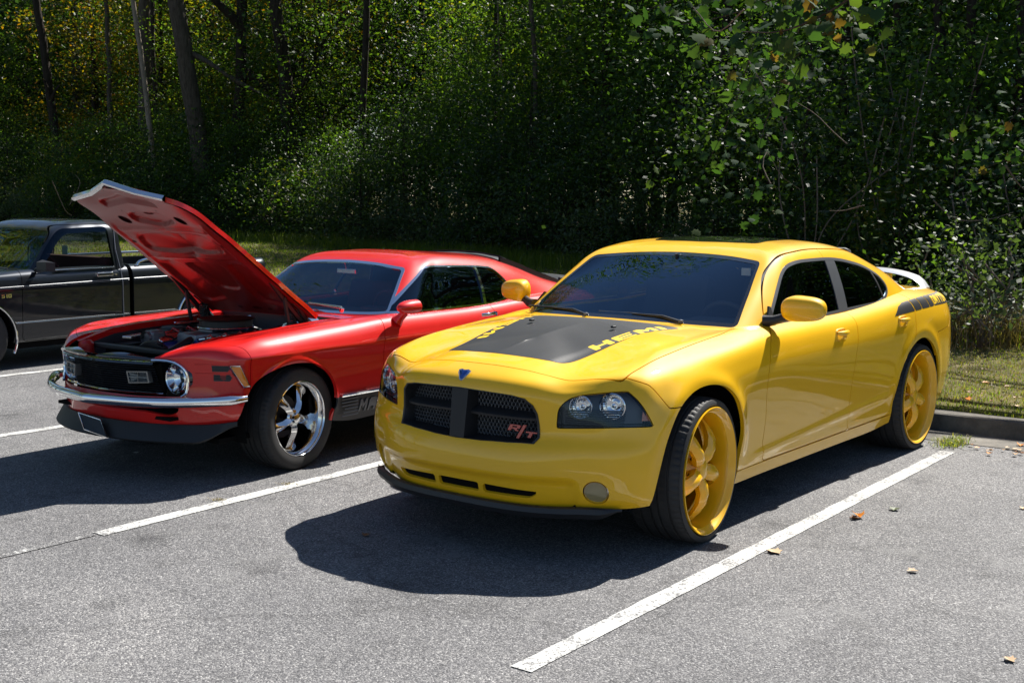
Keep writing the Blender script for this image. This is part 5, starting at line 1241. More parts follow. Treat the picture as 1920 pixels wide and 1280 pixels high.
build_sedan()
# ================================================================== RED FASTBACK
CP = (0.225, -2.7683); CH = math.radians(2.426)
coupe = empty('fastback_coupe', (CP[0], CP[1], 0), CH, 'glossy red fastback coupe with its bonnet propped open and chrome front bumper', 'car')
def coupe_wheel(x, side):
    wh = empty('wheel', (x, 0, .330), parent=coupe); yo = .86
    make_tyre(.332, .232, .60, .868, 70, wh)
    b = MB(); b.lathe([(.60, .236), (.61, .240), (.63, .222), (.70, .205), (.80, .208), (.825, .214), (.838, .221), (.845, .229), (.853, .237), (.862, .241), (.864, .236), (.858, .231), (.84, .229)], 96)
    b.build('rim', 'alloy', wh, auto=35)
    for k in range(5):
        V, F = spoke_mesh([(.03, .800), (.065, .806), (.10, .800), (.145, .780), (.185, .768), (.208, .765)], [.044, .056, .052, .062, .085, .115], [.05, .05, .046, .036, .028, .024], .30)
        MB().add(rot_y(V, 2*math.pi*k/5+.35), F).build('spoke', 'alloy', wh, auto=50)
    b = MB(); b.lathe([(.77, .062), (.80, .06), (.812, .05), (.815, .036), (.835, .033), (.840, .026), (.843, 0)], 36); b.build('hub', 'alloy', wh, auto=35)
    b = MB()
    for k in range(5):
        a = 2*math.pi*(k+.5)/5+.35; b.lathe([(.79, 0), (.812, 0), (.812, .010), (.79, .012)], 8, c=(.056*math.cos(a), 0, .056*math.sin(a)))
    b.build('lug_nuts', 'dark_metal', wh)
    b = MB(); b.lathe([(.66, .02), (.70, .02), (.703, .14), (.70, .142), (.66, .142)], 40); b.build('brake_disc', 'dark_metal', wh, auto=30)
    b = MB(); b.lathe([(.58, .0), (.60, .22), (.605, .24)], 40); b.build('rim_back', 'cavity_black', wh)
    if side < 0:
        for ch in [q for q in bpy.data.objects if q.parent == wh]: ch.rotation_euler = (0, 0, math.pi)
def build_coupe():
    Z0 = [.345, .42, .49, .56, .64, .70, .748, .768, .788]
    C = []
    C.append(col([.84,.87,.885,.865,.89,.915,.935,.945,.915,.80,.62,.44,.30], 0., Z0+[.805,.842,.872,.892]))
    C.append(col([.82,.85,.865,.845,.865,.888,.905,.913,.88,.76,.56,.38,.24], [.22]*9+[.22,.18,.09,0], Z0+[.806,.848,.876,.897]))
    C.append(col([.78,.80,.812,.795,.80,.81,.822,.828,.795,.70,.49,.30,.16], [.43]*9+[.42,.33,.17,0], [.345,.42,.49,.56,.64,.70,.745,.763,.782]+[.808,.852,.882,.903]))
    C.append(col([.70,.72,.73,.718,.712,.712,.715,.710,.685,.63,.42,.22,.08], [.58]*8+[.575,.565,.46,.24,0], [.345,.42,.49,.56,.64,.70,.755,.785,.815,.832,.840,.872,.885]))
    C.append(col([.605,.625,.635,.625,.618,.616,.616,.608,.585,.54,.34,.12,0], [.70]*7+[.695,.68,.635,.52,.27,0], [.35,.42,.49,.56,.64,.70,.755,.802,.832,.846,.852,.872,.889]))
    C.append(col([.535,.555,.565,.562,.558,.556,.556,.545,.515,.45,.24,.03,-.08], [.775,.785,.79,.792,.793,.794,.794,.775,.735,.66,.56,.30,0], [.36,.42,.49,.56,.64,.70,.757,.808,.840,.856,.860,.878,.893]))
    C.append(col([.46,.48,.49,.492,.492,.492,.492,.478,.445,.34,.14,-.05,-.16], [.83,.845,.852,.855,.857,.858,.859,.828,.775,.680,.58,.32,0], [.375,.43,.49,.56,.64,.70,.758,.812,.848,.862,.866,.884,.897]))
    C.append(col([.36]*9+[.25,.02,-.14,-.24], [.862,.873,.880,.884,.887,.889,.896,.862,.805,.700,.61,.33,0], [.39,.43,.49,.56,.64,.705,.765,.824,.862,.872,.872,.890,.902]))
    C.append(col([.15]*9+[.10,-.10,-.24,-.33], [.87,.880,.888,.892,.896,.899,.908,.875,.817,.708,.61,.33,0], [.36,.42,.49,.56,.64,.705,.770,.832,.873,.884,.882,.898,.908]))
    C.append(col([-.15]*9+[-.17,-.28,-.38,-.43], [.865,.878,.886,.890,.893,.896,.906,.878,.824,.715,.61,.33,0], [.30,.37,.45,.54,.63,.70,.768,.835,.880,.893,.891,.904,.912]))
    C.append(col([-.45]*9+[-.46,-.48,-.53,-.56], [.835,.865,.878,.884,.888,.892,.904,.878,.830,.726,.61,.33,0], [.25,.33,.43,.53,.62,.69,.762,.835,.884,.904,.903,.910,.915]))
    for x in (-.80, -1.3, -1.85):
        C.append(col(x, [.83,.862,.876,.883,.888,.892,.904,.884,.846,.775,.61,.33,0], [.25,.33,.43,.53,.62,.685,.752,.835,.888,.915,.90,.90,.90]))
    C.append(col(-2.3, [.84,.868,.880,.888,.894,.899,.908,.892,.856,.79,.61,.33,0], [.27,.35,.45,.54,.63,.70,.762,.848,.902,.930,.92,.92,.92]))
    C.append(col(-2.75, [.85,.875,.888,.894,.899,.903,.908,.893,.855,.79,.60,.33,0], [.30,.37,.46,.55,.64,.72,.79,.870,.922,.950,.95,.95,.95]))
    C.append(col(-3.2, [.85,.87,.883,.889,.893,.896,.900,.885,.845,.78,.59,.33,0], [.34,.40,.48,.56,.64,.72,.79,.865,.915,.943,.95,.95,.95]))
    C.append(col(-3.55, [.80,.82,.84,.85,.855,.858,.860,.845,.81,.75,.57,.32,0], [.38,.43,.50,.57,.64,.72,.79,.855,.90,.928,.935,.935,.935]))
    C.append(col([-3.74,-3.76,-3.78,-3.79,-3.79,-3.785,-3.78,-3.77,-3.75,-3.72,-3.68,-3.66,-3.65], [.70,.72,.735,.745,.75,.75,.748,.74,.71,.65,.5,.28,0], [.40,.45,.51,.57,.64,.72,.79,.85,.89,.915,.925,.925,.925]))
    C.append(col([-3.80]*9+[-3.77,-3.74,-3.72,-3.71], [.35]*9+[.33,.25,.14,0], [.40,.45,.51,.57,.64,.72,.79,.85,.885,.91,.92,.92,.92]))
    C.append(col([-3.81]*9+[-3.78,-3.76,-3.74,-3.73], 0., [.40,.45,.51,.57,.64,.72,.79,.85,.885,.91,.92,.92,.92]))
    def post(P):
        x, y, z = P[..., 0], P[..., 1], P[..., 2]
        for cx, cz, R in ((.10, .33, .365), (-2.72, .34, .36)):
            r = np.hypot(x-cx, z-cz); band = np.exp(-((r-R-.022)/.022)**2)*(y > .5)*sstep(z, .30, .42)
            P[..., 1] += .014*band*(np.abs(x-cx) < .5)*sstep(y, .80, .87)
        # body crease: tuck in below, crisp edge
        P[..., 1] += .006*(y > .8)*np.exp(-((z-.765)/.012)**2)*(z < .80)
        return P
    B = surf(C, .015, 2, 1, post=post)
    af = curve([(.505,.30),(.500,.40),(.480,.50),(.425,.600),(.330,.660),(.213,.690),(.065,.697),(-.090,.674),(-.205,.616),(-.272,.54),(-.302,.46),(-.298,.385),(-.268,.33),(-.25,.24)], .02); af = np.vstack([af, [(-.25, 0), (.505, 0)]])
    th = np.linspace(math.radians(200), math.radians(-20), 36); ar = np.stack([-2.72-.35*np.cos(th), .345+.35*np.sin(th)], 1); ar = np.vstack([ar, [(-3.05, 0), (-2.39, 0)]])
    B = outside(B, lambda m: XZ(m, af)); B = outside(B, lambda m: XZ(m, ar))
    B = outside(B, lambda m: np.minimum(XY(m, [(-1.0,-.1),(-1.0,.66),(-1.3,.70),(-2.4,.70),(-3.2,.60),(-3.5,.5),(-3.5,-.1)]), m.V[:, 2]-.85))
    # grille + lamp opening
    go = rpoly([(-.1,.752),(.22,.752),(.44,.752),(.53,.742),(.585,.705),(.603,.640),(.598,.560),(.575,.535),(.3,.530),(-.1,.530)], [0,0,0,.03,.05,.05,.04,.03,0,0])
    gfn = lambda m: np.minimum(YZ(m, go), m.V[:, 0]-.45)
    gh, B = split(B, gfn, 0)
    # opening below the bumper
    _, B = split(B, lambda m: np.minimum(YZ(m, rpoly([(-.1,.505),(.50,.505),(.56,.49),(.56,.44),(.50,.415),(.36,.435),(-.1,.44)], .02)), m.V[:, 0]-.45), 0)
    hoodp = rpoly([(.98,-.2),(.955,0),(.865,.22),(.825,.43),(.76,.470),(.68,.490),(.40,.520),(.15,.530),(-.29,.545),(-.58,.565),(-.62,.54),(-.66,.30),(-.68,0),(-.68,-.2)], [0,.02,0,.03,.05,.1,.1,.1,.1,.01,.05,.3,0,0])
    hfn = lambda m: np.minimum(XY(m, hoodp), m.V[:, 2]-.752)
    hood, B = split(B, hfn)
    ext = [(1.2,1.0),(.66,.90),(.635,.80),(.66,.765),(.66,.747),(1.2,.72)]
    # header seam: extension panel in front of the fender
    exf = lambda m: np.minimum(m.V[:, 0]-(.690-.245*sstep(m.V[:, 1], .42, .90)), m.V[:, 2]-.30)
    front, B = split(B, exf, .0018)
    dfp = [(-.86,1.1),(-.80,.91),(-.752,.757),(-.76,.60),(-.775,.40),(-.79,.27),(-2.05,.27),(-2.07,.50),(-2.085,.75),(-2.10,.82),(-2.07,.88),(-2.03,1.1)]
    door, B = split(B, lambda m: np.minimum(XZ(m, dfp), m.V[:, 1]-.72))
    sillf = lambda m: np.minimum(XZ(m, [(-.28,.425),(-2.37,.425),(-2.37,.1),(-.28,.1)]), m.V[:, 1]-.5)
    sillA, B = split(B, sillf, 0); sillD, door = split(door, sillf, 0)
    fender, quarter = split(B, lambda m: m.V[:, 0]+1.2, 0)
    R_ = 'red_paint'
    for sgn in (1, -1):
        f = (lambda m: m) if sgn > 0 else mirror
        emit('fender', f(fender), R_, coupe, .024); emit('quarter_panel', f(quarter), R_, coupe, .02); d = emit('door', f(door), R_, coupe)
        emit('sill', f(offset(merge(sillA, sillD), .003)), 'trim_black', coupe, .01)
        b = MB(); pts = [(-.335, .432), (-1.2, .430), (-2.36, .432)]
        b.tube([(x, (.889)*sgn, z) for x, z in pts], .011, 8); b.build('sill_moulding', 'chrome', coupe)
        b = MB()
        for k in range(6):
            z = .295+.022*k; b.tube([(-.345-.012*k*(k < 3), .884*sgn, z), (-.50, .884*sgn, z)], .004, 5)
        o = b.build('sill_ribs', 'trim_grey', coupe); o['kind'] = 'stuff'
    hdr, front = split(front, lambda m: np.minimum(YZ(m, [(-.2,.70),(.455,.70),(.43,.84),(-.2,.84)]), m.V[:, 0]-.55), 0)
    emit('front_panel', merge(front, mirror(front)), R_, coupe, .02); emit('grille_header', merge(hdr, mirror(hdr)), 'gloss_black', coupe, .01)
    Bf = surf(C, .007, 4, 2, post=post)
    LM, wm = letters('MACH 1', .075, .085, .018, .15)
    ps = [np.stack([-.52-p[:, 0], .302+p[:, 1]], 1) for ch, p in LM]
    for p in ps:
        pt = inside(Bf, lambda m: np.minimum(XZ(m, p), m.V[:, 1]-.6)); o = emit('sill_letter', offset(pt, .010), 'trim_grey', coupe, .006)
    # shell
    sh = surf(C, .03, 2, 1, post=post); sh = offset(sh, -.018)
    for fn in (lambda m: XZ(m, af)+.02, lambda m: XZ(m, ar)+.02, lambda m: gfn(m)+.005, lambda m: np.minimum(XY(m, [(1.2,-.1),(1.2,.43),(.80,.45),(.66,.47),(.40,.50),(.15,.52),(-.29,.54),(-.66,.56),(-.9,.60),(-3.5,.60),(-3.5,-.1)]), m.V[:, 2]-.70),
               lambda m: np.minimum(YZ(m, [(-.1,.75),(.6,.75),(.6,.40),(-.1,.40)]), m.V[:, 0]-.45)):
        sh = outside(sh, fn)
    emit('inner_shell', merge(sh, mirror(sh)), 'cavity_black', coupe, 0)
    # ---- glasshouse
    G = []
    G.append(col([-.84,-1.12,-1.42,-1.50,-1.66,-1.80], 0., [.885,1.085,1.272,1.300,1.316,1.320]))
    G.append(col([-.86,-1.125,-1.415,-1.495,-1.66,-1.80], [.32,.29,.26,.24,.13,0], [.885,1.083,1.268,1.297,1.315,1.320]))
    G.append(col([-.91,-1.15,-1.405,-1.49,-1.66,-1.81], [.60,.54,.48,.45,.25,0], [.882,1.075,1.250,1.285,1.312,1.320]))
    G.append(col([-.965,-1.19,-1.42,-1.50,-1.67,-1.82], [.765,.672,.578,.535,.30,0], [.875,1.06,1.228,1.268,1.308,1.320]))
    G.append(col([-1.06,-1.27,-1.49,-1.58,-1.72,-1.83], [.805,.710,.605,.550,.31,0], [.875,1.065,1.232,1.272,1.310,1.320]))
    G.append(col([-1.4,-1.53,-1.68,-1.74,-1.80,-1.86], [.815,.718,.608,.550,.31,0], [.875,1.07,1.238,1.278,1.312,1.319]))
    G.append(col([-1.9,-1.94,-1.98,-1.99,-1.99,-1.97], [.815,.720,.606,.545,.30,0], [.88,1.07,1.228,1.268,1.302,1.312]))
    G.append(col([-2.25,-2.26,-2.28,-2.28,-2.25,-2.20], [.815,.720,.606,.54,.30,0], [.89,1.07,1.205,1.246,1.285,1.298]))
    G.append(col([-2.6,-2.60,-2.60,-2.58,-2.55,-2.50], [.81,.715,.60,.52,.29,0], [.90,1.06,1.170,1.215,1.262,1.275]))
    G.append(col([-2.95,-2.95,-2.92,-2.90,-2.86,-2.82], [.80,.70,.595,.52,.29,0], [.92,1.02,1.095,1.140,1.20,1.225]))
    G.append(col([-3.30,-3.28,-3.22,-3.19,-3.14,-3.10], [.79,.69,.60,.52,.29,0], [.93,.985,1.030,1.060,1.115,1.135]))
    G.append(col([-3.60,-3.58,-3.55,-3.50,-3.42,-3.36], [.76,.69,.61,.52,.29,0], [.925,.945,.965,.985,1.02,1.04]))
    G.append(col([-3.72,-3.70,-3.68,-3.64,-3.56,-3.48], [.60,.55,.50,.42,.25,0], [.915,.930,.942,.955,.975,.99]))
    G.append(col([-3.74,-3.72,-3.70,-3.67,-3.60,-3.52], 0., [.915,.930,.942,.955,.975,.985]))
    H = surf(G, .012, 3, 2)
    wsp = rpoly([(-.2,.905),(.32,.903),(.60,.905),(.725,.918),(.655,1.06),(.568,1.216),(.30,1.248),(-.2,1.258)], [0,.1,.2,.03,0,.03,.2,0])
    wfn = lambda m: np.minimum(YZ(m, wsp), m.V[:, 0]+1.62)
    ws, H = split(H, wfn, 0)
    wsg, wst = split(ws, lambda m: YZ(m, wsp)-.016, 0)
    wpoly = rpoly([(-.955,.918),(-1.20,1.065),(-1.50,1.222),(-1.62,1.228),(-2.10,1.208),(-2.35,1.186),(-2.43,1.10),(-2.475,.99),(-2.45,.955),(-2.15,.912),(-1.5,.914)], [.01,.1,.03,.05,.1,.05,.1,.05,.05,.05,.2])
    wf = lambda m: np.minimum(XZ(m, wpoly), m.V[:, 1]-.4)
    side, H = split(H, wf, 0)
    glass, trim = split(side, lambda m: XZ(m, wpoly)-.013, 0)
    bar, glass = split(glass, lambda m: XZ(m, [(-2.135,1.25),(-2.165,1.25),(-2.055,.88),(-2.02,.88)]), 0)
    g1, g2 = split(glass, lambda m: m.V[:, 0]+2.10, 0)
    bk = lambda m: np.minimum(XY(m, rpoly([(-2.68,-.2),(-2.68,.47),(-2.74,.50),(-3.45,.50),(-3.52,.44),(-3.52,-.2)], [0,.03,.03,.05,.05,0])), m.V[:, 2]-.9)
    back, H = split(H, bk, 0)
    emit('roof', merge(H, mirror(H)), R_, coupe, .01)
    emit('windshield', offset(merge(wsg, mirror(wsg)), -.003), 'windshield_glass', coupe, 0)
    emit('windshield_trim', offset(merge(wst, mirror(wst)), .003), 'chrome', coupe, .008)
    emit('rear_window', offset(merge(back, mirror(back)), -.004), 'tint_glass', coupe, 0)
    for sgn in (1, -1):
        f = (lambda m: m) if sgn > 0 else mirror
        emit('window_trim', f(offset(trim, .004)), 'chrome', coupe, .012); emit('vent_bar', f(offset(bar, .004)), 'chrome', coupe, .012)
        emit('window', f(offset(g1, -.006)), 'tint_glass', coupe, 0); emit('quarter_window', f(offset(g2, -.006)), 'tint_glass', coupe, 0)
    Hs = offset(surf(G, .03, 3, 2), -.014)
    for fn in (wfn, wf, bk): Hs = outside(Hs, fn)
    emit('headliner', merge(Hs, mirror(Hs)), 'interior', coupe, 0)
    # ---- rear window slats
    def roof_z(x, y):
        A = Hz; d = (A[:, 0]-x)**2+(A[:, 1]-abs(y))**2; return A[np.argmin(d), 2]
    Hz = surf(G, .02, 3, 2).V; Hz = Hz[Hz[:, 2] > .95]
    lv = empty('window_louvre', parent=coupe)
    nS = 10; x0, x1 = -2.66, -3.52
    for k in range(nS):
        xa = x0+(x1-x0)*k/nS; xb_ = x0+(x1-x0)*(k+1.25)/nS; V = []; ys = np.linspace(-.485, .485, 15)
        for y in ys:
            za, zb = roof_z(xa, y)+.045, roof_z(xb_, y)+.020
            if k == 0: za = roof_z(xa, y)+.012
            V += [(xa, y, za), (xb_, y, zb+.018), (xb_, y, zb+.008), (xa, y, za-.008)]
        F = [(4*i+a, 4*i+(a+1) % 4, 4*i+4+(a+1) % 4, 4*i+4+a) for i in range(14) for a in range(4)]+[(0, 1, 2, 3), (56, 59, 58, 57)]
        MB().add(V, F).build('slat', 'trim_grey' if False else 'slat_black', lv, auto=30)
    for s_ in (1, -1):
        V = []; xs = np.linspace(x0, x1-.05, 20)
        for x in xs:
            z = roof_z(x, .5); V += [(x, s_*.50, z-.005), (x, s_*.50, z+.040), (x, s_*.482, z+.040), (x, s_*.482, z-.005)]
        MB().add(V, [(4*i+a, 4*i+(a+1) % 4, 4*i+4+(a+1) % 4, 4*i+4+a) for i in range(19) for a in range(4)]).build('side_rail', 'slat_black', lv)
    b = MB(); sp_ = []
    for t in np.linspace(-1, 1, 17):
        sp_.append([(-3.60, t*.62, 1.01-.03*t*t), (-3.70, t*.62, 1.045-.03*t*t), (-3.80, t*.62, 1.05-.03*t*t), (-3.80, t*.62, 1.03-.03*t*t), (-3.62, t*.62, .995-.03*t*t)])
    V, F = loft(sp_); b.add(V, F); b.bbox((-3.68, .45, .97), (.1, .03, .12), .008); b.bbox((-3.68, -.45, .97), (.1, .03, .12), .008); b.build('rear_spoiler', 'trim_black', coupe, auto=40)
    # ---- grille
    g = empty('grille', parent=coupe)
    def gx(y): return np.interp(abs(y), [0, .22, .43, .53, .60], [.905, .875, .815, .76, .70])
    # honeycomb reads as fine horizontal bars here
    for k in range(13):
        z = .548+.0150*k; ys = np.linspace(-.425, .425, 21); sh_ = (z-.64)*.35-.035
        V = []
        for y in ys: x = gx(y)+sh_; V += [(x, y, z+.0032), (x+.004, y, z), (x, y, z-.0032), (x-.012, y, z)]
        MB().add(V, [(4*i+a, 4*i+(a+1) % 4, 4*i+4+(a+1) % 4, 4*i+4+a) for i in range(20) for a in range(4)]).build('grille_bar', 'trim_grey' if False else 'slat_black', g)
    V = []; ys = np.linspace(-.43, .43, 25)
    for y in ys:
        d = .055; V += [(gx(y)-d-.03, y, .53), (gx(y)-d, y, .755)]
    MB().add(V, [(2*i, 2*i+1, 2*i+3, 2*i+2) for i in range(24)]).build('grille_backing', 'cavity_black', g)
    # black centre frame, top lip and lamp panels
    V = []
    ys = np.linspace(-.44, .44, 23)
    for y in ys: x = gx(y); V += [(x+.016, y, .742), (x+.022, y, .728), (x-.02, y, .722), (x-.09, y, .748)]
    MB().add(V, [(4*i+a, 4*i+(a+1) % 4, 4*i+4+(a+1) % 4, 4*i+4+a) for i in range(22) for a in range(4)]).build('grille_lip', 'gloss_black', g, auto=40)
    V = []; ys = np.linspace(-.47, .47, 23)
    for y in ys: x = gx(y)-.03; V += [(x+.012, y, .556), (x+.020, y, .549), (x+.012, y, .542), (x-.01, y, .545)]
    MB().add(V, [(4*i+a, 4*i+(a+1) % 4, 4*i+4+(a+1) % 4, 4*i+4+a) for i in range(22) for a in range(4)]).build('grille_moulding', 'chrome', g, auto=50)
    for sgn in (1, -1):
        # round headlight in a black recessed bucket
        h = empty('headlight', parent=coupe)
        c = (.712, .510*sgn, .636); r_ = .086
        b = MB(); b.lathe([(-.03, .115), (.0, .098), (-.004, .088), (-.02, .086)], 40, 'x', c); b.build('headlight_bucket', 'gloss_black', h, auto=40)
        b = MB(); b.lathe([(-.012, r_+.006), (.004, r_+.005), (.009, r_), (.004, r_-.006)], 40, 'x', c); b.build('headlight_ring', 'chrome', h, auto=50)
        b = MB(); b.lathe([(.002, r_-.004), (-.035, .062), (-.055, .03), (-.058, .0)], 32, 'x', c); b.build('reflector', 'reflector', h, auto=14)
        b = MB(); b.lathe([(.004, r_-.004), (.018, .06), (.025, .03), (.027, .0)], 32, 'x', c)
        for k in range(4): b.box((c[0]+.020, c[1]+(-.045+.03*k), c[2]), (.002, .0015, .12))
        b.build('headlight_lens', 'lens', h, auto=60)
        V = []; 
        for y, x in ((.43, .79), (.47, .755), (.61, .675)): V += [(x-.13, y*sgn, .535), (x-.12, y*sgn, .75)]
        MB().add(V, [(0, 1, 3, 2), (2, 3, 5, 4)]).build('headlight_panel', 'gloss_black', h)
        # chrome trim round the opening
        ef = Bf.V[(Bf.V[:, 0] > .42) & (Bf.V[:, 2] < .80)]
        def ex(y, z): d = (ef[:, 1]-y)**2+(ef[:, 2]-z)**2; return ef[np.argmin(d), 0]
        tr_ = [(.436,.756),(.48,.756),(.525,.748),(.562,.728),(.590,.694),(.604,.648),(.606,.60),(.598,.552),(.578,.532)]
        b = MB(); b.tube([tuple(q) for q in curve([(ex(y, z)+.008, y*sgn, z) for y, z in tr_], .02)], .0105, 8); b.build('opening_trim', 'chrome', coupe)
        # rectangular sport lamp in the grille
        s_ = empty('grille_lamp', parent=coupe)
        yc, zc = .325*sgn, .645; xc = .842; Rz = Matrix.Rotation(math.radians(16*sgn), 4, 'Z')
        fr = [(-.082, .034), (.070, .040), (.082, -.030), (-.066, -.040)]
        fr = [(y*sgn, z) for y, z in fr]
        def tf(y, z, d): v = Rz @ Vector((d, y, z)); return (v.x+xc, v.y+yc, v.z+zc)
        V = [tf(y, z, -.03) for y, z in fr]+[tf(y, z, .012) for y, z in fr]+[tf(y*.88, z*.80, .012) for y, z in fr]+[tf(y*.85, z*.76, .002) for y, z in fr]
        MB().add(V, [(k*4+i, k*4+(i+1) % 4, k*4+4+(i+1) % 4, k*4+4+i) for k in range(3) for i in range(4)]).build('lamp_frame', 'lamp_grey', s_)
        V = [tf(y*.87, z*.78, .004) for y, z in fr]; MB().add(V, [(0, 1, 2, 3)]).build('lamp_lens', 'lens', s_)
        V = [tf(y*.87, z*.78, -.002) for y, z in fr]+[tf(0, 0, -.03)]; MB().add(V, [(0, 1, 4), (1, 2, 4), (2, 3, 4), (3, 0, 4)]).build('lamp_reflector', 'grey_lens', s_)
        b = MB(); b.tube([tf(-.07, .0, .008), tf(.07, 0, .008)], .003, 5); b.tube([tf(0, -.03, .008), tf(0, .033, .008)], .003, 5); b.build('lamp_cross', 'lamp_grey', s_)
        # side vents next to the headlight
        for (z0, z1, ya, yb) in ((.685, .722, .715, .805), (.628, .668, .725, .815)):
            def sx(y, z):
                A = Bfx; d = (A[:, 1]-y)**2+(A[:, 2]-z)**2; return A[np.argmin(d), 0]
            Bfx = Bf.V[(Bf.V[:, 0] > .42)]
            P = [(sx(y, z)+.002, y*sgn, z) for y, z in ((ya, z0), (yb-.01, z0), (yb, (z0+z1)/2), (yb-.01, z1), (ya-.002, z1))]
            MB().add(P, [(0, 1, 2, 3, 4)]).build('side_vent', 'slat_black', coupe)
            b = MB()
            for k in range(3):
                z = z0+(z1-z0)*(.25+.25*k); b.tube([(sx(ya, z)+.004, ya*sgn, z), (sx(yb-.012, z)+.004, (yb-.012)*sgn, z)], .0035, 5)
            b.build('vent_rib', 'trim_black', coupe)
            b = MB(); yy = np.linspace(.635, yb, 6)
            b.tube([(sx(y, z1+.005)+.001, y*sgn, z1+.005) for y in yy], .004, 5); b.build('vent_edge', 'red_paint', coupe)
        # side marker
        mk_ = empty('side_marker', parent=coupe)
        P = [(.560,.722),(.522,.726),(.468,.594),(.503,.588)]
        def sy(x, z):
            A = Bf.V[(Bf.V[:, 2] < .80) & (Bf.V[:, 1] > .7)]; d = (A[:, 0]-x)**2+(A[:, 2]-z)**2; return A[np.argmin(d), 1]
        cx_ = sum(p[0] for p in P)/4; cz_ = sum(p[1] for p in P)/4
        V = [(x, (sy(x, z))*sgn, z) for x, z in P]+[(x, (sy(x, z)+.028)*sgn, z) for x, z in P]+[(cx_+(x-cx_)*.80, (sy(x, z)+.028)*sgn, cz_+(z-cz_)*.88) for x, z in P]
        MB().add(V, [(k*4+i, k*4+(i+1) % 4, k*4+4+(i+1) % 4, k*4+4+i) for k in range(2) for i in range(4)]).build('marker_frame', 'chrome', mk_)
        V = [(cx_+(x-cx_)*.84, (sy(x, z)+.0262)*sgn, cz_+(z-cz_)*.92) for x, z in P]+[(cx_, (sy(cx_, cz_)+.030)*sgn, cz_)]; MB().add(V, [(0, 1, 4), (1, 2, 4), (2, 3, 4), (3, 0, 4)]).build('marker_lens', 'amber', mk_)
    # ---- bumper: polished blade wrapping the nose
    bl_ = curve([(1.000,0,.506),(.965,.20,.507),(.915,.40,.508),(.845,.56,.510),(.765,.68,.513),(.690,.775,.517),(.620,.845,.521),(.560,.885,.524),(.50,.892,.525)], .025)
    sec = [(-.030,.034),(-.012,.046),(.006,.044),(.016,.030),(.022,.008),(.020,-.016),(.010,-.038),(-.012,-.050),(-.024,-.046),(-.020,-.03),(-.010,0),(-.022,.02)]
    full = np.vstack([bl_[::-1]*[1, -1, 1], bl_[1:]]); V = []; m = len(sec)
    for i, p in enumerate(full):
        t = full[min(i+1, len(full)-1)]-full[max(i-1, 0)]; nrm = np.array([t[1], -t[0], 0]); nrm /= np.linalg.norm(nrm)
        if nrm[0] < 0 and abs(nrm[0]) > .3: nrm = -nrm
        if p[1]*nrm[1] < 0 and abs(p[1]) > .5: nrm = -nrm
        k = 1-.55*sstep(np.array(abs(p[1])), .86, .92)
        V += [p+nrm*a*k*.85+[0, 0, b_*k*.66] for a, b_ in sec]
    F = [(i*m+a, i*m+(a+1) % m, (i+1)*m+(a+1) % m, (i+1)*m+a) for i in range(len(full)-1) for a in range(m)]+[tuple(range(m-1, -1, -1)), tuple((len(full)-1)*m+a for a in range(m))]
    MB().add(V, F).build('front_bumper', 'chrome', coupe, auto=75)
    # ---- chin spoiler, wedge below the valance
    tp = curve([(.855,0),(.840,.22),(.785,.43),(.705,.60),(.615,.725),(.545,.79),(.50,.82)], .03); V = []; F = []
    for i, (x, y) in enumerate(tp):
        k = float(1-sstep(np.array(i/(len(tp)-1)), .72, 1.0)*.75); zt = .362+.02*(1-k)
        V += [(x-.02, y, zt), (x+.01, y, zt), (x+.070*k, y*(1+.02*k), zt-.094*k), (x+.065*k, y*(1+.02*k), zt-.104*k), (x-.02, y, zt-.03)]
    for i in range(len(tp)-1):
        for a in range(4): F.append((i*5+a, i*5+a+1, (i+1)*5+a+1, (i+1)*5+a))
    V = np.array(V); MB().add(V, F).add(V*[1, -1, 1], [f_[::-1] for f_ in F]).build('chin_spoiler', 'spoiler_black', coupe, auto=40)
    # show plate hanging askew on the passenger side of the spoiler
    P = [Vector(bp_) for bp_ in ((.892,-.095,.395),(.915,.13,.335),(.945,.10,.262),(.935,-.12,.318))]
    P = [Vector((.905,-.185,.378)), Vector((.905,.035,.356)), Vector((.952,.155,.268)), Vector((.955,-.06,.292))]
    pl = empty('number_plate', parent=coupe); n_ = (P[1]-P[0]).cross(P[3]-P[0]).normalized(); n_ = n_ if n_.x > 0 else -n_
    MB().add([p for p in P]+[p+n_*.006 for p in P], [(0, 1, 2, 3), (4, 5, 6, 7), (0, 1, 5, 4), (1, 2, 6, 5), (2, 3, 7, 6), (3, 0, 4, 7)]).build('plate_sheet', 'slat_black', pl)
    b = MB(); b.tube([p+n_*.008 for p in P+[P[0]]], .0038, 6); b.build('plate_frame', 'chrome', pl)
    # ---- mirrors (racing style), door handle
    for sgn in (1, -1):
        mr = empty('mirror', parent=coupe); V = []; nu, nv = 24, 18
        for i in range(nv+1):
            t = i/nv; x = -.845-.19*t; r_ = .050*math.sqrt(max(0, 1-(1-min(t/.78, 1))**2.2))
            for j in range(nu):
                a = 2*math.pi*j/nu; V.append((x, (.945+r_*1.18*math.cos(a))*sgn, .975+r_*math.sin(a)+.004))
        b = MB(); b.add(V, [(i*nu+j, i*nu+(j+1) % nu, (i+1)*nu+(j+1) % nu, (i+1)*nu+j) for i in range(nv) for j in range(nu)])
        b.build('mirror_shell', R_, mr, auto=60)
        b = MB(); b.lathe([(0, 0), (0, .050)], 24, 'x', c=(-1.030, .945*sgn, .979)); b.build('mirror_glass', 'chrome', mr)
        b = MB(); b.tube([(-.93, .862*sgn, .878), (-.94, .885*sgn, .905), (-.95, .92*sgn, .94)], [.045, .030, .026], 12); b.build('mirror_foot', R_, mr, auto=60)
        h = empty('door_handle', parent=coupe)
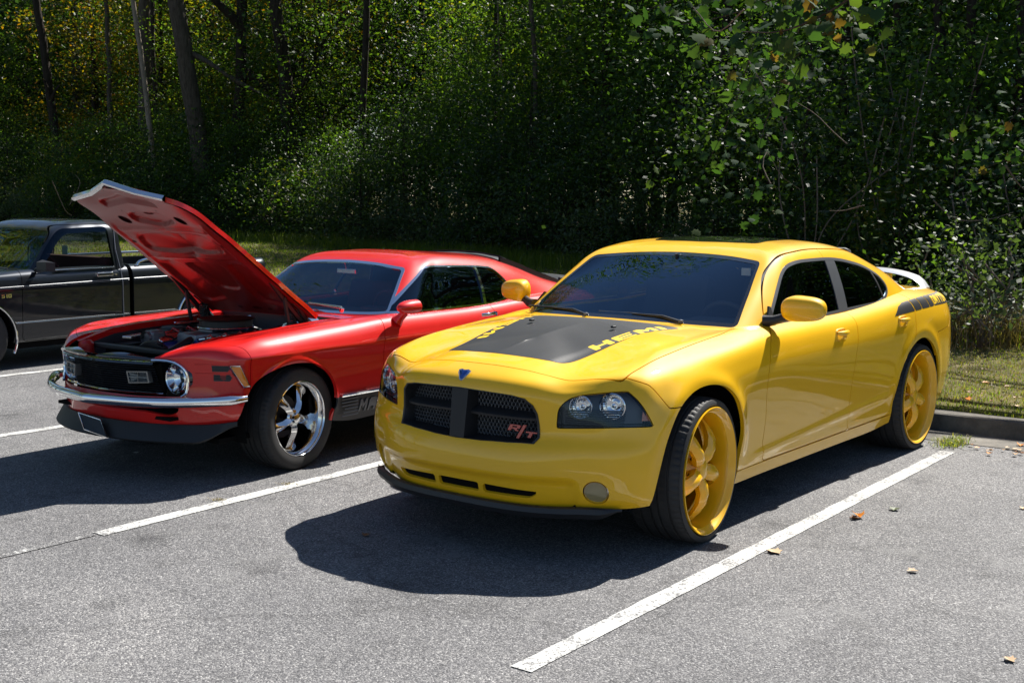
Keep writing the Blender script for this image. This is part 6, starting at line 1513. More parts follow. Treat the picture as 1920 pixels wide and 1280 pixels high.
        b = MB(); b.tube([(-1.86, .905*sgn, .855), (-1.88, .925*sgn, .857), (-1.96, .930*sgn, .857), (-2.0, .915*sgn, .855)], [.012, .014, .014, .016], 10); b.build('handle_bar', 'chrome', h, auto=60)
        b = MB(); b.lathe([(0, .0), (.010, .012), (.03, .016), (.0, .016)], 12, 'y', c=(-2.02, .898*sgn if sgn > 0 else -.93, .855)); b.build('handle_button', 'chrome', h)
        for x in (.025, -2.718): coupe_wheel(x, sgn)
    for w_ in [q for q in bpy.data.objects if q.parent == coupe and q.name.startswith('wheel') and q.type == 'EMPTY' and q.location.x > -1]:
        w_.rotation_euler = (0, 0, math.radians(4)); w_.location.x += .86*math.sin(math.radians(4))*.8*(1 if all(abs(ch.rotation_euler.z) < 1 for ch in bpy.data.objects if ch.parent == w_) else -1)
    # ---- underbody, wells
    b = MB(); b.box((-1.5, 0, .26), (4.2, 1.5, .03)); b.box((-3.3, 0, .38), (.7, 1.3, .05)); b.build('underbody', 'cavity_black', coupe)
    for sgn in (1, -1):
        for cx, cz, R in ((.08, .33, .385), (-2.72, .335, .375)):
            b = MB(); n = 24; V = []
            for k in range(n+1):
                a = math.pi*k/n*1.16-.25; V += [(cx+R*math.cos(a), sgn*.84, cz+R*math.sin(a)), (cx+R*math.cos(a), sgn*.50, cz+R*math.sin(a))]
            F = [(2*k, 2*k+1, 2*k+3, 2*k+2) for k in range(n)]; F.append(tuple(2*k+1 for k in range(n+1)))
            b.add(V, F).build('wheel_liner', 'cavity_black', coupe)
    # ---- wipers, cowl vents
    wp = empty('wiper', parent=coupe)
    b = MB(); b.tube([(-.80, .46, .935), (-.83, .43, .955), (-.90, .05, .965)], [.014, .012, .006], 8); b.build('wiper_arm', 'brushed', wp, auto=60)
    b = MB(); b.tube([(-.86, .36, .948), (-.88, .05, .955), (-.87, -.25, .945)], .006, 6); b.build('wiper_blade', 'trim_black', wp)
    b = MB(); b.tube([(-.80, .46, .93), (-.80, .47, .955)], .016, 12); b.build('wiper_pivot', 'chrome', wp)
    # ---- cabin
    for y in (.36, -.36):
        s_ = empty('seat', parent=coupe)
        MB().bbox((-1.75, y, .50), (.50, .48, .14), .05).build('seat_cushion', 'interior', s_, auto=40)
        R = Matrix.Rotation(math.radians(-18), 3, 'Y'); MB().bbox((-2.02, y, .78), (.13, .48, .56), .05, R).build('backrest', 'interior', s_, auto=40)
    b = MB(); b.bbox((-1.22, 0, .83), (.44, 1.36, .14), .04); b.bbox((-1.35, .36, .88), (.14, .36, .08), .03); b.build('dashboard', 'interior_grey', coupe, auto=40)
    b = MB(); n = 28; R = Matrix.Rotation(math.radians(-68), 3, 'Y')
    b.tube([R @ Vector((.19*math.cos(2*math.pi*k/n), .19*math.sin(2*math.pi*k/n), 0))+Vector((-1.50, .36, .86)) for k in range(n+1)], .012, 8, False); b.tube([(-1.50, .54, .86), (-1.49, .36, .85), (-1.50, .18, .86)], .014, 6); b.build('steering_wheel', 'interior', coupe, auto=60)
    b = MB(); b.tube([(-1.36, 0, 1.17), (-1.34, .0, 1.235)], .004, 5); b.bbox((-1.36, 0, 1.17), (.02, .20, .045), .01); b.build('rearview_mirror', 'brushed', coupe)
    b = MB(); b.box((-2.0, 0, .42), (2.4, 1.45, .03)); b.box((-.99, 0, .62), (.03, 1.4, .5)); b.box((-2.9, 0, .80), (1.0, 1.2, .06)); b.build('cabin_floor', 'interior', coupe)
    for sgn in (1, -1): b = MB(); b.box((-1.7, .78*sgn, .66), (1.8, .03, .48)); b.build('door_card', 'interior', coupe)
    # ---- open bonnet
    hd = empty('bonnet', (0, 0, 0), parent=coupe)
    th = math.radians(39.85); hx, hz = -.57, .915; tx, tz = -.469, .947
    def rot(P):
        P = np.asarray(P, float); q = P.copy(); dx = P[:, 0]-hx; dz = P[:, 2]-hz
        q[:, 0] = tx+dx*math.cos(th)-dz*math.sin(th); q[:, 2] = tz+dx*math.sin(th)+dz*math.cos(th); return q
    def rotn(P): P = np.asarray(P, float); q = P.copy(); q[:, 0] = P[:, 0]*math.cos(th)-P[:, 2]*math.sin(th); q[:, 2] = P[:, 0]*math.sin(th)+P[:, 2]*math.cos(th); return q
    def rt_(m): return TM(rot(m.V), rotn(m.N), m.U, m.T)
    hood = clip(hood, hood.V[:, 0]-(-.575))
    HM = merge(hood, mirror(hood))
    emit('bonnet_skin', rt_(flange(HM, .030)), R_, hd, 0)
    # inner panel: pressed ribs and recesses, seen from below
    hin = clip(hood, np.minimum(XY(hood, np.array(hoodp))-.012, hood.V[:, 0]+.56))
    inner = merge(hin, mirror(hin)); rec = []
    recess = [rpoly([(.62,-.20),(.62,.20),(.52,.24),(.45,.0),(.52,-.24)], .06), rpoly([(.36,-.40),(.36,.40),(.20,.46),(.16,.20),(.16,-.20),(.20,-.46)], .06),
              rpoly([(.06,-.50),(.06,-.28),(-.40,-.18),(-.46,-.50)], .08), rpoly([(.06,.50),(.06,.28),(-.40,.18),(-.46,.50)], .08), rpoly([(.04,-.22),(.04,.22),(-.28,.11),(-.28,-.11)], .07),
              rpoly([(.78,-.30),(.84,0),(.78,.30),(.72,.30),(.77,0),(.72,-.30)], .03)]
    inf = offset(inner, 0); V = inf.V.copy(); s = np.full(len(V), -1.)
    recess = [r_*[1, .84] for r_ in recess]
    for rp_ in recess: s = np.maximum(s, sdf(V[:, :2], rp_))
    edge = np.minimum(.62-0*V[:, 0], 1)
    dep = .036-.020*sstep(s, -.004, .010)
    rim = sdf(V[:, :2], np.vstack([np.array(hoodp), (np.array(hoodp)*[1, -1])[::-1]])) if False else None
    V[:, 2] -= dep; 
    # crossing ribs
    V[:, 2] -= .012*np.exp(-((np.abs(V[:, 1])-.45)/.018)**2)*(V[:, 0] < .5)
    V[:, 2] -= .010*np.exp(-((V[:, 0]-.42-.10*V[:, 1]**2)/.016)**2)*(np.abs(V[:, 1]) < .42)
    V[:, 2] -= .010*np.exp(-((V[:, 0]-.11-.12*V[:, 1]**2)/.014)**2)*(np.abs(V[:, 1]) < .45)
    holes = [(.60,0,.030,.05),(.54,-.27,.050,.040),(.54,.27,.050,.040),(.30,-.42,.018,.014),(.28,.42,.018,.014),(-.50,.05,.016,.05),(-.50,-.12,.014,.022),(-.50,.18,.014,.022),(.66,-.17,.010,.010),(.66,.17,.010,.010),(-.505,.30,.010,.016)]
    inf = TM(V, -inner.N, inner.U, inner.T[:, ::-1])
    for hx_, hy_, ra, rb in holes: inf = clip(inf, np.hypot((inf.V[:, 0]-hx_)/ra, (inf.V[:, 1]-hy_)/rb)*ra-ra)
    # normals from geometry
    fnv = np.cross(inf.V[inf.T[:, 1]]-inf.V[inf.T[:, 0]], inf.V[inf.T[:, 2]]-inf.V[inf.T[:, 0]]); nn = np.zeros_like(inf.V)
    for k in range(3): np.add.at(nn, inf.T[:, k], fnv)
    nn /= np.maximum(np.linalg.norm(nn, axis=1, keepdims=True), 1e-12); nn *= np.where(nn[:, 2:3] > 0, -1, 1)
    inf = TM(inf.V, nn, inf.U, inf.T)
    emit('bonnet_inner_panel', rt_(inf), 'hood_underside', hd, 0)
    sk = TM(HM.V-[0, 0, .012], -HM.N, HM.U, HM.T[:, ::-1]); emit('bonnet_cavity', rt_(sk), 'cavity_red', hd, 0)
    # polished front moulding
    fe = [(.828,-.44,.770),(.872,-.22,.778),(.958,0,.785),(.872,.22,.778),(.828,.44,.770)]
    pts = rot(np.array([(x+.004, y, z-.012) for x, y, z in fe])); V = []
    for p in pts: 
        d1 = np.array([math.cos(th), 0, math.sin(th)]); d2 = np.array([-math.sin(th), 0, math.cos(th)])
        V += [p+d2*.015, p+d1*.010+d2*.008, p+d1*.010-d2*.020, p-d2*.026, p-d1*.02-d2*.02]
    MB().add(V, [(5*i+a, 5*i+(a+1) % 5, 5*i+5+(a+1) % 5, 5*i+5+a) for i in range(4) for a in range(5)]).build('bonnet_moulding', 'chrome', hd)
    # hinges with coil springs
    for sgn in (1, -1):
        hg = empty('bonnet_hinge', parent=coupe); y = .49*sgn
        b = MB(); b.tube([(-.50, y, .82), (-.42, y, .90), (-.36, y, .99), (-.30, y, 1.03)], [.016, .018, .018, .014], 6); b.tube([(-.28, y, .80), (-.25, y, .92), (-.22, y, 1.07)], .015, 6)
        b.tube([(-.44, y-.01, .84), (-.26, y-.01, 1.02), (-.10, y-.01, 1.18)], [.02, .02, .012], 6); b.build('hinge_arm', 'spoiler_black', hg)
        b = MB(); b.tube([(-.34+.026*math.cos(t*6.283), y-.045*sgn+.026*math.sin(t*6.283), .84+.014*t) for t in np.linspace(0, 9, 90)], .006, 5); b.build('hinge_spring', 'spoiler_black', hg)
    # ---- engine bay
    bay = empty('engine_bay', parent=coupe)
    b = MB(); b.box((.15, 0, .40), (1.3, 1.1, .02)); b.build('bay_floor', 'cavity_black', bay)
    b = MB(); b.add([(-.60,-.74,.45),(-.60,.74,.45),(-.60,.74,.905),(-.62,0,.912),(-.60,-.74,.905)], [(0, 1, 2, 3, 4)]); b.build('firewall', 'spoiler_black', bay)
    for sgn in (1, -1):
        ed = [(.70,.487,.800),(.40,.522,.860),(.15,.532,.874),(-.29,.547,.885),(-.60,.567,.892)]
        V = []; 
        for x, y, z in ed: V += [(x, y*sgn, z), (x, (y-.035)*sgn, z-.006), (x, (y-.035)*sgn, z-.045), (x, (y-.10)*sgn, .45)]
        fe_ = MB().add([v for i, v in enumerate(V) if i % 4 < 3], [(3*i+a, 3*i+a+1, 3*i+4+a, 3*i+3+a) for i in range(4) for a in range(2)]); fe_.build('fender_lip', 'red_paint', bay)
        ia = MB().add([v for i, v in enumerate(V) if i % 4 > 1], [(2*i, 2*i+1, 2*i+3, 2*i+2) for i in range(4)]); ia.build('inner_fender', 'bay_paint', bay)
        b = MB(); b.bbox((-.02, .43*sgn, .70), (.34, .20, .24), .03); b.lathe([(.835, .0), (.835, .07), (.825, .085), (.78, .09)], 24, 'z', c=(-.02, .40*sgn, 0)); b.build('shock_tower', 'bay_paint', bay, auto=40)
    # cowl: red panel between bonnet and windscreen is part of the fender surface; strut brace over the engine
    for s_ in (1, -1): b = MB(); b.tube([(-.05, .42*s_, .845), (-.30, .37*s_, .855), (-.58, .22*s_, .865)], .014, 8); b.build('strut_brace', 'chrome', bay)
    b = MB(); b.bbox((.0, 0, .62), (.62, .34, .26), .03); b.bbox((.02, -.16, .66), (.56, .16, .20), .03, Matrix.Rotation(.7, 3, 'X')); b.bbox((.02, .16, .66), (.56, .16, .20), .03, Matrix.Rotation(-.7, 3, 'X')); b.build('engine_block', 'blue_enamel', bay, auto=40)
    for s_ in (1, -1):
        b = MB(); b.bbox((.03, .215*s_, .755), (.52, .13, .075), .022, Matrix.Rotation(-.75*s_, 3, 'X')); b.build('valve_cover', 'blue_enamel' if s_ > 0 else 'chrome', bay, auto=40)
        b = MB()
        for k in range(4): b.tube([(.20-.13*k, .17*s_, .80), (.22-.13*k, .26*s_, .84), (.21-.13*k, .33*s_, .78), (.19-.13*k, .35*s_, .70)], .007, 6)
        o = b.build('spark_plug_lead', 'red_enamel', bay); o['kind'] = 'stuff'
        b = MB()
        for k in range(4): b.tube([(.20-.13*k, .33*s_, .66), (.19-.13*k, .40*s_, .62), (.10-.08*k, .42*s_, .52)], .02, 8)
        o = b.build('exhaust_header', 'grey_metal', bay); o['kind'] = 'stuff'
        b = MB(); b.tube([(.30, .235*s_, .815), (-.28, .235*s_, .825)], .009, 8); b.build('fuel_rail', 'chrome', bay)
    b = MB(); b.bbox((0, 0, .785), (.40, .20, .09), .02); b.bbox((-.05, 0, .82), (.18, .14, .05), .01); b.build('intake_manifold', 'grey_metal', bay, auto=40)
    b = MB(); b.lathe([(.845, .0), (.845, .185), (.852, .192), (.858, .188)], 48, 'z', c=(-.13, .02, 0)); b.build('air_cleaner_base', 'chrome', bay, auto=40)
    b = MB(); b.lathe([(.856, .178), (.905, .178)], 72, 'z', c=(-.13, .02, 0)); b.build('air_filter', 'spoiler_black', bay)
    b = MB(); b.lathe([(.900, .190), (.907, .192), (.913, .186), (.917, .12), (.918, .03), (.925, .02), (.928, .0)], 48, 'z', c=(-.13, .02, 0)); b.build('air_cleaner_lid', 'lid_brown', bay, auto=30)
    b = MB(); b.bbox((.56, 0, .60), (.06, .66, .36), .012); b.build('radiator', 'cavity_black', bay); b = MB(); b.bbox((.60, .0, .765), (.05, .80, .03), .008); b.build('radiator_support', 'spoiler_black', bay)
    b = MB(); b.lathe([(0, .0), (.012, .20), (0, .21), (-.03, .21)], 36, 'x', c=(.48, 0, .60))
    for k in range(6): a = k*math.pi/3; b.bbox((.45, .10*math.cos(a), .60+.10*math.sin(a)), (.01, .05, .13), .003, Matrix.Rotation(a+1.57, 3, 'X'))
    b.build('fan', 'dark_metal', bay)
    b = MB(); b.bbox((.36, -.44, .66), (.20, .18, .19), .012); b.build('battery', 'spoiler_black', bay)
    b = MB(); b.tube([(.54, .25, .76), (.40, .22, .80), (.25, .10, .80)], .024, 10); b.build('radiator_hose', 'hose', bay, auto=60)
    b = MB(); b.tube([(.54, -.22, .55), (.40, -.30, .62), (.20, -.22, .68)], .022, 10); b.build('radiator_hose', 'hose', bay, auto=60)
    b = MB(); b.lathe([(.70, 0), (.70, .05), (.80, .05), (.82, .03), (.82, 0)], 20, 'z', c=(.66, -.43, -.02)); b.build('overflow_bottle', 'red_enamel', bay, auto=40)
    b = MB(); b.bbox((.28, -.22, .80), (.12, .10, .09), .02); b.lathe([(.0, .045), (.03, .045)], 20, 'x', c=(.33, -.22, .80)); b.build('alternator', 'grey_metal', bay)
    b = MB(); b.bbox((.34, -.33, .805), (.22, .07, .018), .004, Matrix.Rotation(.3, 3, 'Z')); b.build('bracket', 'brushed', bay)
    b = MB(); b.bbox((-.47, .38, .80), (.11, .13, .10), .015); b.lathe([(.0, .0), (.0, .11), (-.06, .12), (-.07, 0)], 24, 'x', c=(-.50, .40, .80)); b.build('brake_booster', 'chrome', bay, auto=40)
    b = MB(); rr = random.Random(4)
    for k in range(16):
        x, y = rr.uniform(-.45, .5), rr.uniform(-.5, .5); z = rr.uniform(.66, .80); p = [(x, y, z)]
        for q in range(4): p.append((p[-1][0]+rr.uniform(-.12, .12), p[-1][1]+rr.uniform(-.12, .12), min(.83, p[-1][2]+rr.uniform(-.05, .06))))
        b.tube([tuple(v) for v in curve(p, .03)], rr.choice([.005, .007, .010]), 6)
    o = b.build('engine_wiring', 'hose', bay); o['kind'] = 'stuff'
simple('slat_black', (.016, .018, .022), rough=.45); simple('spoiler_black', (.012, .013, .014), rough=.5, bump=.2, bscale=500); simple('grey_lens', (.085, .088, .092), rough=.3, metal=.5); simple('lamp_grey', (.19, .19, .19), rough=.35, metal=.8)
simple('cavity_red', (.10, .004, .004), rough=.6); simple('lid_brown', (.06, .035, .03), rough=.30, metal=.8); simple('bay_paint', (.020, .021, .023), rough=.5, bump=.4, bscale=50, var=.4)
build_coupe()
# ================================================================== GREY PICKUP
truck = empty('pickup_truck', (-.6967, -8.1982, 0), math.radians(1.449), 'charcoal grey pickup truck with chrome bed rails parked beyond the red car', 'truck')
def build_truck():
    C = []
    Zr = [.26, .34, .455, .58, .70, .80, .845, .93, .965]
    def tc_(x, top=.965, yin=.70, yo=0.):
        return col(x, [.775+yo, .792+yo, .800+yo, .803+yo, .805+yo, .806+yo, .800+yo, .778+yo, .74+yo, .62, .45, .25, 0], Zr[:8]+[top, top+.012, top+.018, top+.02, top+.022])
    C.append(col([.72,.74,.76,.78,.76,.74,.73,.72,.70,.55,.4,.3,.2], 0., [.30,.36,.455,.55,.66,.76,.82,.86,.88,.90,.915,.925,.93]))
    C.append(col([.72,.74,.76,.78,.76,.74,.73,.72,.70,.54,.38,.25,.12], [.35]*9+[.30,.22,.12,0], [.30,.36,.455,.55,.66,.76,.82,.86,.88,.90,.915,.925,.935]))
    C.append(col([.66,.68,.70,.72,.71,.70,.69,.68,.66,.48,.30,.15,.02], [.66]*8+[.64,.52,.38,.2,0], [.30,.36,.455,.55,.66,.76,.82,.865,.885,.905,.92,.93,.94]))
    C.append(col([.52,.54,.55,.56,.56,.56,.55,.54,.52,.38,.18,.05,-.06], [.765,.78,.79,.795,.795,.795,.785,.76,.72,.58,.42,.23,0], [.28,.35,.455,.56,.68,.78,.835,.885,.905,.922,.935,.943,.95]))
    C.append(tc_(.25, .925)); C.append(tc_(-.1, .94)); C.append(tc_(-.45, .96)); C.append(tc_(-.9)); C.append(tc_(-1.3)); C.append(tc_(-1.75)); C.append(tc_(-2.3)); C.append(tc_(-2.9)); C.append(tc_(-3.5))
    C.append(col([-3.72]*13, [.75,.77,.775,.78,.78,.78,.775,.76,.73,.6,.45,.25,0], Zr[:8]+[.965,.977,.983,.985,.987]))
    C.append(col([-3.76]*13, [.3]*9+[.28,.2,.1,0], Zr[:8]+[.965,.977,.983,.985,.987])); C.append(col([-3.76]*13, 0., Zr[:8]+[.965,.977,.983,.985,.987]))
    B = surf(C, .02, 1, 1)
    th = np.linspace(math.radians(205), math.radians(-25), 34)
    A1 = np.stack([.0-.385*np.cos(th), .32+.365*np.sin(th)], 1); A2 = np.stack([-2.76-.385*np.cos(th), .32+.365*np.sin(th)], 1)
    fa = lambda m: XZ(m, np.vstack([A1, [(.35, 0), (-.35, 0)][::-1] if False else [(.35, 0), (-.35, 0)]]))
    arch1 = np.vstack([A1, [(.349, 0.05), (-.349, 0.05)]]) if A1[0, 0] > 0 else np.vstack([A1, [(A1[-1, 0], .05), (A1[0, 0], .05)]])
    arch2 = np.vstack([A2, [(A2[-1, 0], .05), (A2[0, 0], .05)]])
    B = outside(B, lambda m: XZ(m, arch1)); B = outside(B, lambda m: XZ(m, arch2))
    B = outside(B, lambda m: np.minimum(XY(m, [(-.62,-.1),(-.62,.66),(-1.70,.68),(-1.70,-.1)]), m.V[:, 2]-.85))
    B = outside(B, lambda m: np.minimum(XY(m, [(-1.86,-.1),(-1.86,.70),(-3.68,.70),(-3.68,-.1)]), m.V[:, 2]-.85))
    cab, bed = clip(B, B.V[:, 0]+1.745), clip(B, -1.800-B.V[:, 0])
    door, cab = split(cab, lambda m: np.minimum(XZ(m, rpoly([(-.50,1.2),(-.475,.80),(-.47,.30),(-.50,.27),(-1.63,.27),(-1.655,.32),(-1.655,.80),(-1.675,1.2)], [0,.1,.03,.02,.02,.03,.1,0])), m.V[:, 1]-.66), .003)
    hood, cab = split(cab, lambda m: np.minimum(XY(m, [(.62,-.2),(.60,.55),(.50,.66),(-.52,.705),(-.55,.4),(-.55,-.2)]), m.V[:, 2]-.86), .003)
    P_ = 'charcoal_paint'
    emit('hood', merge(hood, mirror(hood)), P_, truck)
    for sgn in (1, -1):
        f = (lambda m: m) if sgn > 0 else mirror
        emit('door', f(door), P_, truck); emit('cab_side', f(cab), P_, truck, .02); emit('bed_side', f(bed), P_, truck, .02)
        # mouldings, stripes and arch trims
        b = MB()
        b.tube([(-.39, .812*sgn, .458), (-1.735, .812*sgn, .455)], .008, 6); b.build('side_moulding', 'brushed', truck)
        b = MB(); b.tube([(-1.81, .812*sgn, .455), (-2.37, .812*sgn, .455)], .008, 6); b.build('side_moulding', 'brushed', truck)
        for z, r_ in ((.822, .0032), (.808, .002)):
            b = MB(); b.tube([(.35, .8095*sgn, z-.02), (-.3, .8105*sgn, z-.004), (-1.738, .8105*sgn, z+.012)], r_, 5); b.build('pinstripe', 'stripe_grey', truck)
            b = MB(); b.tube([(-1.805, .8105*sgn, z+.013), (-3.6, .8105*sgn, z+.016)], r_, 5); b.build('pinstripe', 'stripe_grey', truck)
        for A_, cx in ((arch1[:-2], 0.), (arch2[:-2], -2.76)):
            b = MB(); b.tube([(x+(x-cx)*.02, .812*sgn, z+(z-.32)*.02) for x, z in A_[::1]], .013, 8); b.build('arch_trim', 'chrome', truck)
        for cx in (0., -2.76):
            b = MB(); n = 20; V = []
            for k in range(n+1):
                a = math.pi*k/n*1.2-.3; V += [(cx+.40*math.cos(a), sgn*.79, .32+.38*math.sin(a)), (cx+.40*math.cos(a), sgn*.45, .32+.38*math.sin(a))]
            b.add(V, [(2*k, 2*k+1, 2*k+3, 2*k+2) for k in range(n)]+[tuple(2*k+1 for k in range(n+1))]).build('wheel_liner', 'cavity_black', truck)
            wh = empty('wheel', (cx, 0, .325), parent=truck); make_tyre(.325, .20, .60, .795, 56, wh)
            b = MB(); b.lathe([(.60, .20), (.70, .185), (.775, .19), (.79, .20), (.795, .205), (.785, .195), (.75, .16), (.745, .10), (.77, .06), (.775, 0)], 40); b.build('rim', 'brushed', wh, auto=35)
            if sgn < 0:
                for ch in [q for q in bpy.data.objects if q.parent == wh]: ch.rotation_euler = (0, 0, math.pi)
    b = MB(); b.box((-1.38, 0, .245), (1.95, 1.46, .11)); b.box((-2.9, 0, .36), (1.6, 1.0, .08)); b.box((.2, 0, .36), (1.1, 1.0, .08)); b.build('chassis', 'cavity_black', truck)
    b = MB(); b.box((-1.772, 0, .62), (.03, 1.45, .62)); b.build('cab_gap', 'cavity_black', truck)
    # glasshouse
    G = []
    G.append(col([-.52,-.73,-.955,-1.03,-1.17,-1.33], 0., [.955,1.17,1.392,1.43,1.458,1.467]))
    G.append(col([-.54,-.745,-.955,-1.03,-1.17,-1.34], [.35,.33,.30,.27,.15,0], [.955,1.168,1.388,1.428,1.457,1.467]))
    G.append(col([-.585,-.77,-.955,-1.035,-1.18,-1.35], [.60,.565,.52,.47,.27,0], [.95,1.16,1.378,1.418,1.454,1.467]))
    G.append(col([-.63,-.80,-.97,-1.06,-1.20,-1.36], [.735,.685,.622,.57,.32,0], [.945,1.155,1.360,1.408,1.452,1.467]))
    G.append(col([-.72,-.88,-1.05,-1.13,-1.25,-1.37], [.775,.722,.648,.59,.33,0], [.925,1.155,1.372,1.422,1.455,1.467]))
    G.append(col([-1.0,-1.10,-1.22,-1.27,-1.33,-1.39], [.778,.727,.655,.595,.33,0], [.925,1.16,1.392,1.435,1.460,1.467]))
    G.append(col([-1.35,-1.38,-1.42,-1.43,-1.43,-1.42], [.778,.727,.655,.595,.33,0], [.925,1.16,1.396,1.438,1.461,1.466]))
    G.append(col([-1.62,-1.615,-1.60,-1.58,-1.52,-1.46], [.775,.725,.652,.59,.33,0], [.925,1.16,1.396,1.436,1.459,1.465]))
    G.append(col([-1.73,-1.715,-1.685,-1.65,-1.56,-1.49], [.755,.705,.632,.57,.32,0], [.925,1.16,1.388,1.428,1.456,1.464]))
    G.append(col([-1.755,-1.74,-1.71,-1.665,-1.575,-1.50], [.62,.59,.54,.48,.27,0], [.925,1.16,1.380,1.424,1.454,1.463]))
    G.append(col([-1.758,-1.743,-1.715,-1.668,-1.58,-1.505], 0., [.925,1.16,1.380,1.424,1.453,1.462]))
    H = surf(G, .014, 2, 1)
    wsf = lambda m: np.minimum(YZ(m, rpoly([(-.2,.975),(.60,.968),(.70,.97),(.655,1.16),(.600,1.348),(.30,1.372),(-.2,1.376)], [0,.1,.03,0,.03,.2,0])), m.V[:, 0]+1.2)
    rwf = lambda m: np.minimum(YZ(m, rpoly([(-.2,.985),(.57,.985),(.51,1.345),(-.2,1.345)], [0,.05,.05,0])), -1.45-m.V[:, 0])
    dpo = rpoly([(-.50,.90),(-.62,.955),(-.955,1.378),(-1.02,1.408),(-1.60,1.418),(-1.665,1.395),(-1.63,1.15),(-1.655,.90)], [0,.05,.05,.05,.05,.04,.2,0])
    df = lambda m: np.minimum(XZ(m, dpo), m.V[:, 1]-.45)
    wpo = rpoly([(-.655,.962),(-.935,1.315),(-1.03,1.368),(-1.525,1.382),(-1.555,1.36),(-1.578,.962)], [.02,.06,.06,.03,.03,.03]); wf = lambda m: np.minimum(XZ(m, wpo), m.V[:, 1]-.4)
    ws, H = split(H, wsf, 0); rw, H = split(H, rwf, 0); fr, H = split(H, df, .003); sw, fr = split(fr, wf, 0)
    emit('cab_roof', merge(H, mirror(H)), 'charcoal_paint', truck, .01)
    emit('windshield', offset(merge(ws, mirror(ws)), -.004), 'truck_windshield', truck, 0); emit('rear_window', offset(merge(rw, mirror(rw)), -.004), 'truck_glass', truck, 0)
    # rain visor strip along the top and front of the side glass
    wv = rpoly([(-.80,1.06),(-.985,1.275),(-1.06,1.318),(-1.535,1.330),(-1.56,.90),(-.72,.90)], [0,.05,.04,.02,0,0])
    for sgn in (1, -1):
        f = (lambda m: m) if sgn > 0 else mirror
        emit('door_frame', f(fr), 'charcoal_paint', truck, .012)
        vis, _ = split(sw, lambda m: -XZ(m, wv), 0); emit('window_visor', f(offset(vis, .014)), 'visor', truck, .004)
        tri_ = inside(sw, lambda m: XZ(m, [(-.60,.95),(-.93,1.32),(-.80,1.10),(-.775,.95)])); emit('mirror_sail', f(offset(tri_, .002)), 'trim_black', truck, .004)
        b = MB(); b.tube([(-.66, .775*sgn, .962), (-1.10, .782*sgn, .962), (-1.575, .780*sgn, .964)], .007, 6); b.build('belt_moulding', 'brushed', truck)
        mr = empty('mirror', parent=truck)
        b = MB(); b.add([(-.60,.87,.965),(-.60,.87,1.055),(-.60,1.03,.975),(-.60,1.03,1.06),(-.69,.84,.955),(-.69,.84,1.075),(-.69,1.05,.965),(-.69,1.05,1.05)], [(0,1,3,2),(4,6,7,5),(0,4,5,1),(2,3,7,6),(1,5,7,3),(0,2,6,4)])
        b.V = [(x, y*sgn, z) for x, y, z in b.V]; b.build('mirror_housing', 'trim_black', mr); b = MB(); b.tube([(-.66, .76*sgn, .97), (-.66, .86*sgn, .985)], .022, 8); b.build('mirror_arm', 'trim_black', mr)
        h = empty('door_handle', parent=truck); b = MB(); b.bbox((-1.44, .808*sgn, .892), (.20, .02, .042), .006); b.build('handle_plate', 'brushed', h); b = MB(); b.bbox((-1.43, .822*sgn, .893), (.17, .016, .022), .005); b.build('handle_paddle', 'gloss_black', h)
        b = MB(); b.lathe([(.0, 0), (.012, .014), (.014, 0)], 16, 'y', c=(-1.575, .802*sgn if sgn > 0 else -.816, .888)); b.build('door_lock', 'brushed', truck)
        b = MB(); b.tube([(-1.66, .668*sgn, 1.405), (-1.63, .735*sgn, 1.15), (-1.652, .786*sgn, .93), (-1.656, .812*sgn, .80), (-1.656, .812*sgn, .30)], .0045, 6); b.build('door_seal', 'stripe_grey', truck)
        # bed rails
        rl = empty('bed_rail', parent=truck); b = MB()
        b.tube([tuple(v) for v in curve([(-1.895, .735*sgn, .955), (-1.915, .735*sgn, .99), (-1.99, .735*sgn, 1.018), (-2.2, .735*sgn, 1.022), (-3.2, .735*sgn, 1.022), (-3.42, .735*sgn, 1.015), (-3.48, .735*sgn, .97)], .05)], .0165, 10); b.build('rail_tube', 'chrome', rl, auto=60)
        b = MB(); b.bbox((-1.89, .735*sgn, .962), (.06, .05, .012), .004); b.build('rail_foot', 'chrome', rl)
        bi = MB(); bi.box((-2.77, .695*sgn, .72), (1.82, .012, .49)); bi.build('bed_wall', 'charcoal_paint', truck)
        b = MB(); y0 = .812*sgn
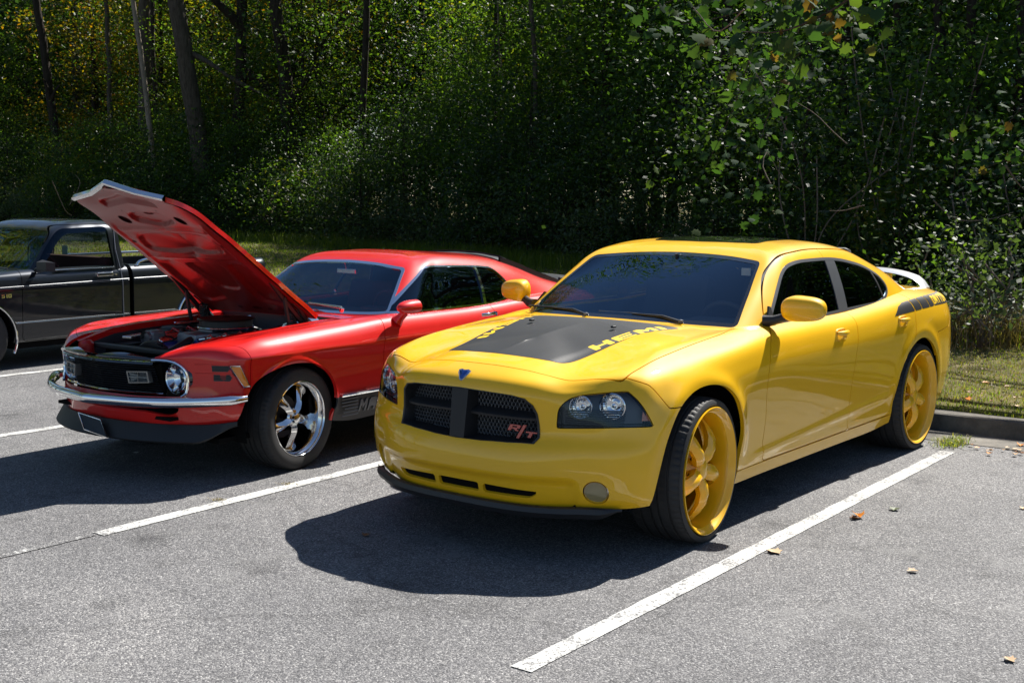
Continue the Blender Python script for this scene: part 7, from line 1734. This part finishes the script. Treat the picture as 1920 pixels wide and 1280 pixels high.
        for ch_, dx in (('S', 0), ('1', .055), ('0', .09)):
            for pl in {'S': [[(0,0),(1,0),(1,.6),(.3,.6),(.3,.8),(1,.8),(1,1),(0,1),(0,.42),(.7,.42),(.7,.2),(0,.2)]], '1': [[(.2,0),(.55,0),(.55,1),(.2,1)]], '0': [[(0,0),(1,0),(1,1),(0,1),(0,0),(.3,.22),(.3,.78),(.7,.78),(.7,.22),(.3,.22)]]}[ch_]:
                b.prism([(-.245-dx*.8-p_[0]*.034, .715+p_[1]*.036) for p_ in pl], y0-.004*sgn, y0+.004*sgn, lambda x, z, h_: (x, h_, z))
        o = b.build('fender_badge', 'chrome', truck); o['label'] = 'small chrome letters S10 on the front wing'
    b = MB(); b.box((-2.77, 0, .47), (1.84, 1.4, .02)); b.box((-1.86, 0, .70), (.02, 1.4, .48)); b.box((-3.67, 0, .70), (.02, 1.4, .48)); b.build('bed_floor', 'cavity_black', truck)
    # cabin
    b = MB(); b.bbox((-1.38, 0, .60), (.48, 1.28, .14), .04); b.build('bench_seat', 'maroon_cloth', truck, auto=40)
    b = MB(); b.bbox((-1.60, 0, .83), (.14, 1.28, .46), .05, Matrix.Rotation(math.radians(-10), 3, 'Y')); b.build('bench_backrest', 'maroon_cloth', truck, auto=40)
    b = MB(); b.bbox((-.80, 0, .90), (.34, 1.36, .14), .04); b.build('dashboard', 'maroon_cloth', truck, auto=40)
    b = MB(); n = 24; R = Matrix.Rotation(math.radians(-62), 3, 'Y'); b.tube([R @ Vector((.19*math.cos(2*math.pi*k/n), .19*math.sin(2*math.pi*k/n), 0))+Vector((-1.07, .36, .95)) for k in range(n+1)], .013, 8, False); b.build('steering_wheel', 'maroon_cloth', truck, auto=60)
    b = MB(); b.box((-1.2, 0, .40), (1.0, 1.4, .03)); b.box((-.66, 0, .66), (.03, 1.35, .5)); 
    b.build('cab_floor', 'interior', truck)
    for sgn in (1, -1): b = MB(); b.box((-1.08, .745*sgn, .66), (1.1, .03, .55)); b.build('door_card', 'maroon_cloth', truck)
    b = MB(); b.box((-1.738, -.33, 1.10), (.003, .10, .10)); b.build('window_sticker', 'sticker_blue', truck)
    b = MB(); b.tube([(-.50, -.1, .975), (-.60, -.45, .985)], .008, 6); b.tube([(-.52, .5, .975), (-.60, .12, .985)], .008, 6); b.tube([(-.50, .50, .96), (-.50, .50, .985)], .016, 10); b.build('wiper', 'trim_black', truck)
simple('stripe_grey', (.22, .23, .25), rough=.4, metal=.2); simple('sticker_blue', (.15, .40, .42), rough=.6)
build_truck()
